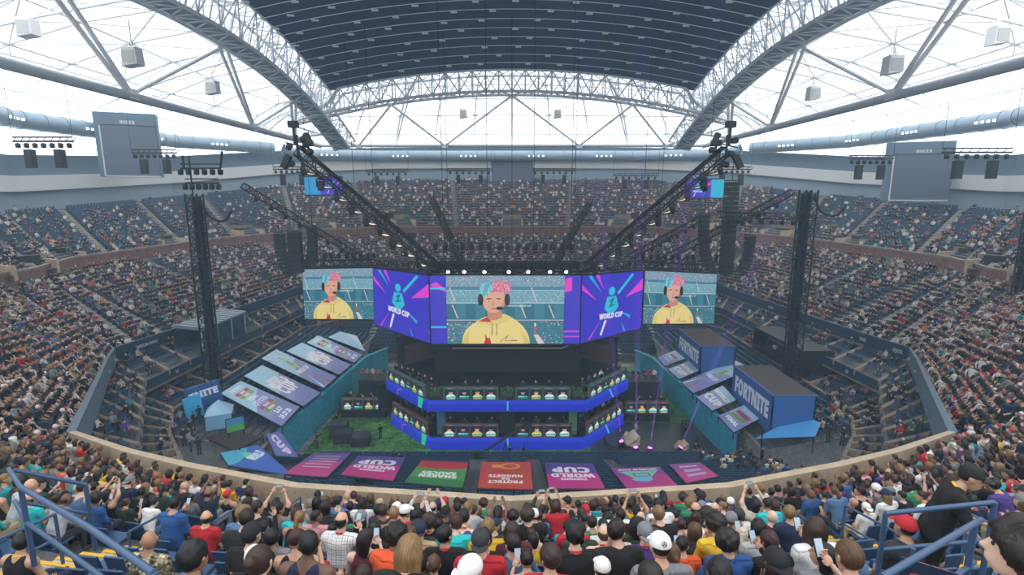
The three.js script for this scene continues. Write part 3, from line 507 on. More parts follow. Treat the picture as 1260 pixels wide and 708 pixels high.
// near stand: prints that face the court, so they are read from there
const turned = (draw) => (c, w, h) => { c.save(); c.translate(w, h); c.rotate(Math.PI); draw(c, w, h); c.restore(); };
const grad = (c, w, h, a, b) => { c.fillStyle = a; c.fillRect(0, 0, w, h); c.fillStyle = b; c.beginPath(); c.moveTo(0, 0); c.lineTo(w, 0); c.lineTo(w, h * 0.45); c.lineTo(w * 0.5, h * 0.62); c.lineTo(0, h * 0.55); c.fill(); };
const cupPink = (c, w, h) => { grad(c, w, h, '#5a3a90', '#c8277e'); big(c, 'FORTNITE', w / 2, h * 0.3, 46, w * 0.5, '#f4ecf2'); big(c, 'WORLD', w / 2, h * 0.44, 92, w * 0.84, '#f4ecf2'); big(c, 'CUP', w / 2, h * 0.68, 150, w * 0.84, '#f4ecf2'); };
const NB = [
  ['magenta banner with white list lines at the tent end of the near stand', [[-18.4, 1.0, -45.0], [-14.9, 1.1, -44.8], [-13.0, 5.1, -33.7], [-16.6, 4.6, -35.0]], (c, w, h) => { grad(c, w, h, '#6a4a92', '#c63a84'); for (let i = 0; i < 5; i++) { c.fillStyle = '#f2e2ee'; c.fillRect(w * 0.16, h * (0.3 + i * 0.12), w * 0.68, h * 0.022); } }],
  ['magenta cup banner next to the green banner on the near stand', [[-13.67, 1.8, -42.9], [-9.29, 2.1, -42.06], [-8.04, 5.58, -32.39], [-12.3, 4.81, -34.52]], cupPink],
  ['green and red banner on the near stand', [[-7.58, 2.54, -40.85], [-3.59, 2.81, -40.08], [-3.15, 6.34, -30.27], [-7.17, 5.76, -31.89]], (c, w, h) => { c.fillStyle = '#4f9a3e'; c.fillRect(0, 0, w, h); c.fillStyle = '#2f7d36'; c.fillRect(0, 0, w, h * 0.2); c.fillStyle = '#c8262e'; c.beginPath(); c.moveTo(0, h * 0.66); c.quadraticCurveTo(w / 2, h * 0.52, w, h * 0.66); c.lineTo(w, h); c.lineTo(0, h); c.fill(); c.fillStyle = '#5c2440'; c.fillRect(0, h * 0.92, w, h * 0.08); big(c, 'SHAKEN', w / 2, h * 0.3, 70, w * 0.74, '#eef4e6', -0.03); big(c, 'SAUCES', w / 2, h * 0.42, 70, w * 0.74, '#eef4e6', -0.03); }],
  ['orange red banner with golden ring print on the near stand', [[-2.48, 2.95, -39.7], [1.54, 2.95, -39.7], [1.3, 6.5, -29.84], [-2.17, 6.34, -30.27]], (c, w, h) => { c.fillStyle = '#c8412c'; c.fillRect(0, 0, w, h); c.strokeStyle = '#e8a32c'; c.lineWidth = 26; c.beginPath(); c.ellipse(w * 0.42, h * 0.8, 66, 56, 0, 0, 7); c.stroke(); c.fillStyle = '#e8a32c'; c.fillRect(w * 0.56, h * 0.73, w * 0.22, h * 0.14); c.strokeStyle = '#8a1f3e'; c.lineWidth = 10; c.beginPath(); c.moveTo(w * 0.3, h * 0.66); c.lineTo(w * 0.16, h * 0.58); c.moveTo(w * 0.55, h * 0.64); c.lineTo(w * 0.6, h * 0.55); c.stroke(); big(c, 'PROTECT', w / 2, h * 0.2, 62, w * 0.66, '#f4e6de'); big(c, 'DA', w / 2, h * 0.3, 48, w * 0.3, '#f4e6de'); big(c, 'NUGGETS', w / 2, h * 0.4, 62, w * 0.66, '#f4e6de'); }],
  ['purple and magenta cup banner beside the orange red banner on the near stand', [[2.67, 3.01, -39.52], [6.52, 3.21, -38.97], [5.85, 6.42, -30.05], [2.34, 6.38, -30.16]], cupPink],
  ['magenta banner with teal emblem print on the near stand', [[7.57, 3.94, -36.93], [11.51, 3.71, -37.59], [10.67, 6.14, -30.83], [7.23, 6.42, -30.05]], (c, w, h) => { grad(c, w, h, '#8a3a90', '#b8307e'); c.fillStyle = '#7fc8ae'; c.beginPath(); c.moveTo(w * 0.1, h * 0.78); c.lineTo(w * 0.9, h * 0.78); c.lineTo(w * 0.7, h * 0.42); c.lineTo(w * 0.45, h * 0.3); c.fill(); c.fillStyle = '#6fb8d8'; c.beginPath(); c.ellipse(w * 0.55, h * 0.36, w * 0.2, h * 0.12, 0, 0, 7); c.fill(); c.strokeStyle = '#3a5a8a'; c.lineWidth = 14; c.strokeRect(w * 0.35, h * 0.5, w * 0.3, h * 0.14); big(c, 'WORLD CUP', w / 2, h * 0.87, 54, w * 0.8, '#f4ecf2'); }],
  ['magenta banner with white bars at the sign box end of the near stand', [[12.6, 3.34, -38.62], [15.42, 3.01, -39.52], [14.6, 5.0, -34.0], [11.53, 5.85, -31.65]], (c, w, h) => { grad(c, w, h, '#9a4a94', '#c63a84'); big(c, 'WORLD', w / 2, h * 0.78, 60, w * 0.6, '#f0dcea'); c.fillStyle = '#b9b4d2'; c.fillRect(w * 0.25, h * 0.45, w * 0.5, h * 0.14); c.fillRect(w * 0.2, h * 0.22, w * 0.6, h * 0.12); }],
];
for (const [l, p, d] of NB) banner(l, p, turned(d), 384, 512, 0.45);
// teal hoardings along the court
const teal = M(0xffffff, 0.5, { map: noiseTex(256, [44, 150, 172], 30, [10, 40, 120], [0.3, 0.3], [0.6, 1, 1]) });
function hoarding(label, pts, h) {
  const t = thing('teal_hoarding', label, 'hoarding', [0, 0, 0], 0);
  for (let i = 0; i + 1 < pts.length; i++) {
    const [a, b] = [pts[i], pts[i + 1]], d = V(b[0] - a[0], 0, b[1] - a[1]), L = d.length(), n = Math.max(1, Math.round(L / 5.6)); d.normalize();
    for (let k = 0; k < n; k++) { const c = lerp(0, L, (k + 0.5) / n); mesh('panel', uvm(bx(L / n - 0.06, h, 0.25, a[0] + d.x * c, h / 2, a[1] + d.z * c, Math.atan2(-d.z, d.x))), teal, t); }
    mesh('top_cap', uvm(bx(L + 0.2, 0.14, 0.5, (a[0] + b[0]) / 2, h + 0.07, (a[1] + b[1]) / 2, Math.atan2(-d.z, d.x))), teal, t);
  }
}
hoarding('long teal hoarding wall below the pale schedule banners', [[-21.7, -45.6], [-20.0, -68.3], [-18.0, -72.2]], 3.3);
hoarding('teal hoarding wall below the blue sign boxes', [[20.9, -45.4], [19.2, -68.2], [17.6, -71.5]], 3.2);
// blue sign boxes with white lettering
const boxBlue = M(0x2f5f9e, 0.5), boxTop = M(0x4a3f3a, 0.8);
const signTex = canvasTex(768, 256, (c, w, h) => { c.fillStyle = '#2f5f9e'; c.fillRect(0, 0, w, h); big(c, 'FORTNITE', w / 2, h * 0.46, 150, w * 0.86, '#dfe6ee'); });
function signBox(label, z0, z1, x0, x1, y0, y1) {
  const t = thing('sign_box', label, 'sign box', [0, 0, 0], 0), P = (x, y, z) => V(x, y, z);
  mesh('lettered_face', slab(P(x0, y0, z0), P(x0, y0, z1), P(x0, y1, z1), P(x0, y1, z0), 0.12), M(0xffffff, 0.5, { map: signTex }), t);
  mesh('end_face', [slab(P(x0, y0, z1), P(x1, y0, z1), P(x1, y1, z1), P(x0, y1, z1), 0.12), slab(P(x1, y0, z0), P(x0, y0, z0), P(x0, y1, z0), P(x1, y1, z0), 0.12), slab(P(x1, y0, z1), P(x1, y0, z0), P(x1, y1, z0), P(x1, y1, z1), 0.12)], boxBlue, t);
  mesh('top_cover', bx(x1 - x0 + 0.1, 0.1, z1 - z0 + 0.1, (x0 + x1) / 2, y1, (z0 + z1) / 2), boxTop, t);
  mesh('top_edge', [bx(0.14, 0.16, z1 - z0 + 0.2, x0, y1 + 0.02, (z0 + z1) / 2), bx(x1 - x0 + 0.2, 0.16, 0.14, (x0 + x1) / 2, y1 + 0.02, z1)], boxBlue, t);
}
signBox('farther blue sign box with white letters on the far end of the stand', -68.5, -60, 22.6, 26.8, 3.7, 7.2);
signBox('nearer blue sign box with white letters and brown top', -52.4, -44, 23.3, 27.2, 3.8, 7.4);
{
  const t = thing('blue_awning', 'flat bright blue triangular awning beside the nearer sign box', 'awning');
  mesh('cloth', clothGeo([[26.56, 4.9, -45.15], [27.4, 5.0, -43.3], [26.0, 4.5, -41.7], [21.45, 3.7, -42.9]], 0.2, 0.06), sheetM(canvasTex(64, 64, (c) => { c.fillStyle = '#4a9ad6'; c.fillRect(0, 0, 64, 64); })), t);
  for (const [x, z] of [[26.5, -45], [26, -41.9], [22, -42.8]]) mesh('pole', tube(V(x, 3, z), V(x, 4.7, z), 0.06, 5), mat.black, t);
}
// tent end of the near-left corner: printed panels, small tent booth, blue signs
{
  banner('deep blue banner with pale lettering on the corner below the teal hoarding end', [[-22.3, 3.3, -44.2], [-21.4, 3.2, -45.0], [-18.2, 2.7, -41.2], [-20.0, 3.0, -40.9]], (c, w, h) => { c.fillStyle = '#5a64a8'; c.fillRect(0, 0, w, h); big(c, 'CUP', w / 2, h / 2, 130, w * 0.9, '#d9c6e0', 1.2); }, 256, 256);
  banner('turquoise and blue emblem banner on the corner in front of the tent', [[-24.45, 3.4, -40.55], [-22.34, 3.1, -42.61], [-17.6, 2.45, -38.65], [-22.9, 3.2, -38.9]], (c, w, h) => { c.fillStyle = '#3a62b8'; c.fillRect(0, 0, w, h); c.fillStyle = '#49b3cc'; c.beginPath(); c.moveTo(0, h); c.lineTo(0, 0); c.lineTo(w * 0.7, 0); c.fill(); c.fillStyle = '#78c8a0'; c.fillRect(w * 0.45, h * 0.2, w * 0.2, h * 0.3); big(c, 'WORLD', w * 0.7, h * 0.35, 60, w * 0.5, '#d8e8f0', -0.6); }, 256, 256);
  const t = thing('tent_booth', 'pale blue peaked tent booth on the corner of the stand', 'tent', [-27.3, 3.8, -45.8], 0.4); t.scale.setScalar(0.64);
  mesh('roof', new THREE.ConeGeometry(2.5, 1.7, 4, 1).rotateY(Math.PI / 4).translate(0, 3.1, 0), M(0x9cc4dc, 0.6), t);
  for (const [x, z] of [[-1.6, -1.6], [1.6, -1.6], [-1.6, 1.6], [1.6, 1.6]]) mesh('pole', tube(V(x, -0.2, z), V(x, 2.3, z), 0.06, 5), mat.steel, t);
  mesh('side_wall', [bx(3.3, 2.2, 0.05, 0, 1.2, 1.65), bx(0.05, 2.2, 3.3, -1.65, 1.2, 0)], M(0x7fb2d4, 0.6), t);
  const d = thing('stage_deck', 'dark brown raised deck in front of the pale tent', 'platform');
  mesh('deck', slab(V(-27.3, 3.75, -43.4), V(-23.6, 3.65, -41.2), V(-22.4, 3.75, -43.4), V(-25.6, 3.85, -45.0), 0.2), M(0x3a2c2a, 0.8), d);
  for (const [x, z] of [[-27, -43.6], [-23.3, -41.4], [-22.5, -43.9], [-25.4, -46]]) mesh('leg', tube(V(x, 3.0, z), V(x, 3.8, z), 0.08, 5), mat.black, d);
  const sc = thing('booth_screen', 'small lit game screen stand on the dark brown deck', 'screen', [-24.6, 3.9, -43.4], 0.7);
  mesh('display', bx(1.4, 1.2, 0.06, 0, 1.1, 0.06), M(0xffffff, 0.4, { map: canvasTex(64, 64, (c) => { c.fillStyle = '#4f9a4a'; c.fillRect(0, 0, 64, 64); c.fillStyle = '#3a78b0'; c.fillRect(0, 0, 64, 30); }), emissive: 0x224433, emissiveIntensity: 0.4 }), sc);
  mesh('frame', [bx(1.5, 1.3, 0.06, 0, 1.1, 0), bx(0.1, 1.1, 0.1, -0.6, 0.5, 0), bx(0.1, 1.1, 0.1, 0.6, 0.5, 0)], mat.black, sc);
  const f = thing('flag_sign', 'tilted blue sign with white letters beside the tent', 'sign', [-29.7, 4.6, -47.6], 0.75);
  mesh('board', bx(3.0, 2.2, 0.12, 0, 1.5, 0, 0, 0, 0.12), M(0xffffff, 0.5, { map: canvasTex(256, 192, (c, w, h) => { c.fillStyle = '#2a568e'; c.fillRect(0, 0, w, h); big(c, 'TNITE', w / 2, h * 0.42, 76, w * 0.9, '#dfe6ee'); }) }), f);
  mesh('post', [tube(V(-1.2, -0.2, 0), V(-1.2, 1, 0), 0.06, 5), tube(V(1.2, -0.2, 0), V(1.2, 1, 0), 0.06, 5)], mat.black, f);
  const b2 = thing('cyan_panel', 'plain bright cyan panel standing next to the lettered blue sign', 'panel', [-29.5, 4.6, -45.5], 0.9);
  mesh('board', bx(1.5, 2.2, 0.1, 0, 1.1, 0, 0, 0, 0.1), M(0x36a8dc, 0.5), b2); mesh('foot', bx(1.2, 0.15, 0.6, 0, 0.08, 0), mat.black, b2);
}
// ---------------------------------------------------------------- stage, court equipment, screens
const SX = -0.5; // stage centre
const stagePlan = (e) => [[SX - 7.6 - e * 0.4, -48.2 + e], [SX + 7.6 + e * 0.4, -48.2 + e], [SX + 12.8 + e, -54 + e * 0.4], [SX + 12.8 + e, -64], [SX - 12.8 - e, -64], [SX - 12.8 - e, -54 + e * 0.4]];
const ledBlue = (draw) => { const t = canvasTex(512, 64, (c, w, h) => { c.fillStyle = '#1e33d0'; c.fillRect(0, 0, w, h); c.fillStyle = '#2a48e0'; c.fillRect(0, 0, w, h * 0.35); draw(c, w, h); }); return M(0x050510, 0.4, { emissive: 0xffffff, emissiveMap: t, emissiveIntensity: 0.62 }); };
const ledFront = ledBlue((c, w, h) => { c.fillStyle = '#5fd0f0'; c.fillRect(w * 0.5, 4, 5, h - 10); });
const ledLeft = ledBlue((c, w, h) => { c.strokeStyle = '#d23ce0'; c.lineWidth = 8; c.beginPath(); c.moveTo(w * 0.28, h); c.lineTo(w * 0.3, h * 0.4); c.lineTo(w * 0.4, h * 0.2); c.stroke(); c.fillStyle = '#2fd8a0'; c.beginPath(); c.moveTo(w * 0.8, 0); c.lineTo(w * 0.92, 0); c.lineTo(w * 0.86, h); c.lineTo(w * 0.78, h); c.fill(); });
const ledRight = ledBlue((c, w, h) => { c.fillStyle = '#58b8f0'; c.beginPath(); c.moveTo(w * 0.5, 0); c.lineTo(w * 0.54, 0); c.lineTo(w * 0.64, h); c.lineTo(w * 0.6, h); c.fill(); });
const wood = M(0xffffff, 0.7, { map: noiseTex(128, [112, 70, 42], 60, [3, 40, 90], [0.6, 2], [1, 0.8, 0.6]) }), greenFrame = M(0x4a5f4a, 0.7);
const faceCols = [['#d8a27c', '#20150f', '#e9e9ea'], ['#c08a62', '#120c0a', '#2b3a66'], ['#e2b08c', '#5a3a20', '#e8b93a'], ['#a8704c', '#0e0a08', '#dfe3ea']];
const portraitM = faceCols.map(([skin, hair, shirt], i) => { const t = canvasTex(96, 128, (c, w, h) => { c.fillStyle = ['#0c1420', '#101a30', '#0a1018', '#18202c'][i]; c.fillRect(0, 0, w, h); c.fillStyle = '#24507a'; c.fillRect(0, 0, w, h * 0.1); c.fillStyle = shirt; c.beginPath(); c.ellipse(w / 2, h * 0.82, w * 0.42, h * 0.3, 0, 0, 7); c.fill(); c.fillStyle = skin; c.beginPath(); c.ellipse(w / 2, h * 0.38, w * 0.17, h * 0.17, 0, 0, 7); c.fill(); c.fillStyle = hair; c.beginPath(); c.ellipse(w / 2, h * 0.27, w * 0.19, h * 0.1, 0, 0, 7); c.fill(); c.fillStyle = '#18c0a8'; c.fillRect(w * 0.06, h * 0.72, w * 0.88, h * 0.12); c.fillStyle = '#e8f4f2'; c.fillRect(w * 0.1, h * 0.74, w * (0.4 + 0.1 * i), h * 0.04); c.fillStyle = '#0c8a70'; c.fillRect(w * 0.06, h * 0.86, w * 0.88, h * 0.08); }); return M(0x08080a, 0.4, { emissive: 0xffffff, emissiveMap: t, emissiveIntensity: 0.85 }); });
let deskCount = 0;
function playerDesk(label, a, b, y, n, frameM, h = 1.35) { // row of n portrait displays between plan points a and b; players sit behind
  const d = V(b[0] - a[0], 0, b[1] - a[1]), L = d.length(), turn = Math.atan2(-d.z, d.x), t = thing('player_desk', label, 'player desk', [(a[0] + b[0]) / 2, y, (a[1] + b[1]) / 2], turn), w = L / n;
  mesh('frame', [bx(L, 0.1, 0.3, 0, 0.05, 0), bx(L, 0.1, 0.3, 0, h, 0), ...range(0, n, n).map((i) => bx(0.12, h, 0.3, lerp(-L / 2, L / 2, i / n), h / 2, 0))], frameM, t);
  for (let i = 0; i < n; i++) mesh('portrait_display', bx(w - 0.2, h - 0.2, 0.08, lerp(-L / 2, L / 2, (i + 0.5) / n), h / 2, 0.06), portraitM[(i + deskCount) % 4], t);
  mesh('desk_top', bx(L, 0.06, 0.9, 0, h - 0.25, -0.55), mat.black, t);
  for (let i = 0; i < n; i++) mesh('monitor', bx(0.62, 0.4, 0.06, lerp(-L / 2, L / 2, (i + 0.5) / n), h + 0.08, -0.5), mat.black, t);
  deskCount += 1;
  const fx = Math.sin(turn), fz = Math.cos(turn);
  for (let i = 0; i < n; i++) { const u = lerp(-L / 2, L / 2, (i + 0.5) / n), px = (a[0] + b[0]) / 2 + Math.cos(turn) * u - fx * 1.25, pz = (a[1] + b[1]) / 2 - Math.sin(turn) * u - fz * 1.25; crowdSpots.push({ x: px, y: y + 0.2, z: pz, turn }); }
}
{
  const t = thing('stage', 'two-storey black stage with blue glowing edge bands and an eight-sided front', 'stage');
  const face = (y0, y1, e) => { const p = stagePlan(e), P = (q, y) => V(q[0], y, q[1]), f = (a, b) => slab(P(a, y0), P(b, y0), P(b, y1), P(a, y1), 0.15); return [[f(p[5], p[0]), ledLeft], [f(p[0], p[1]), ledFront], [f(p[1], p[2]), ledRight]]; };
  for (const [y0, y1, e, l] of [[0.1, 1.38, 0, 'glowing blue edge band of the lower storey'], [4.25, 5.4, 0.35, 'glowing blue edge band of the upper storey']]) for (const [g, m] of face(y0, y1, e)) mesh('led_band', g, m, t).userData.label = l;
  mesh('floor_deck', prism(stagePlan(-0.16), 0.05, 1.3), mat.black, t);
  mesh('floor_deck', prism(stagePlan(0.18), 4.3, 5.3), mat.black, t);
  mesh('back_wall', [bx(20, 3, 0.3, SX, 2.8, -56), bx(9, 3, 0.3, SX - 11.6, 2.8, -58.5, 0.9), bx(9, 3, 0.3, SX + 11.6, 2.8, -58.5, -0.9)], mat.blackSoft, t);
  mesh('upper_backdrop', [bx(16.5, 4.1, 0.3, SX, 7.3, -56.5), bx(6.6, 4.1, 0.3, SX - 9.9, 7.3, -58.6, 0.75), bx(6.6, 4.1, 0.3, SX + 9.9, 7.3, -58.6, -0.75)], mat.blackSoft, t);
  for (const k of [-1, 1]) mesh('backdrop_panel', bx(4.4, 2.2, 0.12, SX + k * 10, 7.2, -58.2, -k * 0.75), M(0x4a3430, 0.8), t);
  mesh('edge_railing', polyPath(stagePlan(-4.6).slice(0, 4).map((q) => V(q[0], 9.2, q[1])), 0.06, 5), M(0x8a7a6e, 0.6), t);
  const graf = M(0xffffff, 0.7, { map: canvasTex(64, 256, (c, w, h) => { c.fillStyle = '#3f7a5a'; c.fillRect(0, 0, w, h); for (let i = 0; i < 40; i++) { c.fillStyle = ['#2f6a8a', '#7aa050', '#28506a', '#9ab0a0'][i % 4]; c.beginPath(); c.ellipse((i * 37) % w, (i * 53) % h, 10, 14, i, 0, 7); c.fill(); } }) });
  for (const x of [-7.1, 6.1]) mesh('column', uvm(bx(0.8, 2.9, 0.8, SX + x + 0.5, 2.83, -49.3), 0.5), graf, t);
  mesh('column', bx(1.6, 2.9, 0.8, SX, 2.83, -49.6), mat.blackSoft, t);
  for (const x of [-6.9, 0, 6.9]) { const lv = []; for (let i = 0; i < 40; i++) lv.push(new THREE.IcosahedronGeometry(R(0.1, 0.2), 0).translate(SX + x + R(-0.6, 0.6), 5.5 + R(0, 0.9), -48.9 + R(-0.2, 0.2))); stuff(mesh('greenery', mergeGeometries(lv), M(0x3c5a38, 0.95), t)); }
}
playerDesk('front row of four lit portraits on the lower stage storey beside the green flash', [SX - 6.4, -48.35], [SX - 0.9, -48.35], 1.4, 4, wood);
playerDesk('front row of four lit portraits on the lower stage storey beside the camera crane', [SX + 0.9, -48.35], [SX + 6.4, -48.35], 1.4, 4, wood);
playerDesk('angled row of six lit portraits on the lower stage storey facing the schedule banners', [SX - 12.5, -54.0], [SX - 8.0, -48.9], 1.4, 6, wood);
playerDesk('angled row of six lit portraits on the lower stage storey facing the sign boxes', [SX + 8.0, -48.9], [SX + 12.5, -54.0], 1.4, 6, wood);
playerDesk('front row of four lit portraits on the upper stage storey near the green flash', [SX - 6.1, -48.1], [SX - 0.9, -48.1], 5.4, 4, greenFrame, 1.25);
playerDesk('front row of four lit portraits on the upper stage storey near the blue flash', [SX + 0.9, -48.1], [SX + 6.1, -48.1], 5.4, 4, greenFrame, 1.25);
playerDesk('angled row of six lit portraits on the upper stage storey facing the schedule banners', [SX - 12.8, -53.9], [SX - 8.1, -48.6], 5.4, 6, greenFrame, 1.25);
playerDesk('angled row of six lit portraits on the upper stage storey facing the sign boxes', [SX + 8.1, -48.6], [SX + 12.8, -53.9], 5.4, 6, greenFrame, 1.25);
function platform(label, x, z, w, d, h) { const t = thing('platform', label, 'platform', [x, 0, z]); mesh('deck', bx(w, 0.2, d, 0, h - 0.1, 0), mat.black, t); mesh('skirt', bx(w - 0.1, h - 0.2, d - 0.1, 0, (h - 0.2) / 2, 0), mat.blackSoft, t); return t; }
platform('black desk platform between the teal hoarding and the stage', -16.9, -57.3, 5.2, 3, 1.0);
playerDesk('row of four lit portraits on the black platform beside the teal hoarding', [-19.3, -56], [-14.5, -56], 1.0, 4, wood);
platform('black desk platform behind the purple lights', 15.1, -56.3, 5.2, 3, 1.0);
playerDesk('row of four lit portraits on the black platform behind the purple lights', [12.7, -55], [17.6, -55], 1.0, 4, wood);
platform('tall black rear platform beside the stage on the teal banner side', -16.2, -62.5, 5.6, 3, 2.6);
platform('tall black rear platform beside the stage on the sign box side', 15.4, -62, 5.6, 3, 2.6);
for (let i = 0; i < 8; i++) { crowdSpots.push({ x: -18.6 + i * 0.66, y: 2.6, z: -62, turn: 0 }); crowdSpots.push({ x: 13 + i * 0.66, y: 2.6, z: -61.5, turn: 0 }); }
[[-18.2, -51.4, 1.5, 'tallest black flight case of the three on the turf'], [-17.3, -50.1, 1.15, 'middle black flight case of the three on the turf'], [-15.4, -49.6, 0.95, 'lowest black flight case of the three on the turf']].forEach(([x, z, h, l]) => {
  const t = thing('flight_case', l, 'flight case', [x, 0.05, z], 0.12);
  mesh('body', rbx(1.8, h, 1.5, 0.05, 0, h / 2, 0), mat.dark, t); for (const g of [bx(1.84, 0.05, 0.05, 0, h, 0.75), bx(1.84, 0.05, 0.05, 0, h, -0.75), bx(0.05, h, 0.05, 0.9, h / 2, 0.75), bx(0.05, h, 0.05, -0.9, h / 2, 0.75)]) mesh('edge_rail', g, mat.dark, t);
});
for (let i = 0; i < 9; i++) { // floor wedge lights along the near court edge
  const t = thing('floor_light', 'small black floor light on the turf along the near court wall', 'stage light', [-14 + i * 2.5, 0.05, -46.3], 0, 'black floor lights along the near court wall');
  mesh('base', bx(0.5, 0.12, 0.4, 0, 0.06, 0), mat.black, t); mesh('head', lathe([[0, 0], [0.2, 0.05], [0.24, 0.3], [0.18, 0.5], [0, 0.52]], 10).rotateX(-0.6).translate(0, 0.2, 0), mat.black, t);
}
{ // low steel barrier in front of the near stand
  const t = thing('court_barrier', 'long low grey steel barrier along the foot of the near stand', 'barrier', [0, 0.8, -45.5]);
  for (let x = -18; x < 18; x += 2) { mesh('frame', [tube(V(x, 0, 0), V(x, 0.55, 0), 0.03, 5), tube(V(x + 1.9, 0, 0), V(x + 1.9, 0.55, 0), 0.03, 5), tube(V(x, 0.55, 0), V(x + 1.9, 0.55, 0), 0.03, 5)], mat.rail, t); mesh('panel', bx(1.84, 0.42, 0.03, x + 0.95, 0.27, 0), M(0x24405c, 0.4), t); }
}
{ // camera crane at the stage centre
  const t = thing('camera_crane', 'black camera crane reaching over the near court wall to the stage', 'camera crane', [-0.6, 0.05, -46.7], 0.05);
  mesh('tripod', [tube(V(-0.6, 0, 0.4), V(0, 1.6, 0), 0.05, 5), tube(V(0.6, 0, 0.4), V(0, 1.6, 0), 0.05, 5), tube(V(0, 0, -0.6), V(0, 1.6, 0), 0.05, 5)], mat.black, t);
  mesh('arm', [tube(V(-2.6, 0.9, 1.2), V(2.2, 3.0, -1.0), 0.1, 6), tube(V(-2.6, 1.15, 1.2), V(2.2, 3.2, -1.0), 0.05, 5)], mat.black, t);
  mesh('counterweight', bx(0.6, 0.6, 0.6, -2.7, 1.0, 1.2), mat.black, t); mesh('camera_head', [bx(0.4, 0.4, 0.7, 2.3, 2.8, -1.1), new THREE.CylinderGeometry(0.12, 0.14, 0.5, 8).rotateX(Math.PI / 2).translate(2.3, 2.8, -1.6)], mat.black, t);
}
{ // performance corner with purple beam lights
  const ringT = thing('curved_truss', 'low black curved truss ring around the purple lights', 'truss', [14.2, 0.1, -49.2]);
  const arc = (r, y) => range(-0.25, Math.PI + 0.25, 16).map((a) => V(Math.cos(a) * r * 1.15, y, Math.sin(a) * r * 0.8));
  mesh('chord', [polyPath(arc(4.2, 0.1), 0.09, 5), polyPath(arc(4.2, 0.55), 0.09, 5)], mat.black, ringT);
  mesh('web_bracing', arc(4.2, 0.1).map((q, i, A) => tube(q, V(A[Math.min(i + 1, 16)].x, 0.55, A[Math.min(i + 1, 16)].z), 0.05, 4)), mat.black, ringT);
  const rock = new THREE.IcosahedronGeometry(1.1, 2), pp = rock.attributes.position; for (let i = 0; i < pp.count; i++) { const f = 1 + 0.25 * Math.sin(pp.getX(i) * 5 + pp.getZ(i) * 3) * Math.cos(pp.getY(i) * 6); pp.setXYZ(i, pp.getX(i) * f * 0.9, Math.max(-0.3, pp.getY(i) * f), pp.getZ(i) * f * 0.7); } rock.computeVertexNormals();
  tag(mesh('stage_rock', rock.translate(12, 0.4, -49.4), M(0xb4a48c, 0.9)), 'pale beige rock prop standing among the purple lights', 'prop');
  tag(mesh('stage_rock', rock.clone().scale(0.7, 0.6, 0.7).translate(8.6, 0, -14.0), M(0xb4a48c, 0.9)), 'smaller pale rock prop beside the purple lights', 'prop');
  [[10.9, -47.9, -0.35, 4, -42], [11.95, -46.6, -0.1, 9, -40], [13.2, -46.5, 0.1, 15.5, -40], [16.1, -46.7, 0.5, 27, -38]].forEach(([x, z, lean, tx, tz], i) => {
    const t = thing('beam_light', ['purple beam light beside the stage front', 'purple beam light beside the pale rock', 'tall purple beam light on the glossy floor', 'purple beam light below the teal hoarding'][i], 'stage light', [x, 0.1, z], 0, 'purple beam lights on the court');
    mesh('base', rbx(0.6, 0.25, 0.5, 0.04, 0, 0.12, 0), mat.black, t); mesh('yoke', [bx(0.08, 0.6, 0.12, -0.28, 0.5, 0), bx(0.08, 0.6, 0.12, 0.28, 0.5, 0)], mat.black, t);
    mesh('head', new THREE.CylinderGeometry(0.22, 0.2, 0.6, 12).rotateZ(-lean).translate(0, 0.75, 0), mat.black, t);
    mesh('lens', new THREE.CylinderGeometry(0.2, 0.2, 0.03, 16).translate(0, 0.32, 0).rotateZ(-lean).translate(0, 0.75, 0), M(0x400050, 0.3, { emissive: lin(0.9, 0.12, 1), emissiveIntensity: 4 }), t);
    const L = new THREE.SpotLight(lin(0.72, 0.1, 1), 90000, 0, 0.03, 0.3, 2); L.position.set(x + Math.sin(lean) * 0.5, 1.35, z); L.target.position.set(tx, 48, tz); L.castShadow = true; L.name = 'purple_beam'; scene.add(L, L.target);
  });
}
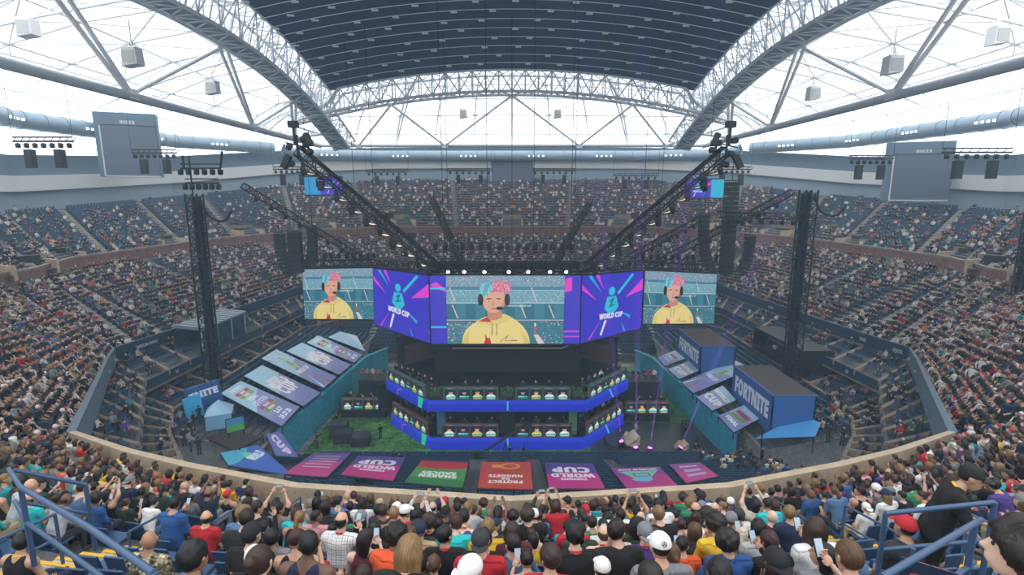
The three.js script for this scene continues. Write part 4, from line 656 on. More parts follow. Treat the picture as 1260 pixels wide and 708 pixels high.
// ---- big screens
function streamer(c, w, h) { // the live picture: a person in a yellow hoodie with a headset before blue stands
  const dots = (n, x0, y0, dx, dy, cols, r) => { for (let i = 0; i < n; i++) { c.fillStyle = pick(cols); c.fillRect(w * (x0 + rnd() * dx), h * (y0 + rnd() * dy), r * R(0.6, 1.5), r * R(0.8, 1.8)); } };
  c.fillStyle = '#6f9fb4'; c.fillRect(0, 0, w, h);
  dots(900, 0, 0, 1, 0.15, ['#d88a96', '#e6d4d8', '#8a9ab8', '#b86a78', '#7ab0c4', '#e2b8bc', '#4f7c98'], 5);
  c.fillStyle = '#3c7f9c'; c.fillRect(0, h * 0.16, w, h * 0.045); c.fillStyle = '#9cc0cc'; c.fillRect(0, h * 0.205, w, h * 0.012);
  c.fillStyle = '#6aa6b8'; c.fillRect(0, h * 0.217, w, h * 0.17); dots(520, 0, 0.22, 1, 0.16, ['#a8c8d0', '#d4a8a8', '#4a8098', '#c8c090', '#5a8ea4', '#e0d0cc'], 5);
  c.fillStyle = '#b8ccd4'; c.fillRect(0, h * 0.39, w, h * 0.014); c.fillStyle = '#2f7488'; c.fillRect(0, h * 0.404, w, h * 0.24); for (let i = 0; i < 12; i++) { c.fillStyle = i % 2 ? '#377f92' : '#2a6a7e'; c.fillRect(w * i / 12, h * 0.41, w / 12 - 3, h * 0.22); }
  c.fillStyle = '#c4b4bc'; c.fillRect(0, h * 0.642, w, h * 0.014); c.fillStyle = '#2b6f80'; c.fillRect(0, h * 0.656, w, h * 0.35); for (let i = 0; i < 9; i++) { c.fillStyle = '#3a8496'; c.fillRect(0, h * (0.68 + i * 0.037), w, h * 0.014); }
  dots(170, 0, 0.66, 0.24, 0.34, ['#c86a74', '#dfe4e6', '#8aa0b4', '#4a8a9c'], 7); dots(90, 0.8, 0.66, 0.2, 0.34, ['#c86a74', '#dfe4e6', '#4a8a9c'], 6);
  c.strokeStyle = '#cdbcc2'; c.lineWidth = w * 0.011; for (const [a, b] of [[0.05, 0.42], [0.63, 0.42], [0.87, 0.42], [0.72, 0.17], [0.03, 0.17]]) { c.beginPath(); c.moveTo(w * a, h * b); c.lineTo(w * (a + 0.045), h * (b + 0.2)); c.stroke(); }
  c.fillStyle = '#c8505c'; c.fillRect(w * 0.745, h * 0.74, w * 0.02, h * 0.1); c.fillStyle = '#e6e0de'; c.fillRect(w * 0.748, h * 0.69, w * 0.014, h * 0.05); c.fillStyle = '#d8ccc8'; c.beginPath(); c.moveTo(w * 0.74, h * 0.86); c.lineTo(w * 0.78, h * 0.86); c.lineTo(w * 0.84, h); c.lineTo(w * 0.78, h); c.fill();
  c.fillStyle = '#e0eef2'; c.font = `bold ${Math.round(h * 0.035)}px sans-serif`; c.fillText('FORTNITE WORLD CUP', w * 0.5, h * 0.45);
  const cx = w * 0.4, X = (x) => cx + w * x, Y = (y) => h * y, shape = (col, pts) => { c.fillStyle = col; c.beginPath(); c.moveTo(X(pts[0][0]), Y(pts[0][1])); for (let i = 1; i < pts.length; i++) pts[i].length === 4 ? c.quadraticCurveTo(X(pts[i][0]), Y(pts[i][1]), X(pts[i][2]), Y(pts[i][3])) : c.lineTo(X(pts[i][0]), Y(pts[i][1])); c.fill(); };
  shape('#ecd787', [[-0.27, 1], [-0.27, 0.78, -0.16, 0.69], [-0.12, 0.63, -0.07, 0.6], [0.02, 0.56, 0.1, 0.56], [0.2, 0.64, 0.25, 0.74], [0.31, 0.86, 0.31, 1]]);
  shape('#dcc473', [[-0.27, 1], [-0.25, 0.86, -0.2, 0.8], [-0.22, 0.9, -0.21, 1]]); shape('#dcc473', [[0.31, 1], [0.29, 0.88, 0.23, 0.82], [0.26, 0.92, 0.26, 1]]); shape('#e3cb7c', [[-0.14, 0.68], [0, 0.8, 0.16, 0.62], [0.13, 0.57, 0.09, 0.57], [0, 0.68, -0.1, 0.62]]);
  shape('#c3203a', [[-0.13, 0.665], [-0.05, 0.6, -0.04, 0.585], [-0.03, 0.64, -0.02, 0.68], [-0.08, 0.67, -0.13, 0.665]]);
  shape('#c98a6c', [[-0.055, 0.48], [0.065, 0.48], [0.075, 0.6], [0.02, 0.68, -0.045, 0.63]]);
  shape('#e2aa8c', [[-0.09, 0.3], [-0.1, 0.44, -0.055, 0.51], [0, 0.57, 0.05, 0.515], [0.105, 0.45, 0.1, 0.3], [0.06, 0.16, 0, 0.16], [-0.08, 0.18, -0.09, 0.3]]); shape('#d1977a', [[0.05, 0.515], [0.105, 0.45, 0.1, 0.3], [0.075, 0.4, 0.03, 0.5]]);
  c.fillStyle = '#5a3428'; c.beginPath(); c.ellipse(X(-0.04), Y(0.335), w * 0.024, h * 0.008, -0.12, 0, 7); c.fill(); c.beginPath(); c.ellipse(X(0.045), Y(0.335), w * 0.024, h * 0.008, 0.12, 0, 7); c.fill();
  for (const s of [-0.038, 0.044]) { c.fillStyle = '#efe2da'; c.beginPath(); c.ellipse(X(s), Y(0.366), w * 0.015, h * 0.011, 0, 0, 7); c.fill(); c.fillStyle = '#2a1a18'; c.beginPath(); c.arc(X(s), Y(0.367), h * 0.01, 0, 7); c.fill(); }
  shape('#cf9474', [[0, 0.36], [0.012, 0.43], [0.004, 0.445, -0.014, 0.435]]); c.fillStyle = '#b0605a'; c.beginPath(); c.ellipse(X(0.004), Y(0.478), w * 0.026, h * 0.01, 0, 0, 7); c.fill();
  const strands = (cols, n, x0, x1, y0, y1, tx, ty) => { for (let i = 0; i < n; i++) { const u = rnd(), a = lerp(x0, x1, u), b = lerp(y0, y1, rnd()); c.strokeStyle = pick(cols); c.lineWidth = w * R(0.004, 0.009); c.beginPath(); c.moveTo(X(a), Y(b)); c.quadraticCurveTo(X(a + tx * 0.4), Y(b - 0.09), X(a + tx * R(0.7, 1.2)), Y(b + ty)); c.stroke(); } };
  shape('#d8708a', [[-0.02, 0.25], [0, 0.06, 0.05, 0.07], [0.13, 0.1, 0.118, 0.29], [0.09, 0.22, 0.05, 0.22]]); shape('#62b8c8', [[0.0, 0.2], [-0.02, 0.06, -0.06, 0.09], [-0.13, 0.14, -0.105, 0.34], [-0.085, 0.26, -0.05, 0.24]]);
  strands(['#e88aa4', '#c85878', '#f0a0b4', '#d06a86'], 110, -0.01, 0.1, 0.12, 0.2, 0.05, 0.05); strands(['#7ccad6', '#4a9fb4', '#8ad4dc', '#58aebe'], 80, -0.09, -0.01, 0.14, 0.24, -0.03, 0.06);
  c.fillStyle = '#1a1b20'; for (const s of [-1, 1]) { c.beginPath(); c.ellipse(X(s * 0.113 + 0.004), Y(0.35), w * 0.024, h * 0.088, 0, 0, 7); c.fill(); c.fillStyle = '#2c2e36'; c.beginPath(); c.ellipse(X(s * 0.122 + 0.004), Y(0.35), w * 0.013, h * 0.06, 0, 0, 7); c.fill(); c.fillStyle = '#1a1b20'; }
  c.strokeStyle = '#1a1b20'; c.lineWidth = w * 0.008; c.beginPath(); c.moveTo(X(0.118), Y(0.42)); c.quadraticCurveTo(X(0.11), Y(0.48), X(0.06), Y(0.475)); c.stroke(); c.beginPath(); c.ellipse(X(0.052), Y(0.474), w * 0.03, h * 0.026, 0, 0, 7); c.fill();
  c.strokeStyle = '#6f5040'; c.lineWidth = w * 0.006; for (const dx of [-0.012, 0.028]) { c.beginPath(); c.moveTo(X(dx), Y(0.7)); c.lineTo(X(dx - 0.003), Y(0.88)); c.stroke(); }
  shape('#c3203a', [[-0.075, 0.85], [-0.05, 0.93], [-0.035, 0.9], [-0.02, 1], [-0.085, 1], [-0.07, 0.93]]); c.strokeStyle = '#9a5a58'; c.lineWidth = w * 0.005; c.beginPath(); c.moveTo(X(0.06), Y(0.97)); c.lineTo(X(0.12), Y(0.88)); c.lineTo(X(0.1), Y(0.96)); c.lineTo(X(0.2), Y(0.95)); c.stroke(); c.fillStyle = '#5a4a4a'; c.fillRect(X(0.15), Y(0.945), w * 0.05, h * 0.014);
}
const purple = (c, w, h) => { c.fillStyle = '#3a2fc4'; c.fillRect(0, 0, w, h); };
const flare = (c, w, h) => {
  purple(c, w, h);
  const tri = (col, pts) => { c.fillStyle = col; c.beginPath(); pts.forEach(([x, y], i) => (i ? c.lineTo(w * x, h * y) : c.moveTo(w * x, h * y))); c.fill(); };
  tri('#28b4d8', [[0.1, 0.02], [0.14, 0], [0.31, 0.28]]); tri('#d838d8', [[0.2, 0], [0.26, 0], [0.34, 0.24]]); tri('#e83ad0', [[0, 0.12], [0, 0.2], [0.24, 0.4]]); tri('#28c8d8', [[0.8, 0.02], [0.84, 0.04], [0.58, 0.34], [0.56, 0.3]]); tri('#e83ad0', [[1, 0.12], [1, 0.32], [0.7, 0.4]]); tri('#28a8d0', [[0.62, 0.62], [0.8, 0.72], [0.78, 0.78]]); tri('#e4dcf0', [[0.36, 0.72], [0.4, 0.72], [0.32, 0.96], [0.29, 0.95]]); tri('#c838d0', [[0.3, 0.7], [0.14, 0.98], [0.1, 0.98]]); tri('#28b4d8', [[0.64, 0.8], [0.72, 0.98], [0.69, 0.98]]); tri('#d838d8', [[0.94, 0.8], [1, 0.84], [1, 0.86]]);
  emblem(c, w * 0.47, h * 0.43, w * 0.26, '#26c2d4', '#1a5a8a'); big(c, 'WORLD CUP', w * 0.47, h * 0.66, w * 0.11, w * 0.38, '#e8e8f4', 0.06);
};
const strip = (m) => (c, w, h) => { purple(c, w, h); c.fillStyle = '#e83ad0'; c.beginPath(); if (m) { c.moveTo(0, h * 0.05); c.lineTo(w * 0.45, h * 0.02); c.lineTo(w * 0.45, h * 0.22); c.lineTo(0, h * 0.24); } else { c.moveTo(0, h * 0.14); c.lineTo(w * 0.4, h * 0.09); c.lineTo(w, h * 0.2); c.lineTo(w, h * 0.24); } c.fill(); c.fillStyle = m ? '#c040d0' : '#3ac4e0'; c.fillRect(0, h * (m ? 0.8 : 0.17), w, h * 0.03); c.fillRect(0, h * (m ? 0.88 : 0.74), w, h * 0.025); };
function ledScreen(label, bl, br, tr, tl, draws) { // draws: [[u0,u1,texture], ...] side by side panels
  const t = thing('led_screen', label, 'screen'), [a, b, c, d] = [bl, br, tr, tl].map((p) => V(...p)), n = b.clone().sub(a).cross(d.clone().sub(a)).normalize();
  for (const [u0, u1, tex, nm] of draws) mesh(nm || 'display_panel', slab(lerpV(a, b, u0).addScaledVector(n, 0.05), lerpV(a, b, u1).addScaledVector(n, 0.05), lerpV(d, c, u1).addScaledVector(n, 0.05), lerpV(d, c, u0).addScaledVector(n, 0.05), 0.05), M(0x050505, 0.5, { emissive: 0xffffff, emissiveMap: tex, emissiveIntensity: 0.8 }), t);
  const big2 = (q, s, k) => q.clone().addScaledVector(n, s).add(V(0, k, 0));
  mesh('housing', slab(big2(a, -0.01, -0.12), big2(b, -0.01, -0.12), big2(c, -0.01, 0.12), big2(d, -0.01, 0.12), 0.5), mat.black, t);
  const fr = []; for (const [p, q, k] of [[d, c, 0.1], [a, b, -0.1]]) fr.push(tube(big2(p, 0, k), big2(q, 0, k), 0.1, 5)); fr.push(tube(big2(a, 0, 0), big2(d, 0, 0), 0.06, 5), tube(big2(b, 0, 0), big2(c, 0, 0), 0.06, 5)); mesh('frame', fr, mat.black, t);
  const w = b.clone().sub(a).length(), h = d.clone().sub(a).length(), mid = a.clone().add(c).multiplyScalar(0.5).addScaledVector(n, 0.3), L = new THREE.RectAreaLight(lin(0.5, 0.5, 0.9), 0.12, w, h);
  L.position.copy(mid); L.lookAt(mid.clone().add(n)); L.name = 'screen_glow'; scene.add(L);
}
const live = canvasTex(1024, 600, streamer), flareTex = canvasTex(384, 384, flare);
ledScreen('central hanging screen showing a person in a yellow hoodie between purple strips', [-8.5, 9.65, -53], [7.1, 9.65, -53], [7.1, 16.9, -53], [-8.5, 16.9, -53], [[0, 0.105, canvasTex(64, 384, strip(0)), 'purple_strip'], [0.107, 0.893, live], [0.895, 1, canvasTex(64, 384, strip(1)), 'purple_strip']]);
ledScreen('angled purple emblem screen between the central picture and the banner-side picture', [-16.1, 10.1, -59.5], [-8.6, 9.68, -53.05], [-8.6, 16.9, -53.05], [-16.0, 16.75, -59.5], [[0, 1, flareTex]]);
ledScreen('angled purple emblem screen between the central picture and the sign-box-side picture', [7.2, 9.68, -53.05], [15.2, 9.6, -59.8], [15.2, 16.4, -59.8], [7.2, 16.85, -53.05], [[0, 1, flareTex]]);
ledScreen('outer live picture screen hanging above the pale schedule banners', [-27.8, 8.75, -68], [-18.2, 8.95, -67], [-18.1, 15.75, -67], [-27.7, 15.45, -68], [[0, 1, live]]);
ledScreen('outer live picture screen hanging above the blue sign boxes', [17.3, 8.3, -67], [27.1, 8.15, -68], [27.1, 14.8, -68], [17.3, 15.4, -67], [[0, 1, live]]);
ledScreen('small high blue screen behind the truss on the canopy side', [-36, 25.2, -92], [-29.5, 25.2, -92], [-29.5, 28.2, -92], [-36, 28.2, -92], [[0, 0.42, canvasTex(128, 128, (c, w, h) => { c.fillStyle = '#2a9ad8'; c.fillRect(0, 0, w, h); })], [0.43, 1, flareTex]]);
ledScreen('small high blue screen behind the truss on the control booth side', [30.3, 24.7, -92], [36.8, 24.7, -92], [36.8, 27.8, -92], [30.3, 27.8, -92], [[0, 0.65, flareTex], [0.66, 1, canvasTex(64, 128, (c, w, h) => { c.fillStyle = '#2ab8d8'; c.fillRect(0, 0, w, h); })]]);
// ---------------------------------------------------------------- rigging: towers, trusses, lights, speakers, boards
function boxTruss(t, a, b, w, r = 0.045, m = mat.black, n = 0) { // square lattice truss from a to b
  const d = b.clone().sub(a), L = d.length(), x = d.clone().normalize(), up = Math.abs(x.y) > 0.9 ? V(1, 0, 0) : UPV, s = x.clone().cross(up).normalize().multiplyScalar(w / 2), u = s.clone().cross(x).normalize().multiplyScalar(w / 2);
  n = n || Math.max(3, Math.round(L / w / 1.1));
  const C = [[1, 1], [1, -1], [-1, -1], [-1, 1]].map(([p, q]) => (k) => lerpV(a, b, k / n).addScaledVector(s, p).addScaledVector(u, q));
  for (const c of C) mesh('chord', tube(c(0), c(n), r, 5), m, t);
  const web = []; for (let f = 0; f < 4; f++) for (let k = 0; k < n; k++) { const p = C[f], q = C[(f + 1) % 4]; web.push(k % 2 ? tube(p(k), q(k + 1), r * 0.6, 4) : tube(q(k), p(k + 1), r * 0.6, 4), tube(p(k), q(k), r * 0.6, 4)); }
  mesh('web_bracing', web, m, t);
  return t;
}
const movingHead = (() => { // geometry shared by all hanging lights
  const clamp_ = bx(0.3, 0.18, 0.3, 0, -0.09, 0), yoke = merge([bx(0.06, 0.5, 0.14, -0.26, -0.42, 0), bx(0.06, 0.5, 0.14, 0.26, -0.42, 0), bx(0.58, 0.08, 0.2, 0, -0.2, 0)]), head = lathe([[0, 0.35], [0.2, 0.3], [0.24, 0], [0.2, -0.35], [0, -0.36]], 10).translate(0, -0.62, 0);
  return { clamp_, yoke, head };
})();
function hangLight(label, p, tilt, turn, group, scale = 1, glow) {
  const t = thing('moving_light', label, 'stage light', p, turn, group); t.scale.setScalar(scale);
  mesh('clamp', movingHead.clamp_, mat.black, t); mesh('yoke', movingHead.yoke, mat.black, t);
  const h = mesh('head', movingHead.head, mat.black, t); h.position.set(0, -0.62, 0); h.rotation.x = tilt; h.geometry = movingHead.headC || (movingHead.headC = movingHead.head.clone().translate(0, 0.62, 0));
  if (glow) { const l = new THREE.Mesh(new THREE.CylinderGeometry(0.2, 0.2, 0.02, 14).translate(0, -0.37, 0), glow); l.name = 'lens'; l.castShadow = true; h.add(l); }
  return t;
}
const cream = M(0xf2e4c0, 0.5, { emissive: lin(1, 0.86, 0.6), emissiveIntensity: 0.55 }), hot = M(0xffffff, 0.4, { emissive: lin(1, 1, 0.82), emissiveIntensity: 5 });
function blinder(p, turn, tilt, label, group) { const t = thing('panel_light', label, 'stage light', p, turn, group); mesh('body', [bx(1.2, 0.1, 0.06, 0, 0, 0.4), bx(1.2, 0.1, 0.06, 0, 0, -0.4), bx(0.06, 0.1, 0.8, 0.6, 0, 0), bx(0.06, 0.1, 0.8, -0.6, 0, 0), bx(0.6, 0.06, 0.06, -0.3, 0.1, 0)], mat.black, t); mesh('lit_face', bx(1.14, 0.06, 0.76, 0, 0, 0), cream, t); t.rotation.z = tilt; return t; }
// diagonal trusses with cream panel lights
for (const k of [-1, 1]) {
  const side = k < 0 ? 'on the canopy side' : 'on the booth side', a = V(k * 17.2, 28.6, -43), b = V(k * 7.6, 17.8, -52.6);
  const t = thing('lighting_truss', 'thick black diagonal lighting truss with cream panel lights ' + side, 'truss'); boxTruss(t, a, b, 0.75, 0.07);
  mesh('cable_bundle', path([lerpV(a, b, 0.02).add(V(0, 0.5, 0)), lerpV(a, b, 0.3).add(V(0.1, 0.42, 0)), lerpV(a, b, 0.6).add(V(-0.1, 0.45, 0)), lerpV(a, b, 0.98).add(V(0, 0.4, 0))], 0.12, 5), mat.black, t);
  for (let i = 0; i < 9; i++) { const q = lerpV(a, b, 0.14 + i * 0.1); blinder([q.x + k * 1.0, q.y - 0.3, q.z + 0.3], k * 0.4, k * 0.2, 'cream lit panel light under the diagonal truss ' + side, 'cream panel lights ' + side); }
  for (let i = 0; i < 10; i++) { const q = lerpV(a, b, 0.05 + i * 0.1); hangLight('black moving light hung under the diagonal truss ' + side, [q.x + k * 0.3, q.y - 0.4, q.z], R(-0.7, 0.7), R(0, 6), 'moving lights under the diagonal truss ' + side, R(0.9, 1.25)); }
  for (const [u, h] of [[0.0, 1.6], [0.08, 1.1], [0.62, 0.9], [0.8, 0.9]]) { const q = lerpV(a, b, u), p = thing('speaker_box', `black box on the diagonal truss ${side}, ${u < 0.05 ? 'at its top' : u < 0.3 ? 'second from top' : u < 0.7 ? 'past its middle' : 'near the screens'}`, 'speaker', [q.x + k * 0.2, q.y + 0.4, q.z], R(-0.4, 0.4)); mesh('post', tube(V(0, 0, 0), V(0, h, 0), 0.1, 6), mat.black, p); mesh('cabinet', rbx(0.7, 0.5, 0.6, 0.05, 0, h, 0), mat.black, p); }
  // a cluster at the high end
  const c = thing('light_cluster', 'black light cluster at the high end of the diagonal truss ' + side, 'light cluster', [a.x, a.y, a.z]);
  mesh('bracket', [tube(V(-0.9, 0.6, 0), V(0.9, 0.2, 0), 0.06, 5), tube(V(0, -0.6, 0), V(0, 1.2, 0), 0.1, 6)], mat.black, c); for (const [x, y] of [[-0.8, 0], [0.7, -0.3], [0.3, 0.7], [-0.3, -1.0]]) mesh('lamp', lathe([[0, 0], [0.22, 0.05], [0.26, 0.5], [0.15, 0.6], [0, 0.62]], 9).rotateZ(R(-2, 2)).translate(x, y, 0), mat.black, c);
  mesh('cabinet', [bx(0.45, 1.1, 0.45, k * 0.9, -0.9, 0.2, 0, 0, k * 0.5), bx(0.4, 0.9, 0.4, -k * 0.9, 0.9, 0, 0, 0, -k * 0.4)], mat.black, c);
}
{ // thinner trusses behind
  const L = [[[-28.5, 26.1, -56], [-17, 17.6, -60], 'thin dark truss falling from the tower to the outer screen on the canopy side'], [[28.9, 25.4, -54.5], [15.5, 17.2, -58], 'dark truss falling from the mast to the emblem screen on the control booth side'], [[22.1, 22.5, -61], [13.6, 17.9, -60.5], 'short dark truss behind the thick truss on the control booth side'], [[-11, 24.8, -72], [-5.7, 17.2, -60], 'dark rear truss rising behind the central screen on the canopy side'], [[10.6, 24, -72], [5, 17.2, -60], 'dark rear truss rising behind the central screen on the control booth side'], [[20.5, 23.2, -52], [31, 22.8, -54], 'short level truss hung from the mast top on the control booth side']];
  for (const [a, b, l] of L) { const A = V(...a), B = V(...b), t = thing('lighting_truss', l, 'truss'); boxTruss(t, A, B, 0.6, 0.06); const m = mesh('lamp_row', range(0.1, 0.9, 7).map((u) => { const q = lerpV(A, B, u); return lathe([[0, 0], [0.2, 0.04], [0.24, 0.4], [0, 0.5]], 8).translate(q.x, q.y - 0.85, q.z); }), mat.black, t); stuff(m); }
  const main = thing('main_truss', 'long black truss and light rail above the central screens', 'truss');
  boxTruss(main, V(-8.6, 17.7, -53.6), V(7.2, 17.7, -53.6), 0.9, 0.08); boxTruss(main, V(-8.6, 17.7, -53.6), V(-16.2, 17.4, -60), 0.9, 0.08); boxTruss(main, V(7.2, 17.7, -53.6), V(15.3, 17.2, -60), 0.9, 0.08); boxTruss(main, V(-28, 16.1, -68.4), V(-17.8, 16.4, -67.4), 0.8, 0.08); boxTruss(main, V(17.1, 16.1, -67.4), V(27.4, 15.6, -68.4), 0.8, 0.08);
  mesh('black_valance', [bx(15.6, 0.9, 0.1, -0.7, 17.8, -54.3)], mat.blackSoft, main);
  [-6.48, -4.84, -2.79, -0.33, 1.64, 3.85, 5.49].forEach((x) => hangLight('white shining spotlight hung in the row above the central screen', [x, 18.05, -52.4], -1.2, 0, 'shining spotlights above the central screen', 0.85, hot));
  for (const [x0, x1, y, z, w] of [[-27.5, -18, 16.7, -68, 'above the banner-side outer screen'], [17.3, 27, 16.5, -68, 'above the sign-box-side outer screen'], [-8, 6.6, 19.2, -54.4, 'on top of the central truss']]) for (let x = x0; x < x1; x += 0.95) { const t = thing('moving_light', 'black upright moving light standing in the row ' + w, 'stage light', [x, y, z], 0, 'moving lights standing ' + w); mesh('base', bx(0.4, 0.2, 0.3), mat.black, t); mesh('head', lathe([[0, 0], [0.24, 0.05], [0.26, 0.6], [0.14, 0.8], [0, 0.82]], 8).rotateZ(R(-0.3, 0.3)).translate(0, 0.15, 0), mat.black, t); }
  for (const [x, z] of [[-7, -53.6], [-2.5, -53.6], [2.2, -53.6], [6, -53.6], [-15.5, -59.6], [14.8, -59.6], [-26, -68.3], [-20, -67.6], [19, -67.6], [25, -68.3], [-8, -66], [7.8, -66], [0, -60]]) tag(mesh('hanging_wire', tube(V(x, 18, z), V(x * 1.02, 44, z), 0.03, 4), mat.dark), 'thin dark hoist chain hanging from the roof to the screen trusses', 'chain', 'hoist chains of the screen trusses').userData.group = 'hoist chains of the screen trusses';
}
// line arrays
function lineArray(label, p, n, curve, w = 1.5, h = 0.5) {
  const t = thing('line_array', label, 'speaker array', p); let y = 0, z = 0, x = 0, a = 0;
  mesh('fly_bar', [bx(w * 0.9, 0.12, 1.0, 0, 0.4, 0), tube(V(0, 0.4, 0), V(0, 2.4, 0), 0.04, 5)], mat.black, t);
  for (let i = 0; i < n; i++) { const g = extr([[-w / 2, -h / 2 + 0.03], [w / 2, -h / 2 + 0.03], [w / 2, h / 2 - 0.03], [-w / 2, h / 2 - 0.03]], 0.9); const c = mesh('cabinet', g.translate(0, 0, -0.45), mat.dark, t); c.position.set(x, y, z); c.rotation.z = a; const na = a + curve * (i / n); x += Math.sin(na) * h; y -= Math.cos(na) * h; a = na; }
  return t;
}
lineArray('curved line array of black speakers beside the outer screen on the canopy side', [-28.6, 20.2, -64], 11, 0.14, 1.1, 0.5);
lineArray('straight line array of black speakers between the two curved ones on the canopy side', [-26.5, 20.4, -63.5], 10, 0, 1.5, 0.5);
lineArray('curved line array of black speakers nearest the screen on the canopy side', [-24.5, 21, -64], 10, -0.12, 1.0, 0.5);
lineArray('curved line array of black speakers nearest the screen on the control booth side', [22.0, 22.6, -60], 12, 0.1, 1.0, 0.52);
lineArray('long straight line array of black speakers on the control booth side', [24.9, 26.3, -60], 20, 0, 1.4, 0.53);
lineArray('short curved line array of black speakers beside the mast on the control booth side', [27.4, 20.2, -60], 9, -0.14, 1.0, 0.5);
// towers
function tower(label, x, z, y0, y1, w) {
  const t = thing('truss_tower', label, 'truss tower', [0, 0, 0]); boxTruss(t, V(x, y0, z), V(x, y1, z), w, 0.09);
  mesh('black_cover', [bx(w * 0.9, y1 - y0 - 0.6, 0.05, x, (y0 + y1) / 2, z - w * 0.3), bx(0.05, y1 - y0 - 0.6, w * 0.6, x, (y0 + y1) / 2, z)], mat.navyDark, t);
  mesh('base', rbx(w * 2, 0.8, w * 1.8, 0.06, x, y0 + 0.4, z), mat.black, t); mesh('cable', path([V(x + w / 2, y1 - 0.5, z), V(x + w * 1.2, y1 - 2.2, z), V(x + w * 2.4, y1 - 2.6, z), V(x + w * 3.2, y1 - 1.6, z)], 0.12, 6), mat.black, t);
  return t;
}
tower('tall black truss tower rising beside the striped canopy booth', -30.7, -51.0, 4.6, 25.2, 1.1);
tower('tall black truss mast with a heavy base beside the control booth', 30.3, -54.0, 4.6, 25.6, 1.25);
tower('tall black truss tower standing in the loge on the control booth side', 49.2, -49.5, 12.6, 30, 0.9);
{
  const t = thing('light_cluster', 'tiered cluster of black lamps topping the tower by the striped canopy', 'light cluster', [-29.8, 26.2, -51.0]);
  for (const [y, w] of [[0, 3.2], [1.4, 3.8]]) { mesh('bar', [tube(V(-w / 2, y, 0), V(w / 2, y, 0), 0.09, 5), tube(V(-w / 2, y + 0.4, 0), V(w / 2, y + 0.4, 0), 0.06, 5)], mat.black, t); for (let i = 0; i < 6; i++) mesh('lamp', lathe([[0, 0], [0.24, 0.06], [0.26, 0.5], [0, 0.6]], 9).translate(lerp(-w / 2, w / 2, i / 5), y - 0.65, 0.1), mat.black, t); }
  mesh('post', [tube(V(-1, -1.2, 0), V(-1, 2.6, 0), 0.08, 5), tube(V(1.9, 1.4, 0), V(2.2, 3, 0), 0.12, 5), tube(V(-1.6, 1.4, 0), V(-1.6, 2.6, 0), 0.12, 5)], mat.black, t);
}
// slanted grey roof panel of a camera position in the loge
{
  const t = thing('camera_shelter', 'slanted flat grey roof panel over a camera position in the loge crowd', 'shelter'), A = V(-40.5, 12.6, -36.5), B = V(-36, 12.2, -37.5), C = V(-38.5, 12.9, -42.5), D = V(-43.5, 13.3, -41.5);
  mesh('roof_panel', slab(A, B, C, D, 0.15), M(0x8295a2, 0.5), t); for (const q of [A, B, C, D]) mesh('post', tube(V(q.x, q.y - 1.8, q.z), V(q.x, q.y - 0.1, q.z), 0.05, 5), mat.dark, t);
}
// striped canopy booth and black control booth in the suites
{
  const t = thing('canopy_booth', 'glazed booth with striped grey corrugated canopy among the suites', 'booth', [-36.6, 7.3, -61.5], Math.PI / 2 - 0.03);
  for (let i = 0; i < 22; i++) mesh('canopy_slat', bx(0.2, 0.07, 3.4, -4.4 + i * 0.42, 3.05 + (i % 2) * 0.05, 0.2, 0, 0.1), i % 2 ? M(0xa9b4bc, 0.5) : M(0x5f6d78, 0.5), t);
  mesh('canopy_frame', bx(9.4, 0.12, 3.5, 0, 2.92, 0.2, 0, 0.1), mat.slate, t);
  mesh('glazing', [bx(9, 2.2, 0.05, 0, 1.5, 1.6)], M(0x33536e, 0.15, { transmission: 0.3, thickness: 0 }), t);
  for (const x of [-4.5, -1.5, 1.5, 4.5]) mesh('post', bx(0.12, 2.8, 0.12, x, 1.4, 1.65), mat.steel, t); mesh('wall', [bx(9, 0.5, 0.1, 0, 0.25, 1.6), bx(9, 2.6, 0.1, 0, 1.3, -1.4)], mat.navy, t);
  const c = thing('control_booth', 'wide black control booth with desks built into the suites', 'booth', [33.6, 5.0, -61], -Math.PI / 2 + 0.02);
  mesh('shell', [bx(11, 0.15, 3.6, 0, 3.0, -0.2), bx(11, 3, 0.15, 0, 1.5, -2), bx(0.15, 3, 3.6, -5.5, 1.5, -0.2), bx(0.15, 3, 3.6, 5.5, 1.5, -0.2), bx(11, 0.9, 0.15, 0, 0.45, 1.6)], mat.black, c); mesh('desk', bx(9, 0.1, 0.9, 0, 0.95, 0.8), mat.dark, c); for (let i = 0; i < 5; i++) mesh('monitor', bx(0.8, 0.5, 0.06, -3.6 + i * 1.8, 1.35, 0.7), i % 2 ? M(0x303a46, 0.4, { emissive: 0x8090a0, emissiveIntensity: 0.3 }) : mat.dark, c);
}
// score boards under the roof
function scoreBoard(label, x, y, z, w, h, turn, txt) {
  const t = thing('score_board', label, 'score board', [x, y, z], turn), m = M(0x566072, 0.35);
  mesh('casing', rbx(w + 1.0, h + 2.2, 1.6, 0.1, -0.3, 0.6, -0.9), M(0x5c7386, 0.6), t); mesh('display', bx(w, h, 0.12, 0, -0.4, 0), m, t);
  mesh('frame', [bx(0.18, h, 0.2, -w / 2, -0.4, 0.05), bx(w, 0.18, 0.2, 0, -0.4 - h / 2, 0.05)], mat.pale, t); mesh('header', bx(w, h * 0.13, 0.14, 0, h / 2 + 0.25, 0.02), M(0xffffff, 0.5, { map: textTex(txt, '#5f6b7a', '#e4e8ec', 512, 64, 'bold 40px serif') }), t);
}
scoreBoard('large grey score board with casing below the roof on the canopy side', -62.6, 32.6, -88, 7.6, 8, 0.4, '♛  ROLEX  ♛');
scoreBoard('large grey score board below the roof on the control booth side', 64.6, 28.2, -84, 7.8, 7.0, -0.35, '♛  ROLEX  ♛');
scoreBoard('grey score board above the far stand', 0, 30.4, -131.2, 10.4, 6.8, 0, 'Emirates Airline');
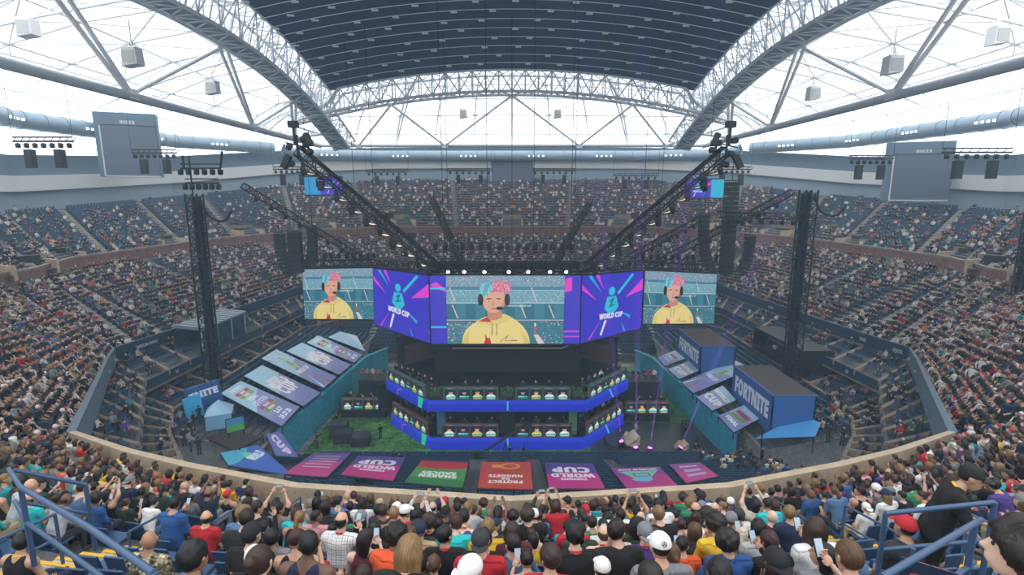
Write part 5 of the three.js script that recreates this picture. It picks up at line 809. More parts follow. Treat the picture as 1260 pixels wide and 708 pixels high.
// lighting bars with hung speakers around the rim
[[-55.7, -49, 31, -60, 'over the canopy side nearest the near deck'], [-54, -47.6, 31, -76, 'before the score board on the canopy side'], [48.2, 56, 29.8, -60, 'over the control booth side nearest the near deck'], [47.9, 54.2, 30.2, -76, 'before the score board on the control booth side'], [-32.4, -23, 30.2, -118, 'above the far stand at the canopy end'], [-14.4, -4.5, 30.5, -118, 'beside the far score board on the canopy side'], [4.5, 14, 30.5, -118, 'beside the far score board on the control booth side'], [22.5, 32.5, 29.4, -118, 'above the far stand at the control booth end'], [37, 44, 29.8, -98, 'at the far corner of the control booth side'], [-44, -37, 29.8, -98, 'at the far corner of the canopy side']].forEach(([x0, x1, y, z, w]) => {
  const t = thing('lighting_bar', 'dark lighting bar with hung speakers ' + w, 'lighting bar', [(x0 + x1) / 2, y, z]), L = x1 - x0, m = mat.black;
  mesh('bar', [tube(V(-L / 2, 0, 0), V(L / 2, 0, 0), 0.12, 6), tube(V(-L / 2, 0.45, 0), V(L / 2, 0.45, 0), 0.09, 5), ...range(-L / 2, L / 2, 8).map((x) => tube(V(x, 0, 0), V(x + 0.4, 0.45, 0), 0.05, 4))], m, t);
  for (let i = 0; i < 7; i++) mesh('lamp', lathe([[0, 0], [0.24, 0.05], [0.26, 0.5], [0, 0.6]], 8).translate(lerp(-L / 2, L / 2, (i + 0.5) / 7), -0.75, 0), m, t);
  for (const u of [0.25, 0.75]) { const x = lerp(-L / 2, L / 2, u), c = mesh('speaker', bx(0.8, 2.0, 0.7, x, -1.9, 0), m, t); mesh('hanger', tube(V(x, 0, 0), V(x, -1, 0), 0.04, 4), m, c); }
  for (const k of [-1, 1]) mesh('hoist_wire', tube(V(k * L / 2, 0.4, 0), V(k * L / 2, 7, 0), 0.03, 4), m, t);
});
// white loudspeaker boxes hung from the roof
[[-45.1, 40.5, -52, 'near the outer membrane on the canopy side'], [-35.7, 37.9, -52, 'below the near arch on the canopy side'], [-38.3, 38.7, -70, 'below the middle arch on the canopy side'], [-9.4, 40.7, -105, 'behind the far arch on the canopy side'], [8.8, 40.7, -105, 'behind the far arch on the control booth side'], [45.4, 39.8, -52, 'near the outer membrane on the control booth side'], [35.9, 37.2, -52, 'below the near arch on the control booth side'], [38.6, 38, -70, 'below the middle arch on the control booth side']].forEach(([x, y, z, w]) => {
  const t = thing('roof_speaker', 'white loudspeaker box hanging from the roof ' + w, 'loudspeaker', [x, y, z]); mesh('cabinet', extr([[-0.7, -0.9], [0.7, -0.7], [0.6, 0.7], [-0.6, 0.7]], 1.1, 0.05).translate(0, 0, -0.5), M(0xeef0f0, 0.6), t); mesh('grille', bx(1.1, 1.1, 0.06, 0, -0.1, 0.68), mat.pale, t); mesh('bracket', [tube(V(0, 0.7, 0), V(0, 3.2, 0), 0.06, 5), tube(V(-0.5, 0.7, 0), V(0, 1.6, 0), 0.05, 5), tube(V(0.5, 0.7, 0), V(0, 1.6, 0), 0.05, 5)], WT, t);
});
// ---------------------------------------------------------------- people
function nets(sdf, lo, hi, cell) { // smooth closed surface of a distance field on a grid
  const n = [0, 1, 2].map((i) => Math.ceil((hi[i] - lo[i]) / cell) + 1), [nx, ny, nz] = n, val = new Float32Array(nx * ny * nz), id = (i, j, k) => (k * ny + j) * nx + i;
  for (let k = 0; k < nz; k++) for (let j = 0; j < ny; j++) for (let i = 0; i < nx; i++) val[id(i, j, k)] = sdf(lo[0] + i * cell, lo[1] + j * cell, lo[2] + k * cell);
  const vid = new Int32Array(nx * ny * nz).fill(-1), p = [], ix = [], E = [[0, 1], [2, 3], [4, 5], [6, 7], [0, 2], [1, 3], [4, 6], [5, 7], [0, 4], [1, 5], [2, 6], [3, 7]];
  for (let k = 0; k + 1 < nz; k++) for (let j = 0; j + 1 < ny; j++) for (let i = 0; i + 1 < nx; i++) {
    const c = [], m = []; let neg = 0; for (let q = 0; q < 8; q++) { const v = val[id(i + (q & 1), j + ((q >> 1) & 1), k + (q >> 2))]; c.push(v); if (v < 0) neg++; }
    if (!neg || neg === 8) continue;
    let x = 0, y = 0, z = 0, w = 0; for (const [a, b] of E) if ((c[a] < 0) !== (c[b] < 0)) { const t = c[a] / (c[a] - c[b]); x += lerp(a & 1, b & 1, t); y += lerp((a >> 1) & 1, (b >> 1) & 1, t); z += lerp(a >> 2, b >> 2, t); w++; }
    vid[id(i, j, k)] = p.length / 3; p.push(lo[0] + (i + x / w) * cell, lo[1] + (j + y / w) * cell, lo[2] + (k + z / w) * cell);
  }
  const quad = (a, b, c, d, f) => { if (a < 0 || b < 0 || c < 0 || d < 0) return; if (f) ix.push(a, b, c, a, c, d); else ix.push(a, c, b, a, d, c); };
  for (let k = 1; k + 1 < nz; k++) for (let j = 1; j + 1 < ny; j++) for (let i = 1; i + 1 < nx; i++) {
    const v = val[id(i, j, k)] < 0;
    if (v !== (val[id(i + 1, j, k)] < 0)) quad(vid[id(i, j - 1, k - 1)], vid[id(i, j, k - 1)], vid[id(i, j, k)], vid[id(i, j - 1, k)], v);
    if (v !== (val[id(i, j + 1, k)] < 0)) quad(vid[id(i - 1, j, k - 1)], vid[id(i - 1, j, k)], vid[id(i, j, k)], vid[id(i, j, k - 1)], v);
    if (v !== (val[id(i, j, k + 1)] < 0)) quad(vid[id(i - 1, j - 1, k)], vid[id(i, j - 1, k)], vid[id(i, j, k)], vid[id(i - 1, j, k)], v);
  }
  const g = new THREE.BufferGeometry(); g.setAttribute('position', new THREE.Float32BufferAttribute(p, 3)); g.setIndex(ix); g.computeVertexNormals(); g.setAttribute('uv', new THREE.Float32BufferAttribute(new Float32Array(p.length / 3 * 2), 2));
  return uvm(g);
}
function capsule(a, b, ra, rb) { const dx = b[0] - a[0], dy = b[1] - a[1], dz = b[2] - a[2], L = dx * dx + dy * dy + dz * dz || 1e-9; return (x, y, z) => { const t = clamp(((x - a[0]) * dx + (y - a[1]) * dy + (z - a[2]) * dz) / L, 0, 1), px = x - a[0] - t * dx, py = y - a[1] - t * dy, pz = z - a[2] - t * dz; return Math.sqrt(px * px + py * py + pz * pz) - lerp(ra, rb, t); }; }
function ellip(c, r) { return (x, y, z) => { const a = (x - c[0]) / r[0], b = (y - c[1]) / r[1], d = (z - c[2]) / r[2], k = Math.sqrt(a * a + b * b + d * d); return (k - 1) * Math.min(...r) * (k > 1 ? 1 : 1); }; }
const smin = (a, b, k) => { const h = Math.max(k - Math.abs(a - b), 0) / k; return Math.min(a, b) - h * h * k * 0.25; };
const blend = (list, k) => (x, y, z) => { let d = list[0](x, y, z); for (let i = 1; i < list.length; i++) d = smin(d, list[i](x, y, z), k); return d; };
// poses: joints in metres, the person faces +z, origin on the floor under the hips
const rotX = (p, a, c) => { const y = p[1] - c[1], z = p[2] - c[2]; return [p[0], c[1] + y * Math.cos(a) - z * Math.sin(a), c[2] + y * Math.sin(a) + z * Math.cos(a)]; };
function pose({ lean = 0, arms, stand = false, kneeSpread = 0.13, headPitch = 0 }) {
  const hipY = stand ? 0.9 : 0.55, C = [0, hipY, 0], L = (p) => rotX([p[0], p[1] + hipY - 0.55, p[2]], lean, C);
  const J = { pelvis: [0, hipY, 0], waist: L([0, 0.76, -0.02]), chest: L([0, 0.98, -0.01]), neck0: L([0, 1.12, -0.015]), neck1: L([0, 1.22, 0.01]), head: L([0, 1.3, 0.03]), lean, headPitch };
  for (const s of [-1, 1]) {
    J['sh' + s] = L([s * 0.19, 1.075, -0.015]);
    const a = arms[s < 0 ? 0 : 1]; J['el' + s] = L([s * a[0][0], a[0][1], a[0][2]]); J['wr' + s] = L([s * a[1][0], a[1][1], a[1][2]]); J['hd' + s] = L([s * a[2][0], a[2][1], a[2][2]]);
    J['hip' + s] = [s * 0.095, hipY - 0.005, 0.02];
    if (stand) { J['kn' + s] = [s * 0.11, 0.5, s > 0 ? 0.1 : -0.02]; J['an' + s] = [s * 0.12, 0.09, s > 0 ? 0.06 : -0.1]; } else { J['kn' + s] = [s * kneeSpread, 0.53, 0.43]; J['an' + s] = [s * (kneeSpread + 0.01), 0.1, 0.4]; }
    J['toe' + s] = [J['an' + s][0] + s * 0.02, 0.045, J['an' + s][2] + 0.17];
  }
  return J;
}
const lap = [[0.25, 0.83, 0.05], [0.15, 0.64, 0.24], [0.08, 0.62, 0.32]], fwd = [[0.22, 0.78, 0.22], [0.12, 0.84, 0.42], [0.06, 0.9, 0.48]], phoneUp = [[0.24, 0.82, 0.16], [0.13, 1.02, 0.36], [0.08, 1.1, 0.4]], high = [[0.26, 1.3, 0.1], [0.14, 1.52, 0.22], [0.1, 1.6, 0.25]], chin = [[0.2, 0.8, 0.24], [0.07, 1.06, 0.2], [0.03, 1.16, 0.17]], side = [[0.3, 0.86, -0.02], [0.3, 0.7, 0.2], [0.28, 0.7, 0.3]], rest = [[0.26, 0.82, -0.04], [0.28, 0.62, 0.12], [0.27, 0.55, 0.2]], railHand = [[0.3, 0.86, 0.16], [0.22, 0.72, 0.4], [0.18, 0.7, 0.49]];
const POSES = { lap: pose({ lean: 0.06, arms: [lap, lap] }), forward: pose({ lean: 0.42, arms: [fwd, fwd], kneeSpread: 0.17 }), phone: pose({ lean: 0.1, arms: [phoneUp, lap], headPitch: 0.25 }), phoneR: pose({ lean: 0.12, arms: [lap, phoneUp], headPitch: 0.25 }), raised: pose({ lean: 0.02, arms: [high, high] }), chin: pose({ lean: 0.3, arms: [lap, chin] }), slouch: pose({ lean: -0.12, arms: [side, rest], kneeSpread: 0.2 }), standing: pose({ lean: 0.28, arms: [railHand, fwd], stand: true, headPitch: 0.15 }), upright: pose({ lean: 0.03, arms: [rest, rest], stand: true }) };
const POSE_WORDS = { lap: 'hands on lap', forward: 'leaning forward', phone: 'one hand raised', phoneR: 'hand before the chest', raised: 'raising both arms', chin: 'chin on hand', slouch: 'leaning back', standing: 'standing and gripping the rail', upright: 'standing upright' };
function limbs(J, parts, grow) { // list of capsules for the named parts
  const l = [];
  for (const s of [-1, 1]) {
    if (parts.upper) { const t = parts.upper; l.push(capsule(J['sh' + s], J['el' + s].map((v, i) => lerp(J['sh' + s][i], v, t)), 0.056 + grow, lerp(0.056, 0.044, t) + grow)); }
    if (parts.fore) { const t = parts.fore; l.push(capsule(J['el' + s], J['wr' + s].map((v, i) => lerp(J['el' + s][i], v, t)), 0.042 + grow, lerp(0.042, 0.029, t) + grow)); }
    if (parts.thigh) { const t = parts.thigh; l.push(capsule(J['hip' + s], J['kn' + s].map((v, i) => lerp(J['hip' + s][i], v, t)), 0.088 + grow, lerp(0.088, 0.06, t) + grow)); }
    if (parts.shin) { const t = parts.shin; l.push(capsule(J['kn' + s], J['an' + s].map((v, i) => lerp(J['kn' + s][i], v, t)), 0.058 + grow, lerp(0.058, 0.042, t) + grow)); }
    if (parts.foot) l.push(capsule(J['an' + s], J['toe' + s], 0.042 + grow, 0.036 + grow));
    if (parts.shoulder) l.push(capsule([s * 0.035, J.neck0[1] + 0.01, J.neck0[2]], J['sh' + s], 0.045 + grow * 0.6, 0.055 + grow), capsule([0, J.chest[1] + 0.06, J.chest[2] - 0.01], J['sh' + s], 0.09 + grow, 0.062 + grow), capsule([s * 0.06, J.chest[1], J.chest[2]], [s * 0.06, J.waist[1], J.waist[2]], 0.115 + grow, 0.105 + grow), capsule([s * 0.06, J.waist[1], J.waist[2]], [s * 0.075, J.pelvis[1] + 0.02, J.pelvis[2]], 0.105 + grow, 0.115 + grow));
    if (parts.hips) l.push(capsule([s * 0.06, J.pelvis[1] + 0.06, 0], J['hip' + s], 0.115 + grow, 0.1 + grow));
  }
  return l;
}
const headSdf = blend([ellip([0, 0.02, -0.005], [0.076, 0.1, 0.096]), ellip([0, -0.05, 0.03], [0.055, 0.075, 0.065]), capsule([0, 0.01, 0.092], [0, -0.022, 0.113], 0.009, 0.014), capsule([-0.075, -0.012, -0.002], [-0.082, 0.022, -0.014], 0.012, 0.015), capsule([0.075, -0.012, -0.002], [0.082, 0.022, -0.014], 0.012, 0.015), capsule([-0.014, -0.062, 0.088], [0.014, -0.062, 0.088], 0.009, 0.009)], 0.025);
const HEAD = [nets(headSdf, [-0.13, -0.16, -0.14], [0.13, 0.16, 0.15], 0.012), nets(headSdf, [-0.13, -0.16, -0.14], [0.13, 0.16, 0.15], 0.021)];
const EYES = merge([-1, 1].map((s) => new THREE.SphereGeometry(0.0105, 6, 5).translate(s * 0.031, 0.016, 0.082)));
// hair and headwear in the head's own frame
const noiseDir = (x, y, z, f) => Math.sin(x * f) * Math.cos(y * f * 1.3 + 1) + Math.sin(z * f * 0.9 + 2) * Math.cos(x * f * 1.1);
const cutFace = (d, c, r) => (x, y, z) => Math.max(d(x, y, z), -(Math.hypot((x - c[0]) / 1.15, y - c[1], z - c[2]) - r));
const HAIR_BASE = ellip([0, 0.03, -0.01], [0.082, 0.097, 0.099]);
const HAIR_SDF = {
  short: cutFace(ellip([0, 0.032, -0.014], [0.089, 0.104, 0.103]), [0, -0.06, 0.09], 0.118),
  cropped: cutFace(ellip([0, 0.034, -0.01], [0.082, 0.097, 0.099]), [0, -0.07, 0.08], 0.128),
  side_parted: cutFace((x, y, z) => ellip([0.004, 0.042, -0.008], [0.092, 0.11, 0.11])(x, y, z) + 0.003 * noiseDir(x, y, z, 60), [0, -0.06, 0.095], 0.108),
  bushy: cutFace((x, y, z) => ellip([0, 0.05, -0.02], [0.125, 0.13, 0.13])(x, y, z) + 0.008 * noiseDir(x, y, z, 55), [0, -0.07, 0.11], 0.125),
  long: cutFace(blend([ellip([0, 0.032, -0.016], [0.094, 0.106, 0.107]), capsule([-0.055, -0.02, -0.05], [-0.06, -0.2, -0.055], 0.05, 0.04), capsule([0.055, -0.02, -0.05], [0.06, -0.2, -0.055], 0.05, 0.04), capsule([0, 0, -0.07], [0, -0.22, -0.075], 0.06, 0.045)], 0.04), [0, -0.05, 0.1], 0.115),
  bob: cutFace(blend([ellip([0, 0.03, -0.016], [0.1, 0.108, 0.11]), capsule([-0.07, -0.02, -0.03], [-0.072, -0.12, -0.03], 0.045, 0.04), capsule([0.07, -0.02, -0.03], [0.072, -0.12, -0.03], 0.045, 0.04), capsule([0, 0, -0.07], [0, -0.12, -0.07], 0.06, 0.05)], 0.04), [0, -0.05, 0.1], 0.112),
  ponytail: cutFace(blend([ellip([0, 0.032, -0.014], [0.086, 0.102, 0.101]), capsule([0, 0.04, -0.12], [0, -0.06, -0.15], 0.028, 0.036), capsule([0, -0.06, -0.15], [0, -0.2, -0.13], 0.036, 0.018)], 0.025), [0, -0.06, 0.09], 0.118),
  bun: cutFace(blend([ellip([0, 0.032, -0.014], [0.088, 0.103, 0.102]), ellip([0, 0.09, -0.115], [0.045, 0.045, 0.045])], 0.02), [0, -0.06, 0.09], 0.118),
  under_cap: cutFace((x, y, z) => Math.max(HAIR_BASE(x, y, z), y - 0.04), [0, -0.07, 0.08], 0.128),
  under_cap_long: cutFace((x, y, z) => Math.max(blend([HAIR_BASE, capsule([0, -0.02, -0.065], [0, -0.2, -0.07], 0.06, 0.045), capsule([-0.05, -0.02, -0.05], [-0.055, -0.18, -0.05], 0.045, 0.035), capsule([0.05, -0.02, -0.05], [0.055, -0.18, -0.05], 0.045, 0.035)], 0.04)(x, y, z), y - 0.04), [0, -0.05, 0.1], 0.115),
  balding: cutFace((x, y, z) => Math.max(ellip([0, 0.01, -0.01], [0.083, 0.095, 0.1])(x, y, z), y - 0.055), [0, -0.06, 0.08], 0.128),
};
const HAIR = {}; for (const k in HAIR_SDF) HAIR[k] = [nets(HAIR_SDF[k], [-0.17, -0.29, -0.21], [0.17, 0.22, 0.15], 0.014), nets(HAIR_SDF[k], [-0.18, -0.3, -0.22], [0.18, 0.23, 0.16], 0.024)];
const CAP = (() => { const dome = new THREE.SphereGeometry(1, 14, 7, 0, Math.PI * 2, 0, Math.PI * 0.52).scale(0.093, 0.1, 0.111).translate(0, 0.045, -0.008), brim = new THREE.CylinderGeometry(0.088, 0.088, 0.008, 12, 1, false, -Math.PI / 2, Math.PI).scale(0.95, 1, 1.05).translate(0, 0.045, 0.085).rotateX(0.1), btn = new THREE.SphereGeometry(0.009, 6, 4).translate(0, 0.145, -0.008); return { dome: merge([dome, btn]), brim }; })();
const LANYARD = (() => { const a = new THREE.CylinderGeometry(0.064, 0.074, 0.024, 18, 1, true), b = new THREE.CylinderGeometry(0.062, 0.072, 0.024, 18, 1, true); return merge([a, b]); })();
function handGeo(w, h, s, lod) { // palm, four fingers, thumb; from wrist w towards h
  const W = V(...w), H = V(...h), d = H.clone().sub(W).normalize(), a = V(s, 0.15, 0.2), n = d.clone().cross(a).normalize(), sd = n.clone().cross(d).normalize(), P = (f, l, u) => W.clone().addScaledVector(d, f).addScaledVector(sd, l).addScaledVector(n, u), g = [], sg = lod ? 4 : 6;
  const palm = new THREE.SphereGeometry(1, lod ? 6 : 8, lod ? 4 : 6).scale(0.041, 0.05, 0.017), m = new THREE.Matrix4().makeBasis(sd, d, n.clone().negate()); palm.applyMatrix4(m); const c = P(0.045, 0, 0); g.push(palm.translate(c.x, c.y, c.z));
  [[-0.027, 0.072], [-0.009, 0.082], [0.01, 0.078], [0.028, 0.06]].forEach(([l, L]) => { const b = P(0.08, l, 0.002), k = P(0.08 + L * 0.55, l * 1.1, -0.008), e = P(0.08 + L * 0.72, l * 1.1, -0.036); g.push(tube(b, k, 0.0095, sg, 0.0085), tube(k, e, 0.0085, sg, 0.007)); });
  const t0 = P(0.025, -0.036 * 1, -0.006), t1 = P(0.055, -0.062, -0.02), t2 = P(0.085, -0.064, -0.034); g.push(tube(t0, t1, 0.012, sg, 0.01), tube(t1, t2, 0.01, sg, 0.008));
  return merge(g);
}
const geoCache = new Map(); const cached = (k, f) => { if (!geoCache.has(k)) geoCache.set(k, f()); return geoCache.get(k); };
const box3 = (J) => { const P = Object.values(J).filter(Array.isArray); const lo = [0, 1, 2].map((i) => Math.min(...P.map((p) => p[i])) - 0.17), hi = [0, 1, 2].map((i) => Math.max(...P.map((p) => p[i])) + 0.17); return [lo, hi]; };
const CELL = [0.026, 0.04];
function bodyGeo(pn, yaw, lod) {
  return cached(`b${pn}${yaw}${lod}`, () => {
    const J = POSES[pn], fat = lod ? 0.006 : 0, l = [...limbs(J, { upper: 1, fore: 1, thigh: 1, shin: 1, foot: 1, shoulder: 1, hips: 1 }, fat - 0.004), capsule(J.neck0, J.neck1, 0.057, 0.05)];
    const g = nets(blend(l, 0.05), ...box3(J), CELL[lod]), h = HEAD[lod].clone().applyMatrix4(headMatrix(pn, yaw)), parts = [g, h];
    for (const s of [-1, 1]) parts.push(handGeo(J['wr' + s], J['hd' + s], s, lod));
    return merge(parts);
  });
}
function headMatrix(pn, yaw) { const J = POSES[pn]; return new THREE.Matrix4().compose(V(...J.head), new THREE.Quaternion().setFromEuler(new THREE.Euler(J.headPitch + 0.5 * Math.max(0, J.lean) - 0.1, yaw, 0, 'YXZ')), V(1.06, 1.06, 1.06)); }
const shirtGeo = (pn, sl, lod) => cached(`s${pn}${sl}${lod}`, () => { const J = POSES[pn]; const l = limbs(J, { upper: sl === 'tank' ? 0 : sl === 'short' ? 0.72 : 1, fore: sl === 'long' ? 0.92 : 0, shoulder: sl !== 'tank' }, 0.014); if (sl === 'tank') for (const s of [-1, 1]) l.push(capsule([s * 0.07, J.chest[1] + 0.02, J.chest[2]], [s * 0.06, J.waist[1], J.waist[2]], 0.135, 0.12), capsule([s * 0.06, J.waist[1], J.waist[2]], [s * 0.075, J.pelvis[1] + 0.02, 0], 0.12, 0.13), capsule([s * 0.05, J.chest[1] + 0.03, J.chest[2] - 0.01], [s * 0.09, J.chest[1] + 0.12, J.chest[2] - 0.02], 0.11, 0.062)); return nets(blend(l, 0.05), ...box3(J), CELL[lod] * 1.05); });
const trouserGeo = (pn, sh, lod) => cached(`t${pn}${sh}${lod}`, () => nets(blend(limbs(POSES[pn], { thigh: sh ? 0.85 : 1, shin: sh ? 0 : 0.92, hips: 1 }, 0.015), 0.04), ...box3(POSES[pn]), CELL[lod] * 1.05));
const shoeGeo = (pn) => cached('f' + pn, () => merge([-1, 1].map((s) => { const a = POSES[pn]['an' + s], b = POSES[pn]['toe' + s]; return rbx(0.09, 0.08, 0.27, 0.03, (a[0] + b[0]) / 2, 0.04, (a[2] + b[2]) / 2 + 0.02); })));
const skins = [[0.58, 0.34, 0.23], [0.62, 0.4, 0.29], [0.5, 0.28, 0.18], [0.36, 0.19, 0.11], [0.24, 0.12, 0.07], [0.14, 0.07, 0.045], [0.66, 0.44, 0.34]].map((c) => M(lin(...c), 0.55));
const hairCols = { black: 0x0d0b0b, 'dark brown': 0x24160f, brown: 0x3e2718, 'light brown': 0x6b4a2c, blond: 0x9c7a4a, reddish: 0x4a2018, grey: 0x77746f };
const hairTex = (() => { const n = 128, d = new Uint8Array(n * n * 4), col = Array.from({ length: n }, () => rnd()); for (let y = 0; y < n; y++) for (let x = 0; x < n; x++) { const sh = Math.round(6 * Math.sin(y / n * 6.283)), v = clamp(150 + 105 * (0.6 * col[(x + sh + n) % n] + 0.4 * col[(x * 3 + 7) % n]) + 20 * Math.sin(y * 0.3 + col[x] * 6), 0, 255), o = (y * n + x) * 4; d[o] = d[o + 1] = d[o + 2] = v; d[o + 3] = 255; } const t = new THREE.DataTexture(d, n, n); t.colorSpace = THREE.SRGBColorSpace; t.magFilter = THREE.LinearFilter; t.wrapS = t.wrapT = THREE.RepeatWrapping; t.repeat.set(3.4, 1.7); t.needsUpdate = true; return t; })();
const wrinkle = (() => { const t = noiseTex(128, [128, 128, 128], 190, [5, 9, 17], [2.2, 1.5]); t.colorSpace = THREE.NoColorSpace; return t; })();
const hairM = {}; for (const k in hairCols) hairM[k] = M(hairCols[k], 0.55, { map: hairTex, bumpMap: hairTex, bumpScale: 0.004 });
const clothCols = { black: 0x141416, charcoal: 0x2c2e33, grey: 0x74777a, 'light grey': 0xa5a9ab, white: 0xdcdcd8, cream: 0xcfc2a8, navy: 0x1a2740, blue: 0x27518a, denim: 0x4f6f92, teal: 0x1f8f96, turquoise: 0x27b3b4, green: 0x2e7d55, 'dark green': 0x26382c, red: 0xb3202c, maroon: 0x55252f, orange: 0xd9562a, yellow: 0xd9b02e, purple: 0x4a3478, pink: 0xc98a94, beige: 0xb09a78, khaki: 0x8a7f60 };
const clothM = {}; for (const k in clothCols) clothM[k] = new THREE.MeshPhysicalMaterial({ color: clothCols[k], roughness: 0.9, sheen: 0.25, sheenRoughness: 0.8, sheenColor: new THREE.Color(clothCols[k]), bumpMap: wrinkle, bumpScale: 0.009 });
const capM = {}; for (const k in clothCols) capM[k] = M(clothCols[k], 0.8);
const plaid = (a, b) => new THREE.MeshStandardMaterial({ color: 0xffffff, roughness: 0.9, map: (() => { const t = canvasTex(64, 64, (c) => { c.fillStyle = a; c.fillRect(0, 0, 64, 64); c.fillStyle = b; c.fillRect(0, 0, 64, 5); c.fillRect(0, 0, 5, 64); c.globalAlpha = 0.4; c.fillRect(0, 30, 64, 4); c.fillRect(30, 0, 4, 64); }, [14, 14]); return t; })() });
clothM['cream checked'] = plaid('#d8cdb4', '#a08a66'); clothM['white checked'] = plaid('#e2e0dc', '#6a6a78'); clothM.camouflage = new THREE.MeshStandardMaterial({ roughness: 0.9, map: noiseTex(64, [120, 112, 86], 150, [5, 9], [6, 6], [1, 1, 0.8]) });
const pantsPick = ['navy', 'black', 'charcoal', 'denim', 'khaki', 'grey', 'beige', 'denim'];
const redLace = M(0xb01c28, 0.7), yellowLace = M(0xd8b030, 0.7), eyeM = M(0x1a1412, 0.3), shoeM = [M(0xd8d8d6, 0.7), M(0x1c1c20, 0.7), M(0x8a2a2a, 0.7)];
const rowWords = ['front', 'second', 'third', 'fourth', 'fifth', 'sixth', 'seventh', 'eighth', 'ninth', 'tenth', 'eleventh', 'twelfth', 'thirteenth', 'fourteenth', 'fifteenth', 'sixteenth'];
function person(o) { // o: x,y,z,turn,pose,yaw,lod,skin,hair,hairCol,cap,shirt,sleeve,pants,shorts,lanyard,scale,where
  const g = new THREE.Group(); g.name = numbered('person'); g.position.set(o.x, o.y, o.z); g.rotation.y = o.turn; g.scale.setScalar(o.scale || 1); scene.add(g);
  const H = headMatrix(o.pose, o.yaw), at = (m, mat4) => { m.applyMatrix4(mat4); return m; }, sk = skins[o.skin];
  const body = mesh('body', bodyGeo(o.pose, o.yaw, o.lod), sk, g);
  if (!o.lod) at(mesh('eyes', EYES, eyeM, g), H);
  mesh('shirt', shirtGeo(o.pose, o.sleeve, o.lod), clothM[o.shirt], g);
  mesh(o.shorts ? 'shorts' : 'trousers', trouserGeo(o.pose, !!o.shorts, o.lod), clothM[o.pants], g);
  if (!o.lod || o.pose === 'standing') mesh('shoes', shoeGeo(o.pose), o.shoe || shoeM[o.skin % 3], g);
  if (o.hair) at(mesh('hair', HAIR[o.hair][o.lod], hairM[o.hairCol], g), H);
  if (o.cap) { const c = at(mesh('cap', CAP.dome, capM[o.cap], g), H), b = mesh('brim', CAP.brim, capM[o.cap], c); if (o.capBack) b.rotation.y = Math.PI; if (o.badge) { const e = mesh('badge', merge([new THREE.TorusGeometry(0.019, 0.003, 5, 18), ...[0, 1, 2].map((i) => tube(V(0, 0, 0), V(Math.sin(i * 2.094) * 0.019, Math.cos(i * 2.094) * 0.019, 0), 0.0028, 4))]), mat.black, c); e.position.set(0, 0.085, -0.117); e.rotation.set(0.25, 0, 0); } }
  if (o.lanyard) { const J = POSES[o.pose], l = mesh('lanyard', LANYARD, o.lanyard === 2 ? yellowLace : redLace, g); l.position.set(J.neck0[0], J.neck0[1] + 0.04, J.neck0[2] + 0.012); l.rotation.x = J.lean + 0.3; if (!o.lod) mesh('strap', [-1, 1].map((s) => tube(V(s * 0.06, 0, 0.05), V(s * 0.012, -0.36, 0.13), 0.008, 4)), o.lanyard === 2 ? yellowLace : redLace, l); }
  const head = o.cap ? `${o.cap} cap` : o.hair ? `${{ cropped: 'cropped', short: 'short', side_parted: 'thick short', bushy: 'bushy', long: 'long', bob: 'chin-length', ponytail: 'ponytailed', bun: 'bunned', balding: 'thinning' }[o.hair]} ${o.hairCol} hair` : 'bald head';
  const top = `${o.shirt} ${o.sleeve === 'tank' ? 'tank top' : o.sleeve === 'long' ? 'long-sleeved top' : 'T-shirt'}`;
  const words = (t) => t.split(/[ -]/).length; const full = `person, ${head}, ${top}, ${POSE_WORDS[o.pose]}, ${o.where}`;
  tag(g, o.label || (words(full) > 15 ? `person, ${head}, ${o.shirt} top, ${POSE_WORDS[o.pose]}, ${(o.where || '').replace('from the', 'from')}` : full) || `person, ${head}, ${top}, ${POSE_WORDS[o.pose]}, ${o.where}`, 'person', 'spectators on the near deck');
  return g;
}
// ---------------------------------------------------------------- seats and spectators in rows
const toView = new THREE.Matrix4(); camera.updateMatrixWorld(true); camera.aspect = 1260 / 708; camera.updateProjectionMatrix(); toView.multiplyMatrices(camera.projectionMatrix, camera.matrixWorldInverse);
const inFrame = (x, y, z, pad = 0.1) => { const v = V(x, y, z).applyMatrix4(toView); return z < -0.8 && Math.abs(v.x) < 1 + pad && Math.abs(v.y) < 1 + pad * 2; };
const pix = (x, y, z) => { const v = V(x, y, z).applyMatrix4(toView); return [(v.x + 1) * 630, (1 - v.y) * 354]; };
const nearSpots = [], AISLES_L = [0.9, 1.75, 2.5, 3.15, 3.6, 4.0, 4.4, 4.75, 5.4, 6.2, 7.0, 7.8, 9.0, 11.1], AISLES_P = [0.45, 1.3, 2.1, 2.8, 3.3, 3.8, 4.3, 4.8, 5.5, 6.3];
const PORTALS = [0, 0.87, 1.75, 2.6, 3.35, 4.05, 4.85, 5.6];
function walkRow(lo, hi, rows, r, s0, s1, step, fn) { // evenly spaced seats along row r
  const t = (r + 0.68) / rows, P = (s) => { const q = lerpV(lo(s), hi(s), t); q.y = lerp(lo(s).y, hi(s).y, r / rows); return q; };
  let s = s0, last = P(s0), acc = step * 0.5; const ds = 0.02;
  while (s < s1) { s += ds; const q = P(s), d = Math.hypot(q.x - last.x, q.z - last.z); acc += d; last = q; if (acc >= step) { acc -= step; const a = outward(s); fn(s, q, Math.atan2(-a.x, -a.z)); } }
}
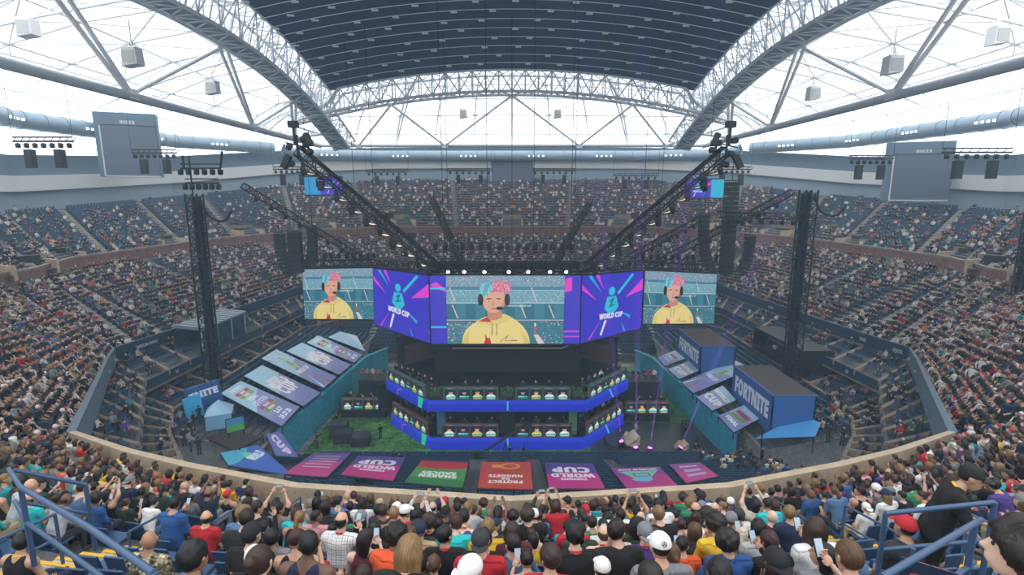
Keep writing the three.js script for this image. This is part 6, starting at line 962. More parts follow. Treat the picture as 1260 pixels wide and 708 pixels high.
for (let r = 0; r < LOGE_ROWS; r++) walkRow(logeLo, logeHi, LOGE_ROWS, r, -12, 12, 0.53, (s, q, turn) => {
  const w = logeLo(s).distanceTo(logeLo(s + 0.1)) * 10 || 1, a = AISLES_L.some((v) => Math.abs(Math.abs(s) - v) * w < 0.75);
  if (a) return;
  const near = Math.abs(s) > 7.6 && Math.hypot(q.x, q.z) < 27;
  if (near && (r > 13 || q.z > -2.5)) return;
  if (!inFrame(q.x, q.y + 1, q.z, 0.12)) return;
  if (near) nearSpots.push({ x: q.x, y: q.y, z: q.z, turn, r, s, clear: r >= 6 && Math.abs(s) > 10.9 && Math.abs(s) < (r > 8 ? 11.62 : 11.4) });
  else { farSeats.push([q.x, q.y, q.z, turn]); if (rnd() < (Math.abs(s) > 4.6 ? 0.9 : 0.82)) crowdSpots.push({ x: q.x, y: q.y, z: q.z, turn }); }
});
for (let r = 0; r < PROM_ROWS; r++) walkRow(promLo, promHi, PROM_ROWS, r, -6.6, 6.6, 0.53, (s, q, turn) => {
  const w = promLo(s).distanceTo(promLo(s + 0.1)) * 10 || 1;
  if (AISLES_P.some((v) => Math.abs(Math.abs(s) - v) * w < 0.7)) return;
  if (r < 4 && PORTALS.some((v) => Math.abs(Math.abs(s) - v) * w < 2.4)) return;
  if (!inFrame(q.x, q.y + 1, q.z, 0.05)) return;
  farSeats.push([q.x, q.y, q.z, turn]);
  const full = Math.abs(s) < 2.4 ? 0.7 : s < 0 ? 0.3 : 0.34, bias = r < 8 ? 0.15 : r > 15 ? -0.2 : 0;
  if (rnd() < full + bias) crowdSpots.push({ x: q.x, y: q.y, z: q.z, turn });
});
// aisle steps
function aisle(lo, hi, rows, s, w, label) {
  const g = []; for (let r = 0; r < rows * 2; r++) { const t = (r + 0.5) / (rows * 2), q = lerpV(lo(s), hi(s), t), a = outward(s), run = Math.hypot(hi(s).x - lo(s).x, hi(s).z - lo(s).z) / rows / 2; q.y = lerp(lo(s).y, hi(s).y, Math.floor(r / 2) / rows) + (r % 2 ? (hi(s).y - lo(s).y) / rows / 2 : 0.02); g.push(bx(w, 0.16, run, q.x, q.y - 0.06, q.z, Math.atan2(a.x, a.z))); }
  struct('stair', uvm(merge(g)), mat.step, label);
}
for (const k of [-1, 1]) {
  for (const v of AISLES_L.filter((v) => v < 9.5)) aisle(logeLo, logeHi, LOGE_ROWS, k * v, 1.1, 'pale concrete aisle steps of the loge tier');
  for (const v of AISLES_P) aisle(promLo, promHi, PROM_ROWS, k * v, 1.0, 'pale concrete aisle steps of the promenade tier');
  // near deck aisle: each step a block with a yellow nosing
  const st = structGroup('stair', 'concrete aisle steps with yellow edges on the near deck');
  for (let r = 0; r < 30; r++) { const s = k * 11.1, t = (r + 0.5) / (LOGE_ROWS * 2), q = lerpV(logeLo(s), logeHi(s), t), a = outward(s), run = 0.42, y = lerp(logeLo(s).y, logeHi(s).y, Math.floor(r / 2) / LOGE_ROWS) + (r % 2 ? 0.235 : 0.02), ry = Math.atan2(a.x, a.z); mesh('step', uvm(bx(1.25, 0.22, run, q.x, y - 0.09, q.z, ry)), mat.step, st); mesh('yellow_nosing', bx(1.25, 0.03, 0.07, q.x - a.x * (run / 2 - 0.035), y + 0.022, q.z - a.z * (run / 2 - 0.035), ry), mat.yellow, st); }
  // entry portals in the promenade
  for (const v of PORTALS) { if (k < 0 && v === 0) continue; const s = k * v, q = promLo(s), a = outward(s), ry = Math.atan2(a.x, a.z), g = structGroup('entry_portal', 'concrete stair portal cut into the promenade tier'), P = (x, y, z) => [q.x + Math.cos(ry) * x + Math.sin(ry) * z, q.y + y, q.z - Math.sin(ry) * x + Math.cos(ry) * z];
    const B = (w, h, d, x, y, z, m, n) => { const [X, Y, Z] = P(x, y, z); mesh(n, uvm(bx(w, h, d, X, Y, Z, ry)), m, g); };
    const rise = (promHi(s).y - q.y) / PROM_ROWS, run = Math.hypot(promHi(s).x - q.x, promHi(s).z - q.z) / PROM_ROWS, D = run * 4, Hh = rise * 4;
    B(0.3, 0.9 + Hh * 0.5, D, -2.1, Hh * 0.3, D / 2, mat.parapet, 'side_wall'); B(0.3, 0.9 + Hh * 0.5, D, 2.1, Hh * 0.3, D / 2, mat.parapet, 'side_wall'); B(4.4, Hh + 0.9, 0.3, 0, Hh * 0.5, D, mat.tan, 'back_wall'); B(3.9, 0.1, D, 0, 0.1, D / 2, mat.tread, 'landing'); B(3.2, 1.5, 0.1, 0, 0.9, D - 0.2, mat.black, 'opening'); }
}
// far seats: one instanced set
{
  const g = merge([bx(0.46, 0.42, 0.05, 0, 0.66, -0.22, 0, -0.15), bx(0.46, 0.05, 0.4, 0, 0.44, 0.0)]), m = new THREE.InstancedMesh(g, M(0x27455f, 0.55), farSeats.length), q = new THREE.Matrix4();
  farSeats.forEach(([x, y, z, t], i) => { q.makeRotationY(t).setPosition(x, y, z); m.setMatrixAt(i, q); }); m.name = 'stadium_seats'; m.castShadow = m.receiveShadow = true; stuff(m); m.userData.label = 'rows of navy stadium seats around the bowl'; m.userData.category = 'seats'; scene.add(m);
}
// distant spectators: small seated figures in a range of clothes
{
  const low = (shirt, skin, hair, pants, stand) => {
    const parts = [], paint = (g, c) => { const n = g.attributes.position.count, a = new Float32Array(n * 3); const k = c.isColor ? c : new THREE.Color(c); for (let i = 0; i < n; i++) { a[i * 3] = k.r; a[i * 3 + 1] = k.g; a[i * 3 + 2] = k.b; } g.setAttribute('color', new THREE.BufferAttribute(a, 3)); parts.push(g); };
    const h = stand ? 0.36 : 0;
    paint(new THREE.CylinderGeometry(0.2, 0.16, 0.55, 7).scale(1, 1, 0.62).translate(0, 0.84 + h, -0.02), shirt);
    paint(new THREE.IcosahedronGeometry(0.105, 1).scale(0.85, 1.1, 0.95).translate(0, 1.3 + h, 0.03), skin);
    paint(new THREE.SphereGeometry(0.112, 7, 4, 0, 6.29, 0, 1.6).scale(0.9, 1.1, 1).rotateX(-0.35).translate(0, 1.31 + h, 0.015), hair);
    for (const s of [-1, 1]) { paint(tube(V(s * 0.22, 1.06 + h, 0), V(s * 0.25, 0.8 + h, 0.1), 0.055, 5), shirt); paint(tube(V(s * 0.25, 0.8 + h, 0.1), V(s * 0.12, 0.68 + h, 0.32), 0.042, 5), skin); if (stand) paint(tube(V(s * 0.1, 0.05, 0), V(s * 0.09, 0.95, 0), 0.075, 5), pants); else { paint(tube(V(s * 0.1, 0.55, 0), V(s * 0.13, 0.54, 0.42), 0.085, 5), pants); paint(tube(V(s * 0.13, 0.54, 0.42), V(s * 0.13, 0.05, 0.4), 0.06, 5), pants); } }
    return merge(parts.map((g) => { if (!g.index) g.setIndex([...Array(g.attributes.position.count).keys()]); return g; }));
  };
  const sh = [0x141416, 0x1b1c20, 0x20242c, 0xd2d2ce, 0x8a8d90, 0x1f2c48, 0xa8242e, 0x2c5a92, 0xc9b8a0, 0x1f8f96, 0x55585c, 0x5a3a86, 0xd08a30, 0x2a2a2e, 0xb86a74, 0x3a6a4a, 0xe6e2da, 0x30343a], sk = [lin(0.6, 0.38, 0.27), lin(0.52, 0.3, 0.2), lin(0.36, 0.2, 0.12), lin(0.64, 0.43, 0.33), lin(0.2, 0.1, 0.06)], hr = [0x100d0c, 0x1a120e, 0x3a2618, 0x5c4028, 0x8a6a40, 0x17171a, 0xc8c8c6, 0x9a2a30];
  const V0 = sh.map((c, i) => low(c, sk[i % 5], hr[(i * 3) % 8], [0x20242e, 0x1a1a1e, 0x3e4c60, 0x5a5648][i % 4], false)), VS = [low(0x17181c, sk[1], hr[0], 0x20242e, true), low(0x8a8d90, sk[0], hr[2], 0x20242e, true)];
  const buckets = [...V0, ...VS].map(() => []); const crowd = new THREE.Group(); crowd.name = 'distant_crowd'; crowd.userData = { kind: 'stuff', label: 'thousands of distant spectators filling the stands', category: 'crowd' }; scene.add(crowd);
  for (const [x, z] of [[-27.5, -41.6], [-28.3, -43.4], [-28.8, -45.1], [-27.2, -40.3], [-29.2, -42], [-26.2, -39.4], [-29.9, -44.2], [-25.2, -38.9], [-30.2, -46.2], [-28, -39.5], [-29, -40.6], [30.6, -47.6], [30.9, -46.2], [26.4, -40.6], [27.3, -40.1]]) crowdSpots.push({ x, y: x < 0 ? 4.4 : 4.6, z, turn: R(0, 6), stand: true });
  for (const [x, z] of [[-13.6, -50.4], [-19.4, -48.3], [-19, -53], [-0.2, -45.9], [1.1, -46.1], [12.8, -50.6], [17.8, -51], [18.6, -52.2], [-10.9, -44.6], [-10.2, -44.2], [-0.9, -43.9], [17.5, -46.3]]) crowdSpots.push({ x, y: 0.1, z, turn: R(0, 6), stand: true });
  const W = [9, 9, 8, 7, 5, 7, 3.5, 3, 4, 1.6, 6, 1.5, 1, 8, 1.5, 1.5, 5, 7], WT_ = W.reduce((a, b) => a + b), wpick = () => { let x = rnd() * WT_; for (let i = 0; i < W.length; i++) if ((x -= W[i]) < 0) return i; return 0; };
  for (const p of crowdSpots) { const i = p.stand ? V0.length + (rnd() < 0.75 ? 0 : 1)    : wpick(); buckets[i].push(p); }
  const q = new THREE.Matrix4(), cm = new THREE.MeshStandardMaterial({ vertexColors: true, roughness: 0.85 });
  [...V0, ...VS].forEach((g, i) => { const b = buckets[i]; if (!b.length) return; const m = new THREE.InstancedMesh(g, cm, b.length); b.forEach((p, j) => { const s = R(0.88, 1.06); q.makeRotationY(p.turn + R(-0.5, 0.5)).scale(V(s, s, s)).setPosition(p.x + R(-0.05, 0.05), p.y, p.z); m.setMatrixAt(j, q); }); m.name = 'spectators'; m.castShadow = m.receiveShadow = true; stuff(m); crowd.add(m); });
  console.log('far seats', farSeats.length, 'crowd', crowdSpots.length, 'near spots', nearSpots.length);
}
// ---------------------------------------------------------------- near deck: seats, spectators, rails
const seatM = M(0x21466c, 0.35), seatShell = (() => {
  const back = rbx(0.45, 0.44, 0.04, 0.018, 0, 0, 0), p = back.attributes.position;
  for (let i = 0; i < p.count; i++) { const x = p.getX(i), y = p.getY(i); p.setZ(i, p.getZ(i) + x * x * 0.5 - (y > 0.1 ? (y - 0.1) * 0.25 : 0)); if (y > 0.1) p.setX(i, x * (1 - (y - 0.1) * 0.5)); }
  back.computeVertexNormals(); back.rotateX(-0.14).translate(0, 0.68, -0.24);
  const pan = rbx(0.45, 0.05, 0.42, 0.02, 0, 0.44, 0.0, 0, -0.06), arm = merge([bx(0.04, 0.03, 0.3, -0.26, 0.62, -0.06), bx(0.04, 0.2, 0.04, -0.26, 0.52, -0.18)]), foot = merge([bx(0.05, 0.42, 0.06, 0, 0.21, -0.2), bx(0.12, 0.03, 0.16, 0, 0.015, -0.2)]);
  return { back, pan, arm, foot };
})();
const distOf = (p) => Math.hypot(p.x, p.y + 1 - 25, p.z);
nearSpots.sort((a, b) => distOf(a) - distOf(b));
for (const p of nearSpots) { const [u, v] = pix(p.x, p.y + 1.33, p.z + 0); p.u = u; p.v = v; if (u > 1070 && u < 1240 && v > 540 && v < 720 && distOf(p) < 8) p.clear = true; }
const whereOf = (p) => `${rowWords[p.r]} row from the parapet`;
// spectators that the photograph shows clearly: [u, v, options]
const SPEC = [
  [115, 612, { pose: 'phoneR', yaw: 0.6, skin: 5, hair: 'bushy', hairCol: 'black', shirt: 'blue', sleeve: 'long', pants: 'navy' }],
  [192, 668, { pose: 'lap', yaw: 0.6, skin: 3, hair: null, shirt: 'camouflage', sleeve: 'short', pants: 'denim' }],
  [254, 634, { pose: 'lap', yaw: 0.6, skin: 0, hair: 'balding', hairCol: 'brown', shirt: 'red', sleeve: 'short', pants: 'navy' }],
  [285, 652, { pose: 'chin', yaw: 0.6, skin: 0, hair: 'short', hairCol: 'dark brown', shirt: 'black', sleeve: 'short', pants: 'black' }],
  [320, 632, { pose: 'lap', yaw: 0, skin: 2, hair: 'short', hairCol: 'black', shirt: 'black', sleeve: 'tank', pants: 'khaki', shorts: 1 }],
  [358, 640, { pose: 'forward', yaw: 0, skin: 3, hair: 'ponytail', hairCol: 'blond', shirt: 'black', sleeve: 'tank', pants: 'denim', shorts: 1 }],
  [336, 668, { pose: 'slouch', yaw: 0.6, skin: 3, hair: 'short', hairCol: 'black', shirt: 'grey', sleeve: 'long', pants: 'black', lanyard: 1 }],
  [284, 686, { pose: 'lap', yaw: 0.6, skin: 2, hair: 'long', hairCol: 'black', cap: 'white', shirt: 'black', sleeve: 'short', pants: 'black' }],
  [400, 668, { pose: 'slouch', yaw: 0.6, skin: 0, cap: 'navy', hair: 'cropped', hairCol: 'brown', shirt: 'red', sleeve: 'short', pants: 'light grey', shorts: 1, scale: 0.85 }],
  [396, 642, { pose: 'phone', yaw: 0.6, skin: 1, hair: 'bun', hairCol: 'dark brown', shirt: 'purple', sleeve: 'short', pants: 'navy', scale: 0.85 }],
  [294, 602, { pose: 'lap', yaw: 0, skin: 0, hair: 'short', hairCol: 'dark brown', shirt: 'cream', sleeve: 'short', pants: 'denim' }],
  [205, 625, { pose: 'phoneR', yaw: 0.6, skin: 2, hair: 'short', hairCol: 'black', shirt: 'blue', sleeve: 'long', pants: 'black' }],
  [438, 613, { pose: 'lap', yaw: 0, skin: 3, hair: 'cropped', hairCol: 'brown', shirt: 'navy', sleeve: 'short', pants: 'navy', jersey: 1 }],
  [455, 642, { pose: 'lap', yaw: 0.6, skin: 4, hair: 'bushy', hairCol: 'black', shirt: 'cream checked', sleeve: 'short', pants: 'khaki' }],
  [440, 692, { pose: 'lap', yaw: 0, skin: 0, hair: 'side_parted', hairCol: 'brown', shirt: 'orange', sleeve: 'short', pants: 'navy', scale: 0.82 }],
  [503, 680, { pose: 'lap', yaw: 0, skin: 0, hair: 'short', hairCol: 'black', shirt: 'black', sleeve: 'short', pants: 'black', lanyard: 1 }],
  [543, 692, { pose: 'lap', yaw: 0, skin: 0, hair: 'side_parted', hairCol: 'light brown', shirt: 'turquoise', sleeve: 'short', pants: 'navy', scale: 0.82 }],
  [540, 642, { pose: 'lap', yaw: 0, skin: 1, hair: 'short', hairCol: 'black', shirt: 'denim', sleeve: 'short', pants: 'navy', scale: 0.88 }],
  [580, 650, { pose: 'lap', yaw: 0, skin: 6, hair: null, shirt: 'black', sleeve: 'short', pants: 'charcoal', lanyard: 1 }],
  [605, 678, { pose: 'lap', yaw: 0, skin: 0, cap: 'charcoal', hair: 'short', hairCol: 'brown', shirt: 'red', sleeve: 'short', pants: 'black', capBack: 1 }],
  [563, 670, { pose: 'lap', yaw: -0.6, skin: 2, hair: 'short', hairCol: 'black', shirt: 'black', sleeve: 'short', pants: 'black', lanyard: 1 }],
  [630, 656, { pose: 'lap', yaw: 0, skin: 0, hair: 'bob', hairCol: 'brown', shirt: 'maroon', sleeve: 'short', pants: 'navy' }],
  [655, 664, { pose: 'lap', yaw: 0.6, skin: 2, hair: 'bob', hairCol: 'black', shirt: 'yellow', sleeve: 'tank', pants: 'denim' }],
  [662, 636, { pose: 'lap', yaw: 0, skin: 0, hair: 'short', hairCol: 'brown', shirt: 'denim', sleeve: 'long', pants: 'khaki' }],
  [720, 682, { pose: 'lap', yaw: 0, skin: 1, hair: 'side_parted', hairCol: 'black', shirt: 'black', sleeve: 'short', pants: 'black', lanyard: 1, scale: 1.1 }],
  [713, 645, { pose: 'lap', yaw: 0, skin: 0, hair: 'cropped', hairCol: 'brown', shirt: 'red', sleeve: 'short', pants: 'navy', lanyard: 1 }],
  [763, 640, { pose: 'lap', yaw: 0, skin: 3, hair: 'cropped', hairCol: 'black', shirt: 'black', sleeve: 'short', pants: 'black', scale: 1.05 }],
  [796, 656, { pose: 'lap', yaw: 0, skin: 0, cap: 'grey', hair: 'cropped', hairCol: 'dark brown', shirt: 'purple', sleeve: 'short', pants: 'navy', lanyard: 1, capBack: 1 }],
  [810, 694, { pose: 'phone', yaw: 0, skin: 0, cap: 'white', hair: 'cropped', hairCol: 'dark brown', shirt: 'grey', sleeve: 'short', pants: 'navy', badge: 1 }],
  [766, 692, { pose: 'chin', yaw: 0, skin: 0, hair: 'side_parted', hairCol: 'dark brown', shirt: 'pink', sleeve: 'short', pants: 'navy', lanyard: 1, scale: 0.84 }],
  [808, 634, { pose: 'lap', yaw: 0, skin: 0, hair: 'side_parted', hairCol: 'light brown', shirt: 'dark green', sleeve: 'short', pants: 'khaki' }],
  [783, 628, { pose: 'raised', yaw: 0, skin: 2, cap: 'black', hair: 'cropped', hairCol: 'black', shirt: 'grey', sleeve: 'short', pants: 'charcoal', capBack: 1, lanyard: 1 }],
  [742, 630, { pose: 'lap', yaw: 0.6, skin: 0, hair: 'side_parted', hairCol: 'dark brown', shirt: 'white checked', sleeve: 'long', pants: 'navy' }],
  [543, 614, { pose: 'lap', yaw: 0, skin: 0, cap: 'white', hair: 'cropped', hairCol: 'brown', shirt: 'charcoal', sleeve: 'short', pants: 'navy', capBack: 1, lanyard: 1 }],
  [573, 618, { pose: 'lap', yaw: 0, skin: 2, hair: 'short', hairCol: 'black', shirt: 'green', sleeve: 'short', pants: 'navy' }],
  [602, 618, { pose: 'lap', yaw: 0, skin: 2, hair: 'short', hairCol: 'black', shirt: 'green', sleeve: 'short', pants: 'khaki' }],
  [628, 622, { pose: 'lap', yaw: 0, skin: 1, hair: 'balding', hairCol: 'brown', shirt: 'pink', sleeve: 'short', pants: 'navy' }],
  [515, 612, { pose: 'lap', yaw: 0.6, skin: 1, hair: 'short', hairCol: 'black', shirt: 'white', sleeve: 'short', pants: 'navy' }],
  [500, 622, { pose: 'lap', yaw: 0, skin: 0, cap: 'white', hair: 'cropped', hairCol: 'brown', shirt: 'red', sleeve: 'short', pants: 'navy', capBack: 1 }],
  [468, 618, { pose: 'lap', yaw: 0, skin: 0, cap: 'beige', hair: 'cropped', hairCol: 'brown', shirt: 'blue', sleeve: 'short', pants: 'navy', capBack: 1, lanyard: 1 }],
  [858, 662, { pose: 'phone', yaw: -0.6, skin: 1, hair: 'side_parted', hairCol: 'dark brown', shirt: 'orange', sleeve: 'short', pants: 'navy', scale: 0.85 }],
  [870, 640, { pose: 'forward', yaw: -0.6, skin: 0, hair: 'bun', hairCol: 'reddish', shirt: 'white', sleeve: 'tank', pants: 'denim', lanyard: 1 }],
  [953, 652, { pose: 'phoneR', yaw: -0.6, skin: 1, hair: 'side_parted', hairCol: 'black', shirt: 'light grey', sleeve: 'short', pants: 'navy', lanyard: 1 }],
  [1012, 656, { pose: 'phone', yaw: -0.6, skin: 0, hair: 'bob', hairCol: 'brown', shirt: 'white', sleeve: 'short', pants: 'denim', scale: 1.05 }],
  [902, 692, { pose: 'lap', yaw: 0, skin: 0, hair: 'side_parted', hairCol: 'light brown', shirt: 'black', sleeve: 'short', pants: 'navy', scale: 0.85 }],
  [905, 668, { pose: 'lap', yaw: -0.6, skin: 0, hair: 'bushy', hairCol: 'dark brown', shirt: 'blue', sleeve: 'short', pants: 'navy' }],
  [946, 624, { pose: 'chin', yaw: 0, skin: 3, hair: 'cropped', hairCol: 'black', shirt: 'turquoise', sleeve: 'short', pants: 'black' }],
  [1128, 660, { pose: 'lap', yaw: 0, skin: 2, hair: 'short', hairCol: 'black', shirt: 'charcoal', sleeve: 'short', pants: 'denim', scale: 1.05 }],
  [1248, 605, { pose: 'forward', yaw: -0.6, skin: 0, hair: 'side_parted', hairCol: 'dark brown', shirt: 'purple', sleeve: 'short', pants: 'navy' }],
  [1070, 626, { pose: 'lap', yaw: 0, skin: 1, cap: 'white', hair: 'short', hairCol: 'dark brown', shirt: 'white', sleeve: 'short', pants: 'beige', capBack: 1 }],
  [1082, 612, { pose: 'lap', yaw: 0, skin: 0, cap: 'white', hair: 'cropped', hairCol: 'brown', shirt: 'grey', sleeve: 'short', pants: 'navy', capBack: 1 }],
  [48, 560, { pose: 'forward', yaw: 0.6, skin: 0, cap: 'black', hair: 'short', hairCol: 'black', shirt: 'black', sleeve: 'short', pants: 'black' }],
  [103, 570, { pose: 'lap', yaw: 0.6, skin: 2, hair: 'short', hairCol: 'black', shirt: 'white', sleeve: 'short', pants: 'denim' }],
  [124, 572, { pose: 'lap', yaw: 0.6, skin: 2, hair: 'short', hairCol: 'black', shirt: 'black', sleeve: 'short', pants: 'navy' }],
  [22, 655, { pose: 'lap', yaw: 0.6, skin: 2, hair: 'short', hairCol: 'black', shirt: 'black', sleeve: 'tank', pants: 'navy', lanyard: 2 }],
];
const used = new Set(), emptyAt = [[675, 680], [690, 672], [60, 612], [75, 620], [232, 675], [248, 690], [420, 700], [680, 700]];
for (const [u, v] of emptyAt) { let b = null, d = 1e9; for (const p of nearSpots) { const e = (p.u - u) ** 2 + (p.v + 25 - v) ** 2; if (!used.has(p) && e < d) { d = e; b = p; } } if (b) { used.add(b); b.empty = true; } }
for (const [u, v, o] of SPEC) { let b = null, d = 1e9; for (const p of nearSpots) { if (used.has(p)) continue; const e = (p.u - u) ** 2 + ((p.v - v) * 1.3) ** 2; if (e < d) { d = e; b = p; } } used.add(b); b.opt = o; b.off = Math.sqrt(d); }
let made = 0, seatsMade = 0; const restPeople = [], restSeats = [], phones = [];
const hairList = ['short', 'short', 'cropped', 'side_parted', 'side_parted', 'bushy', 'long', 'long', 'bob', 'ponytail', 'bun', 'balding'], colList = ['black', 'black', 'black', 'dark brown', 'dark brown', 'brown', 'light brown', 'blond', 'reddish'];
const shirtList = ['black', 'charcoal', 'navy', 'grey', 'white', 'black', 'denim', 'black', 'light grey', 'black', 'black', 'black', 'black', 'charcoal', 'charcoal', 'grey', 'light grey', 'white', 'white', 'navy', 'navy', 'red', 'red', 'blue', 'denim', 'teal', 'turquoise', 'green', 'dark green', 'purple', 'yellow', 'orange', 'pink', 'maroon', 'cream', 'beige', 'white checked'];
const poseList = ['lap', 'lap', 'lap', 'forward', 'forward', 'phone', 'phoneR', 'chin', 'slouch', 'slouch', 'lap', 'forward', 'phone', 'chin', 'lap', 'lap', 'forward', 'phoneR', 'slouch', 'chin', 'lap', 'phone', 'raised'];
for (const p of nearSpots) {
  const [u, v] = [p.u, p.v], seen = u > -40 && u < 1300 && v < 760;
  if (!seen) continue;
  const seat = (label) => {
    if (seatsMade >= 300) { restSeats.push(p); return; }
    const t = thing('stadium_seat', label, 'seat', [p.x, p.y, p.z], p.turn, 'navy seats of the near deck');
    mesh('backrest', seatShell.back, seatM, t); mesh('seat_pan', seatShell.pan, seatM, t); if (distOf(p) < 10) mesh('armrest', seatShell.arm, mat.navyDark, t); mesh('stand', seatShell.foot, mat.navyDark, t); seatsMade++;
  };
  if (p.empty || (p.clear && !p.opt) || (!p.opt && rnd() < 0.07)) { seat(`empty navy plastic stadium seat, ${whereOf(p)}`); continue; }
  if (made >= 292) { seat(`navy plastic stadium seat under a spectator, ${whereOf(p)}`); restPeople.push(p); continue; }
  const d = distOf(p), cap = rnd() < 0.16 ? pick(['black', 'navy', 'white', 'red', 'grey', 'charcoal', 'black']) : null, hair = cap ? pick(['under_cap', 'under_cap', 'under_cap_long']) : rnd() < 0.04 ? null : pick(hairList);
  const o = { pose: pick(poseList), yaw: pick([0, 0, 0, 0.6, -0.6]), skin: pick([0, 0, 1, 1, 2, 2, 3, 4, 5, 6]), hair, hairCol: pick(colList), cap, capBack: rnd() < 0.35, shirt: pick(shirtList), sleeve: pick(['short', 'short', 'short', 'long', 'tank']), pants: pick(pantsPick), shorts: rnd() < 0.3, lanyard: rnd() < 0.3 ? 1 : 0, scale: rnd() < 0.14 ? R(0.8, 0.88) : R(0.93, 1.06), ...(p.opt || {}) };
  if (o.cap && o.hair && !/^under/.test(o.hair)) o.hair = o.hair === 'long' ? 'under_cap_long' : 'under_cap';
  if (o.pose === 'raised' && !p.opt && (d < 10 || p.r > 5)) o.pose = 'lap';
  seat(`navy seat under ${o.cap ? o.cap + ' cap' : o.hair ? o.hairCol + ' hair' : 'bald'} person in ${o.shirt}, ${whereOf(p)}`);
  const g = person({ ...o, lod: d < 9 ? 0 : 1, x: p.x, y: p.y, z: p.z, turn: p.turn + (p.opt ? 0 : R(-0.15, 0.15)), where: whereOf(p) }); made++;
  if (o.jersey) { const l = mesh('jersey_print', slab(V(0.13, 0.76, -0.165), V(-0.13, 0.76, -0.165), V(-0.13, 1.06, -0.145), V(0.13, 1.06, -0.145), 0.012), M(0xffffff, 0.8, { map: canvasTex(128, 128, (c) => { c.fillStyle = '#1a2740'; c.fillRect(0, 0, 128, 128); c.fillStyle = '#8fb4d0'; c.font = 'bold 34px sans-serif'; c.textAlign = 'center'; c.fillText('DAD', 64, 36); c.font = 'bold 84px sans-serif'; c.fillText('1', 64, 116); }) }), g); }
  if ((o.pose === 'phone' || o.pose === 'phoneR' || o.pose === 'raised') && (p.opt || rnd() < 0.6)) phones.push([g, o]);
}
for (const [g, o] of phones) { // smartphones held in hands are things of their own
  const J = POSES[o.pose], s = o.pose === 'phone' ? -1 : 1, h = J['hd' + s]; g.updateMatrixWorld(true);
  const t = thing('smartphone', `smartphone held by the person in the ${o.shirt} top, ${g.userData.label.split(', ').pop()}`, 'smartphone', [0, 0, 0], 0, 'smartphones held by spectators');
  const q = V(h[0] + (o.pose === 'raised' ? -0.1 : -s * 0.01), h[1] + 0.03, h[2] + 0.045).applyMatrix4(g.matrixWorld); t.position.copy(q); t.rotation.set(0, g.rotation.y, 0, 'YXZ'); t.rotateX(o.pose === 'raised' ? -0.1 : 0.5); if (o.pose === 'raised') t.rotateZ(Math.PI / 2);
  mesh('case', rbx(0.078, 0.155, 0.01, 0.004), mat.black, t); mesh('screen', bx(0.07, 0.143, 0.002, 0, 0, -0.0062), M(0x9fb0bc, 0.2, { emissive: 0x8fa4b8, emissiveIntensity: 0.35 }), t);
}
{ // the few seats and people of the deck past the counted ones
  const g = merge([bx(0.46, 0.42, 0.05, 0, 0.66, -0.22, 0, -0.15), bx(0.46, 0.05, 0.4, 0, 0.44, 0.0)]), q = new THREE.Matrix4();
  if (restSeats.length) { const m = new THREE.InstancedMesh(g, seatM, restSeats.length); restSeats.forEach((p, i) => { q.makeRotationY(p.turn).setPosition(p.x, p.y, p.z); m.setMatrixAt(i, q); }); m.name = 'deck_seats'; stuff(m); m.userData.label = 'further navy seats of the near deck'; m.userData.category = 'seats'; scene.add(m); }
  if (restPeople.length) { const grp = new THREE.Group(); grp.name = 'deck_crowd'; grp.userData = { kind: 'stuff', label: 'further spectators at the ends of the near deck', category: 'crowd' }; scene.add(grp);
    const b = {}; for (const p of restPeople) { const k = pick(['lap', 'forward', 'phone', 'slouch']), c = pick(shirtList.filter((x) => !/checked/.test(x))), key = k + '|' + c; (b[key] = b[key] || []).push(p); }
    const parts = { body: [], hair: [] };
    for (const key in b) { const [k, c] = key.split('|'), L = b[key]; const add = (geo, m, mat4) => { const im = new THREE.InstancedMesh(geo, m, L.length); L.forEach((p, i) => { q.makeRotationY(p.turn).setPosition(p.x, p.y, p.z); if (mat4) q.multiply(mat4); im.setMatrixAt(i, q); }); im.name = 'spectators'; stuff(im); im.castShadow = im.receiveShadow = true; grp.add(im); }; add(bodyGeo(k, 0, 1), pick(skins)); add(shirtGeo(k, 'short', 1), clothM[c]); add(trouserGeo(k, false, 1), clothM[pick(pantsPick)]); add(HAIR[pick(['short', 'side_parted', 'long', 'cropped'])][1], hairM[pick(colList)], headMatrix(k, 0)); }
  }
}
console.log('people', made, 'seats', seatsMade, 'rest', restPeople.length, restSeats.length, SPEC.length, Math.max(...nearSpots.filter((p) => p.opt).map((p) => p.off)));
// the man standing at the rail
person({ x: 4.75, y: 20.35, z: -5.3, turn: Math.PI - 2.1, pose: 'standing', yaw: 0, lod: 0, skin: 2, hair: 'under_cap', hairCol: 'black', cap: 'black', shirt: 'black', sleeve: 'short', pants: 'black', shorts: 1, lanyard: 2, scale: 1.02, label: 'standing person in black cap and black T-shirt gripping the aisle rail' });
{ // the dark-haired spectator close by at the barrier, looking across the deck
  person({ x: 2.42, y: 22.02, z: -2.12, turn: -Math.PI / 2 - 0.8, pose: 'lap', yaw: 0, lod: 0, skin: 1, hair: 'bushy', hairCol: 'dark brown', shirt: 'charcoal', sleeve: 'short', pants: 'navy', scale: 1.03, label: 'person with bushy dark brown hair close to the barrier, looking across the deck' });
  const t = thing('stadium_seat', 'navy seat under the bushy-haired person close to the barrier', 'seat', [2.42, 22.02, -2.12], -Math.PI / 2 - 0.8, 'navy seats of the near deck'); mesh('backrest', seatShell.back, seatM, t); mesh('seat_pan', seatShell.pan, seatM, t); mesh('stand', seatShell.foot, mat.navyDark, t);
}
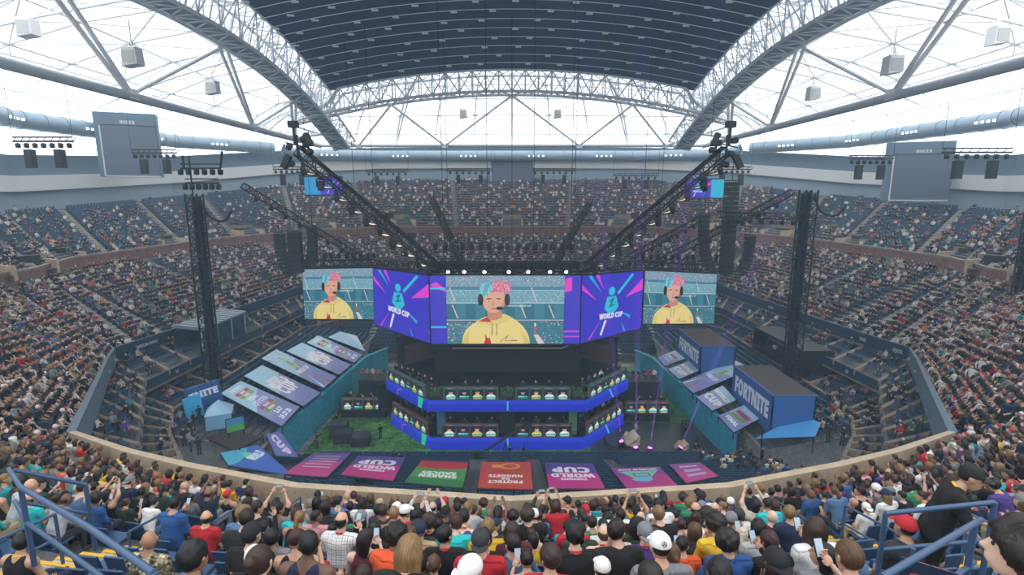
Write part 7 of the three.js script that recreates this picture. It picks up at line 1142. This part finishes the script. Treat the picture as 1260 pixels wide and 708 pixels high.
// blue tubular rails
function rail(label, pts, posts, r = 0.026) {
  const t = thing('handrail', label, 'handrail', [0, 0, 0], 0); const P = pts.map((p) => V(...p));
  mesh('top_rail', polyPath(P, r, 8), mat.rail, t); const low = P.map((p) => V(p.x, p.y - 0.42, p.z)); mesh('mid_rail', polyPath(low, r * 0.85, 8), mat.rail, t);
  for (const i of posts) mesh('post', tube(V(P[i].x, P[i].y - 0.95, P[i].z), P[i], r, 8), mat.rail, t);
  return t;
}
for (const k of [-1, 1]) {
  const w = k < 0 ? 'on the bald spectator side' : 'on the standing man side';
  [[0.05, 0.14, 'next to the parapet'], [0.2, 0.28, 'second from the parapet'], [0.34, 0.42, 'third from the parapet'], [0.5, 0.6, 'fourth from the parapet']].forEach(([t0, t1, n]) => {
    const s = k * 11.1, a = lerpV(logeLo(s), logeHi(s), t0), b = lerpV(logeLo(s), logeHi(s), t1); rail(`blue tubular aisle handrail ${w}, ${n}`, [[a.x, a.y + 0.95, a.z], [b.x, a.y + 1.15, b.z]], [0, 1]);
  });
}

rail('long blue tubular barrier sloping down beside the bushy-haired spectator', [[-6.0, 21.79, -5.73], [-5.29, 21.91, -5.14], [-3.49, 22.29, -3.89], [-2.41, 22.5, -3.11]], [1, 3]);
rail('short blue tubular rail joining the long barrier at its lower end', [[-6.0, 21.75, -5.78], [-5.58, 21.28, -6.25]], [1]);
rail('blue tubular barrier with hanging sign sloping down beside the standing man', [[2.42, 22.54, -3.02], [3.92, 22.27, -3.99], [4.15, 22.18, -4.17]], [0, 1]);
rail('blue tubular rail gripped by the standing man', [[3.88, 21.75, -4.91], [4.83, 21.98, -4.75]], [0, 1]);
{
  const t = thing('rail_sign', 'small navy section sign hanging on the barrier beside the standing man', 'sign', [3.35, 21.95, -3.62], -0.58); mesh('plate', bx(0.5, 0.36, 0.015), M(0xffffff, 0.5, { map: textTex('307', '#22304a', '#c2485a', 128, 96, 'bold 60px sans-serif') }), t); mesh('clip', [bx(0.03, 0.12, 0.02, -0.18, 0.22, 0), bx(0.03, 0.12, 0.02, 0.18, 0.22, 0)].slice(0, 1), mat.rail, t);
  const b = thing('toy_backpack', 'orange plush backpack with cream flap resting by the barrier', 'backpack', [2.2, 21.75, -3.2], 0.4);
  mesh('body', new THREE.SphereGeometry(0.19, 16, 12).scale(1, 1.05, 0.75).translate(0, 0.16, 0), M(0xd0641c, 0.85), b); mesh('flap', new THREE.SphereGeometry(0.13, 14, 8).scale(1, 0.7, 0.6).translate(0.08, 0.22, 0.08), M(0xd8bc90, 0.85), b); mesh('button', new THREE.SphereGeometry(0.022, 8, 6).translate(-0.1, 0.28, 0.11), mat.white, b); mesh('strap', path([V(-0.1, 0.3, -0.1), V(0, 0.42, -0.02), V(0.12, 0.3, 0.1)], 0.014, 6), mat.black, b);
}
renderer.render(scene, camera);
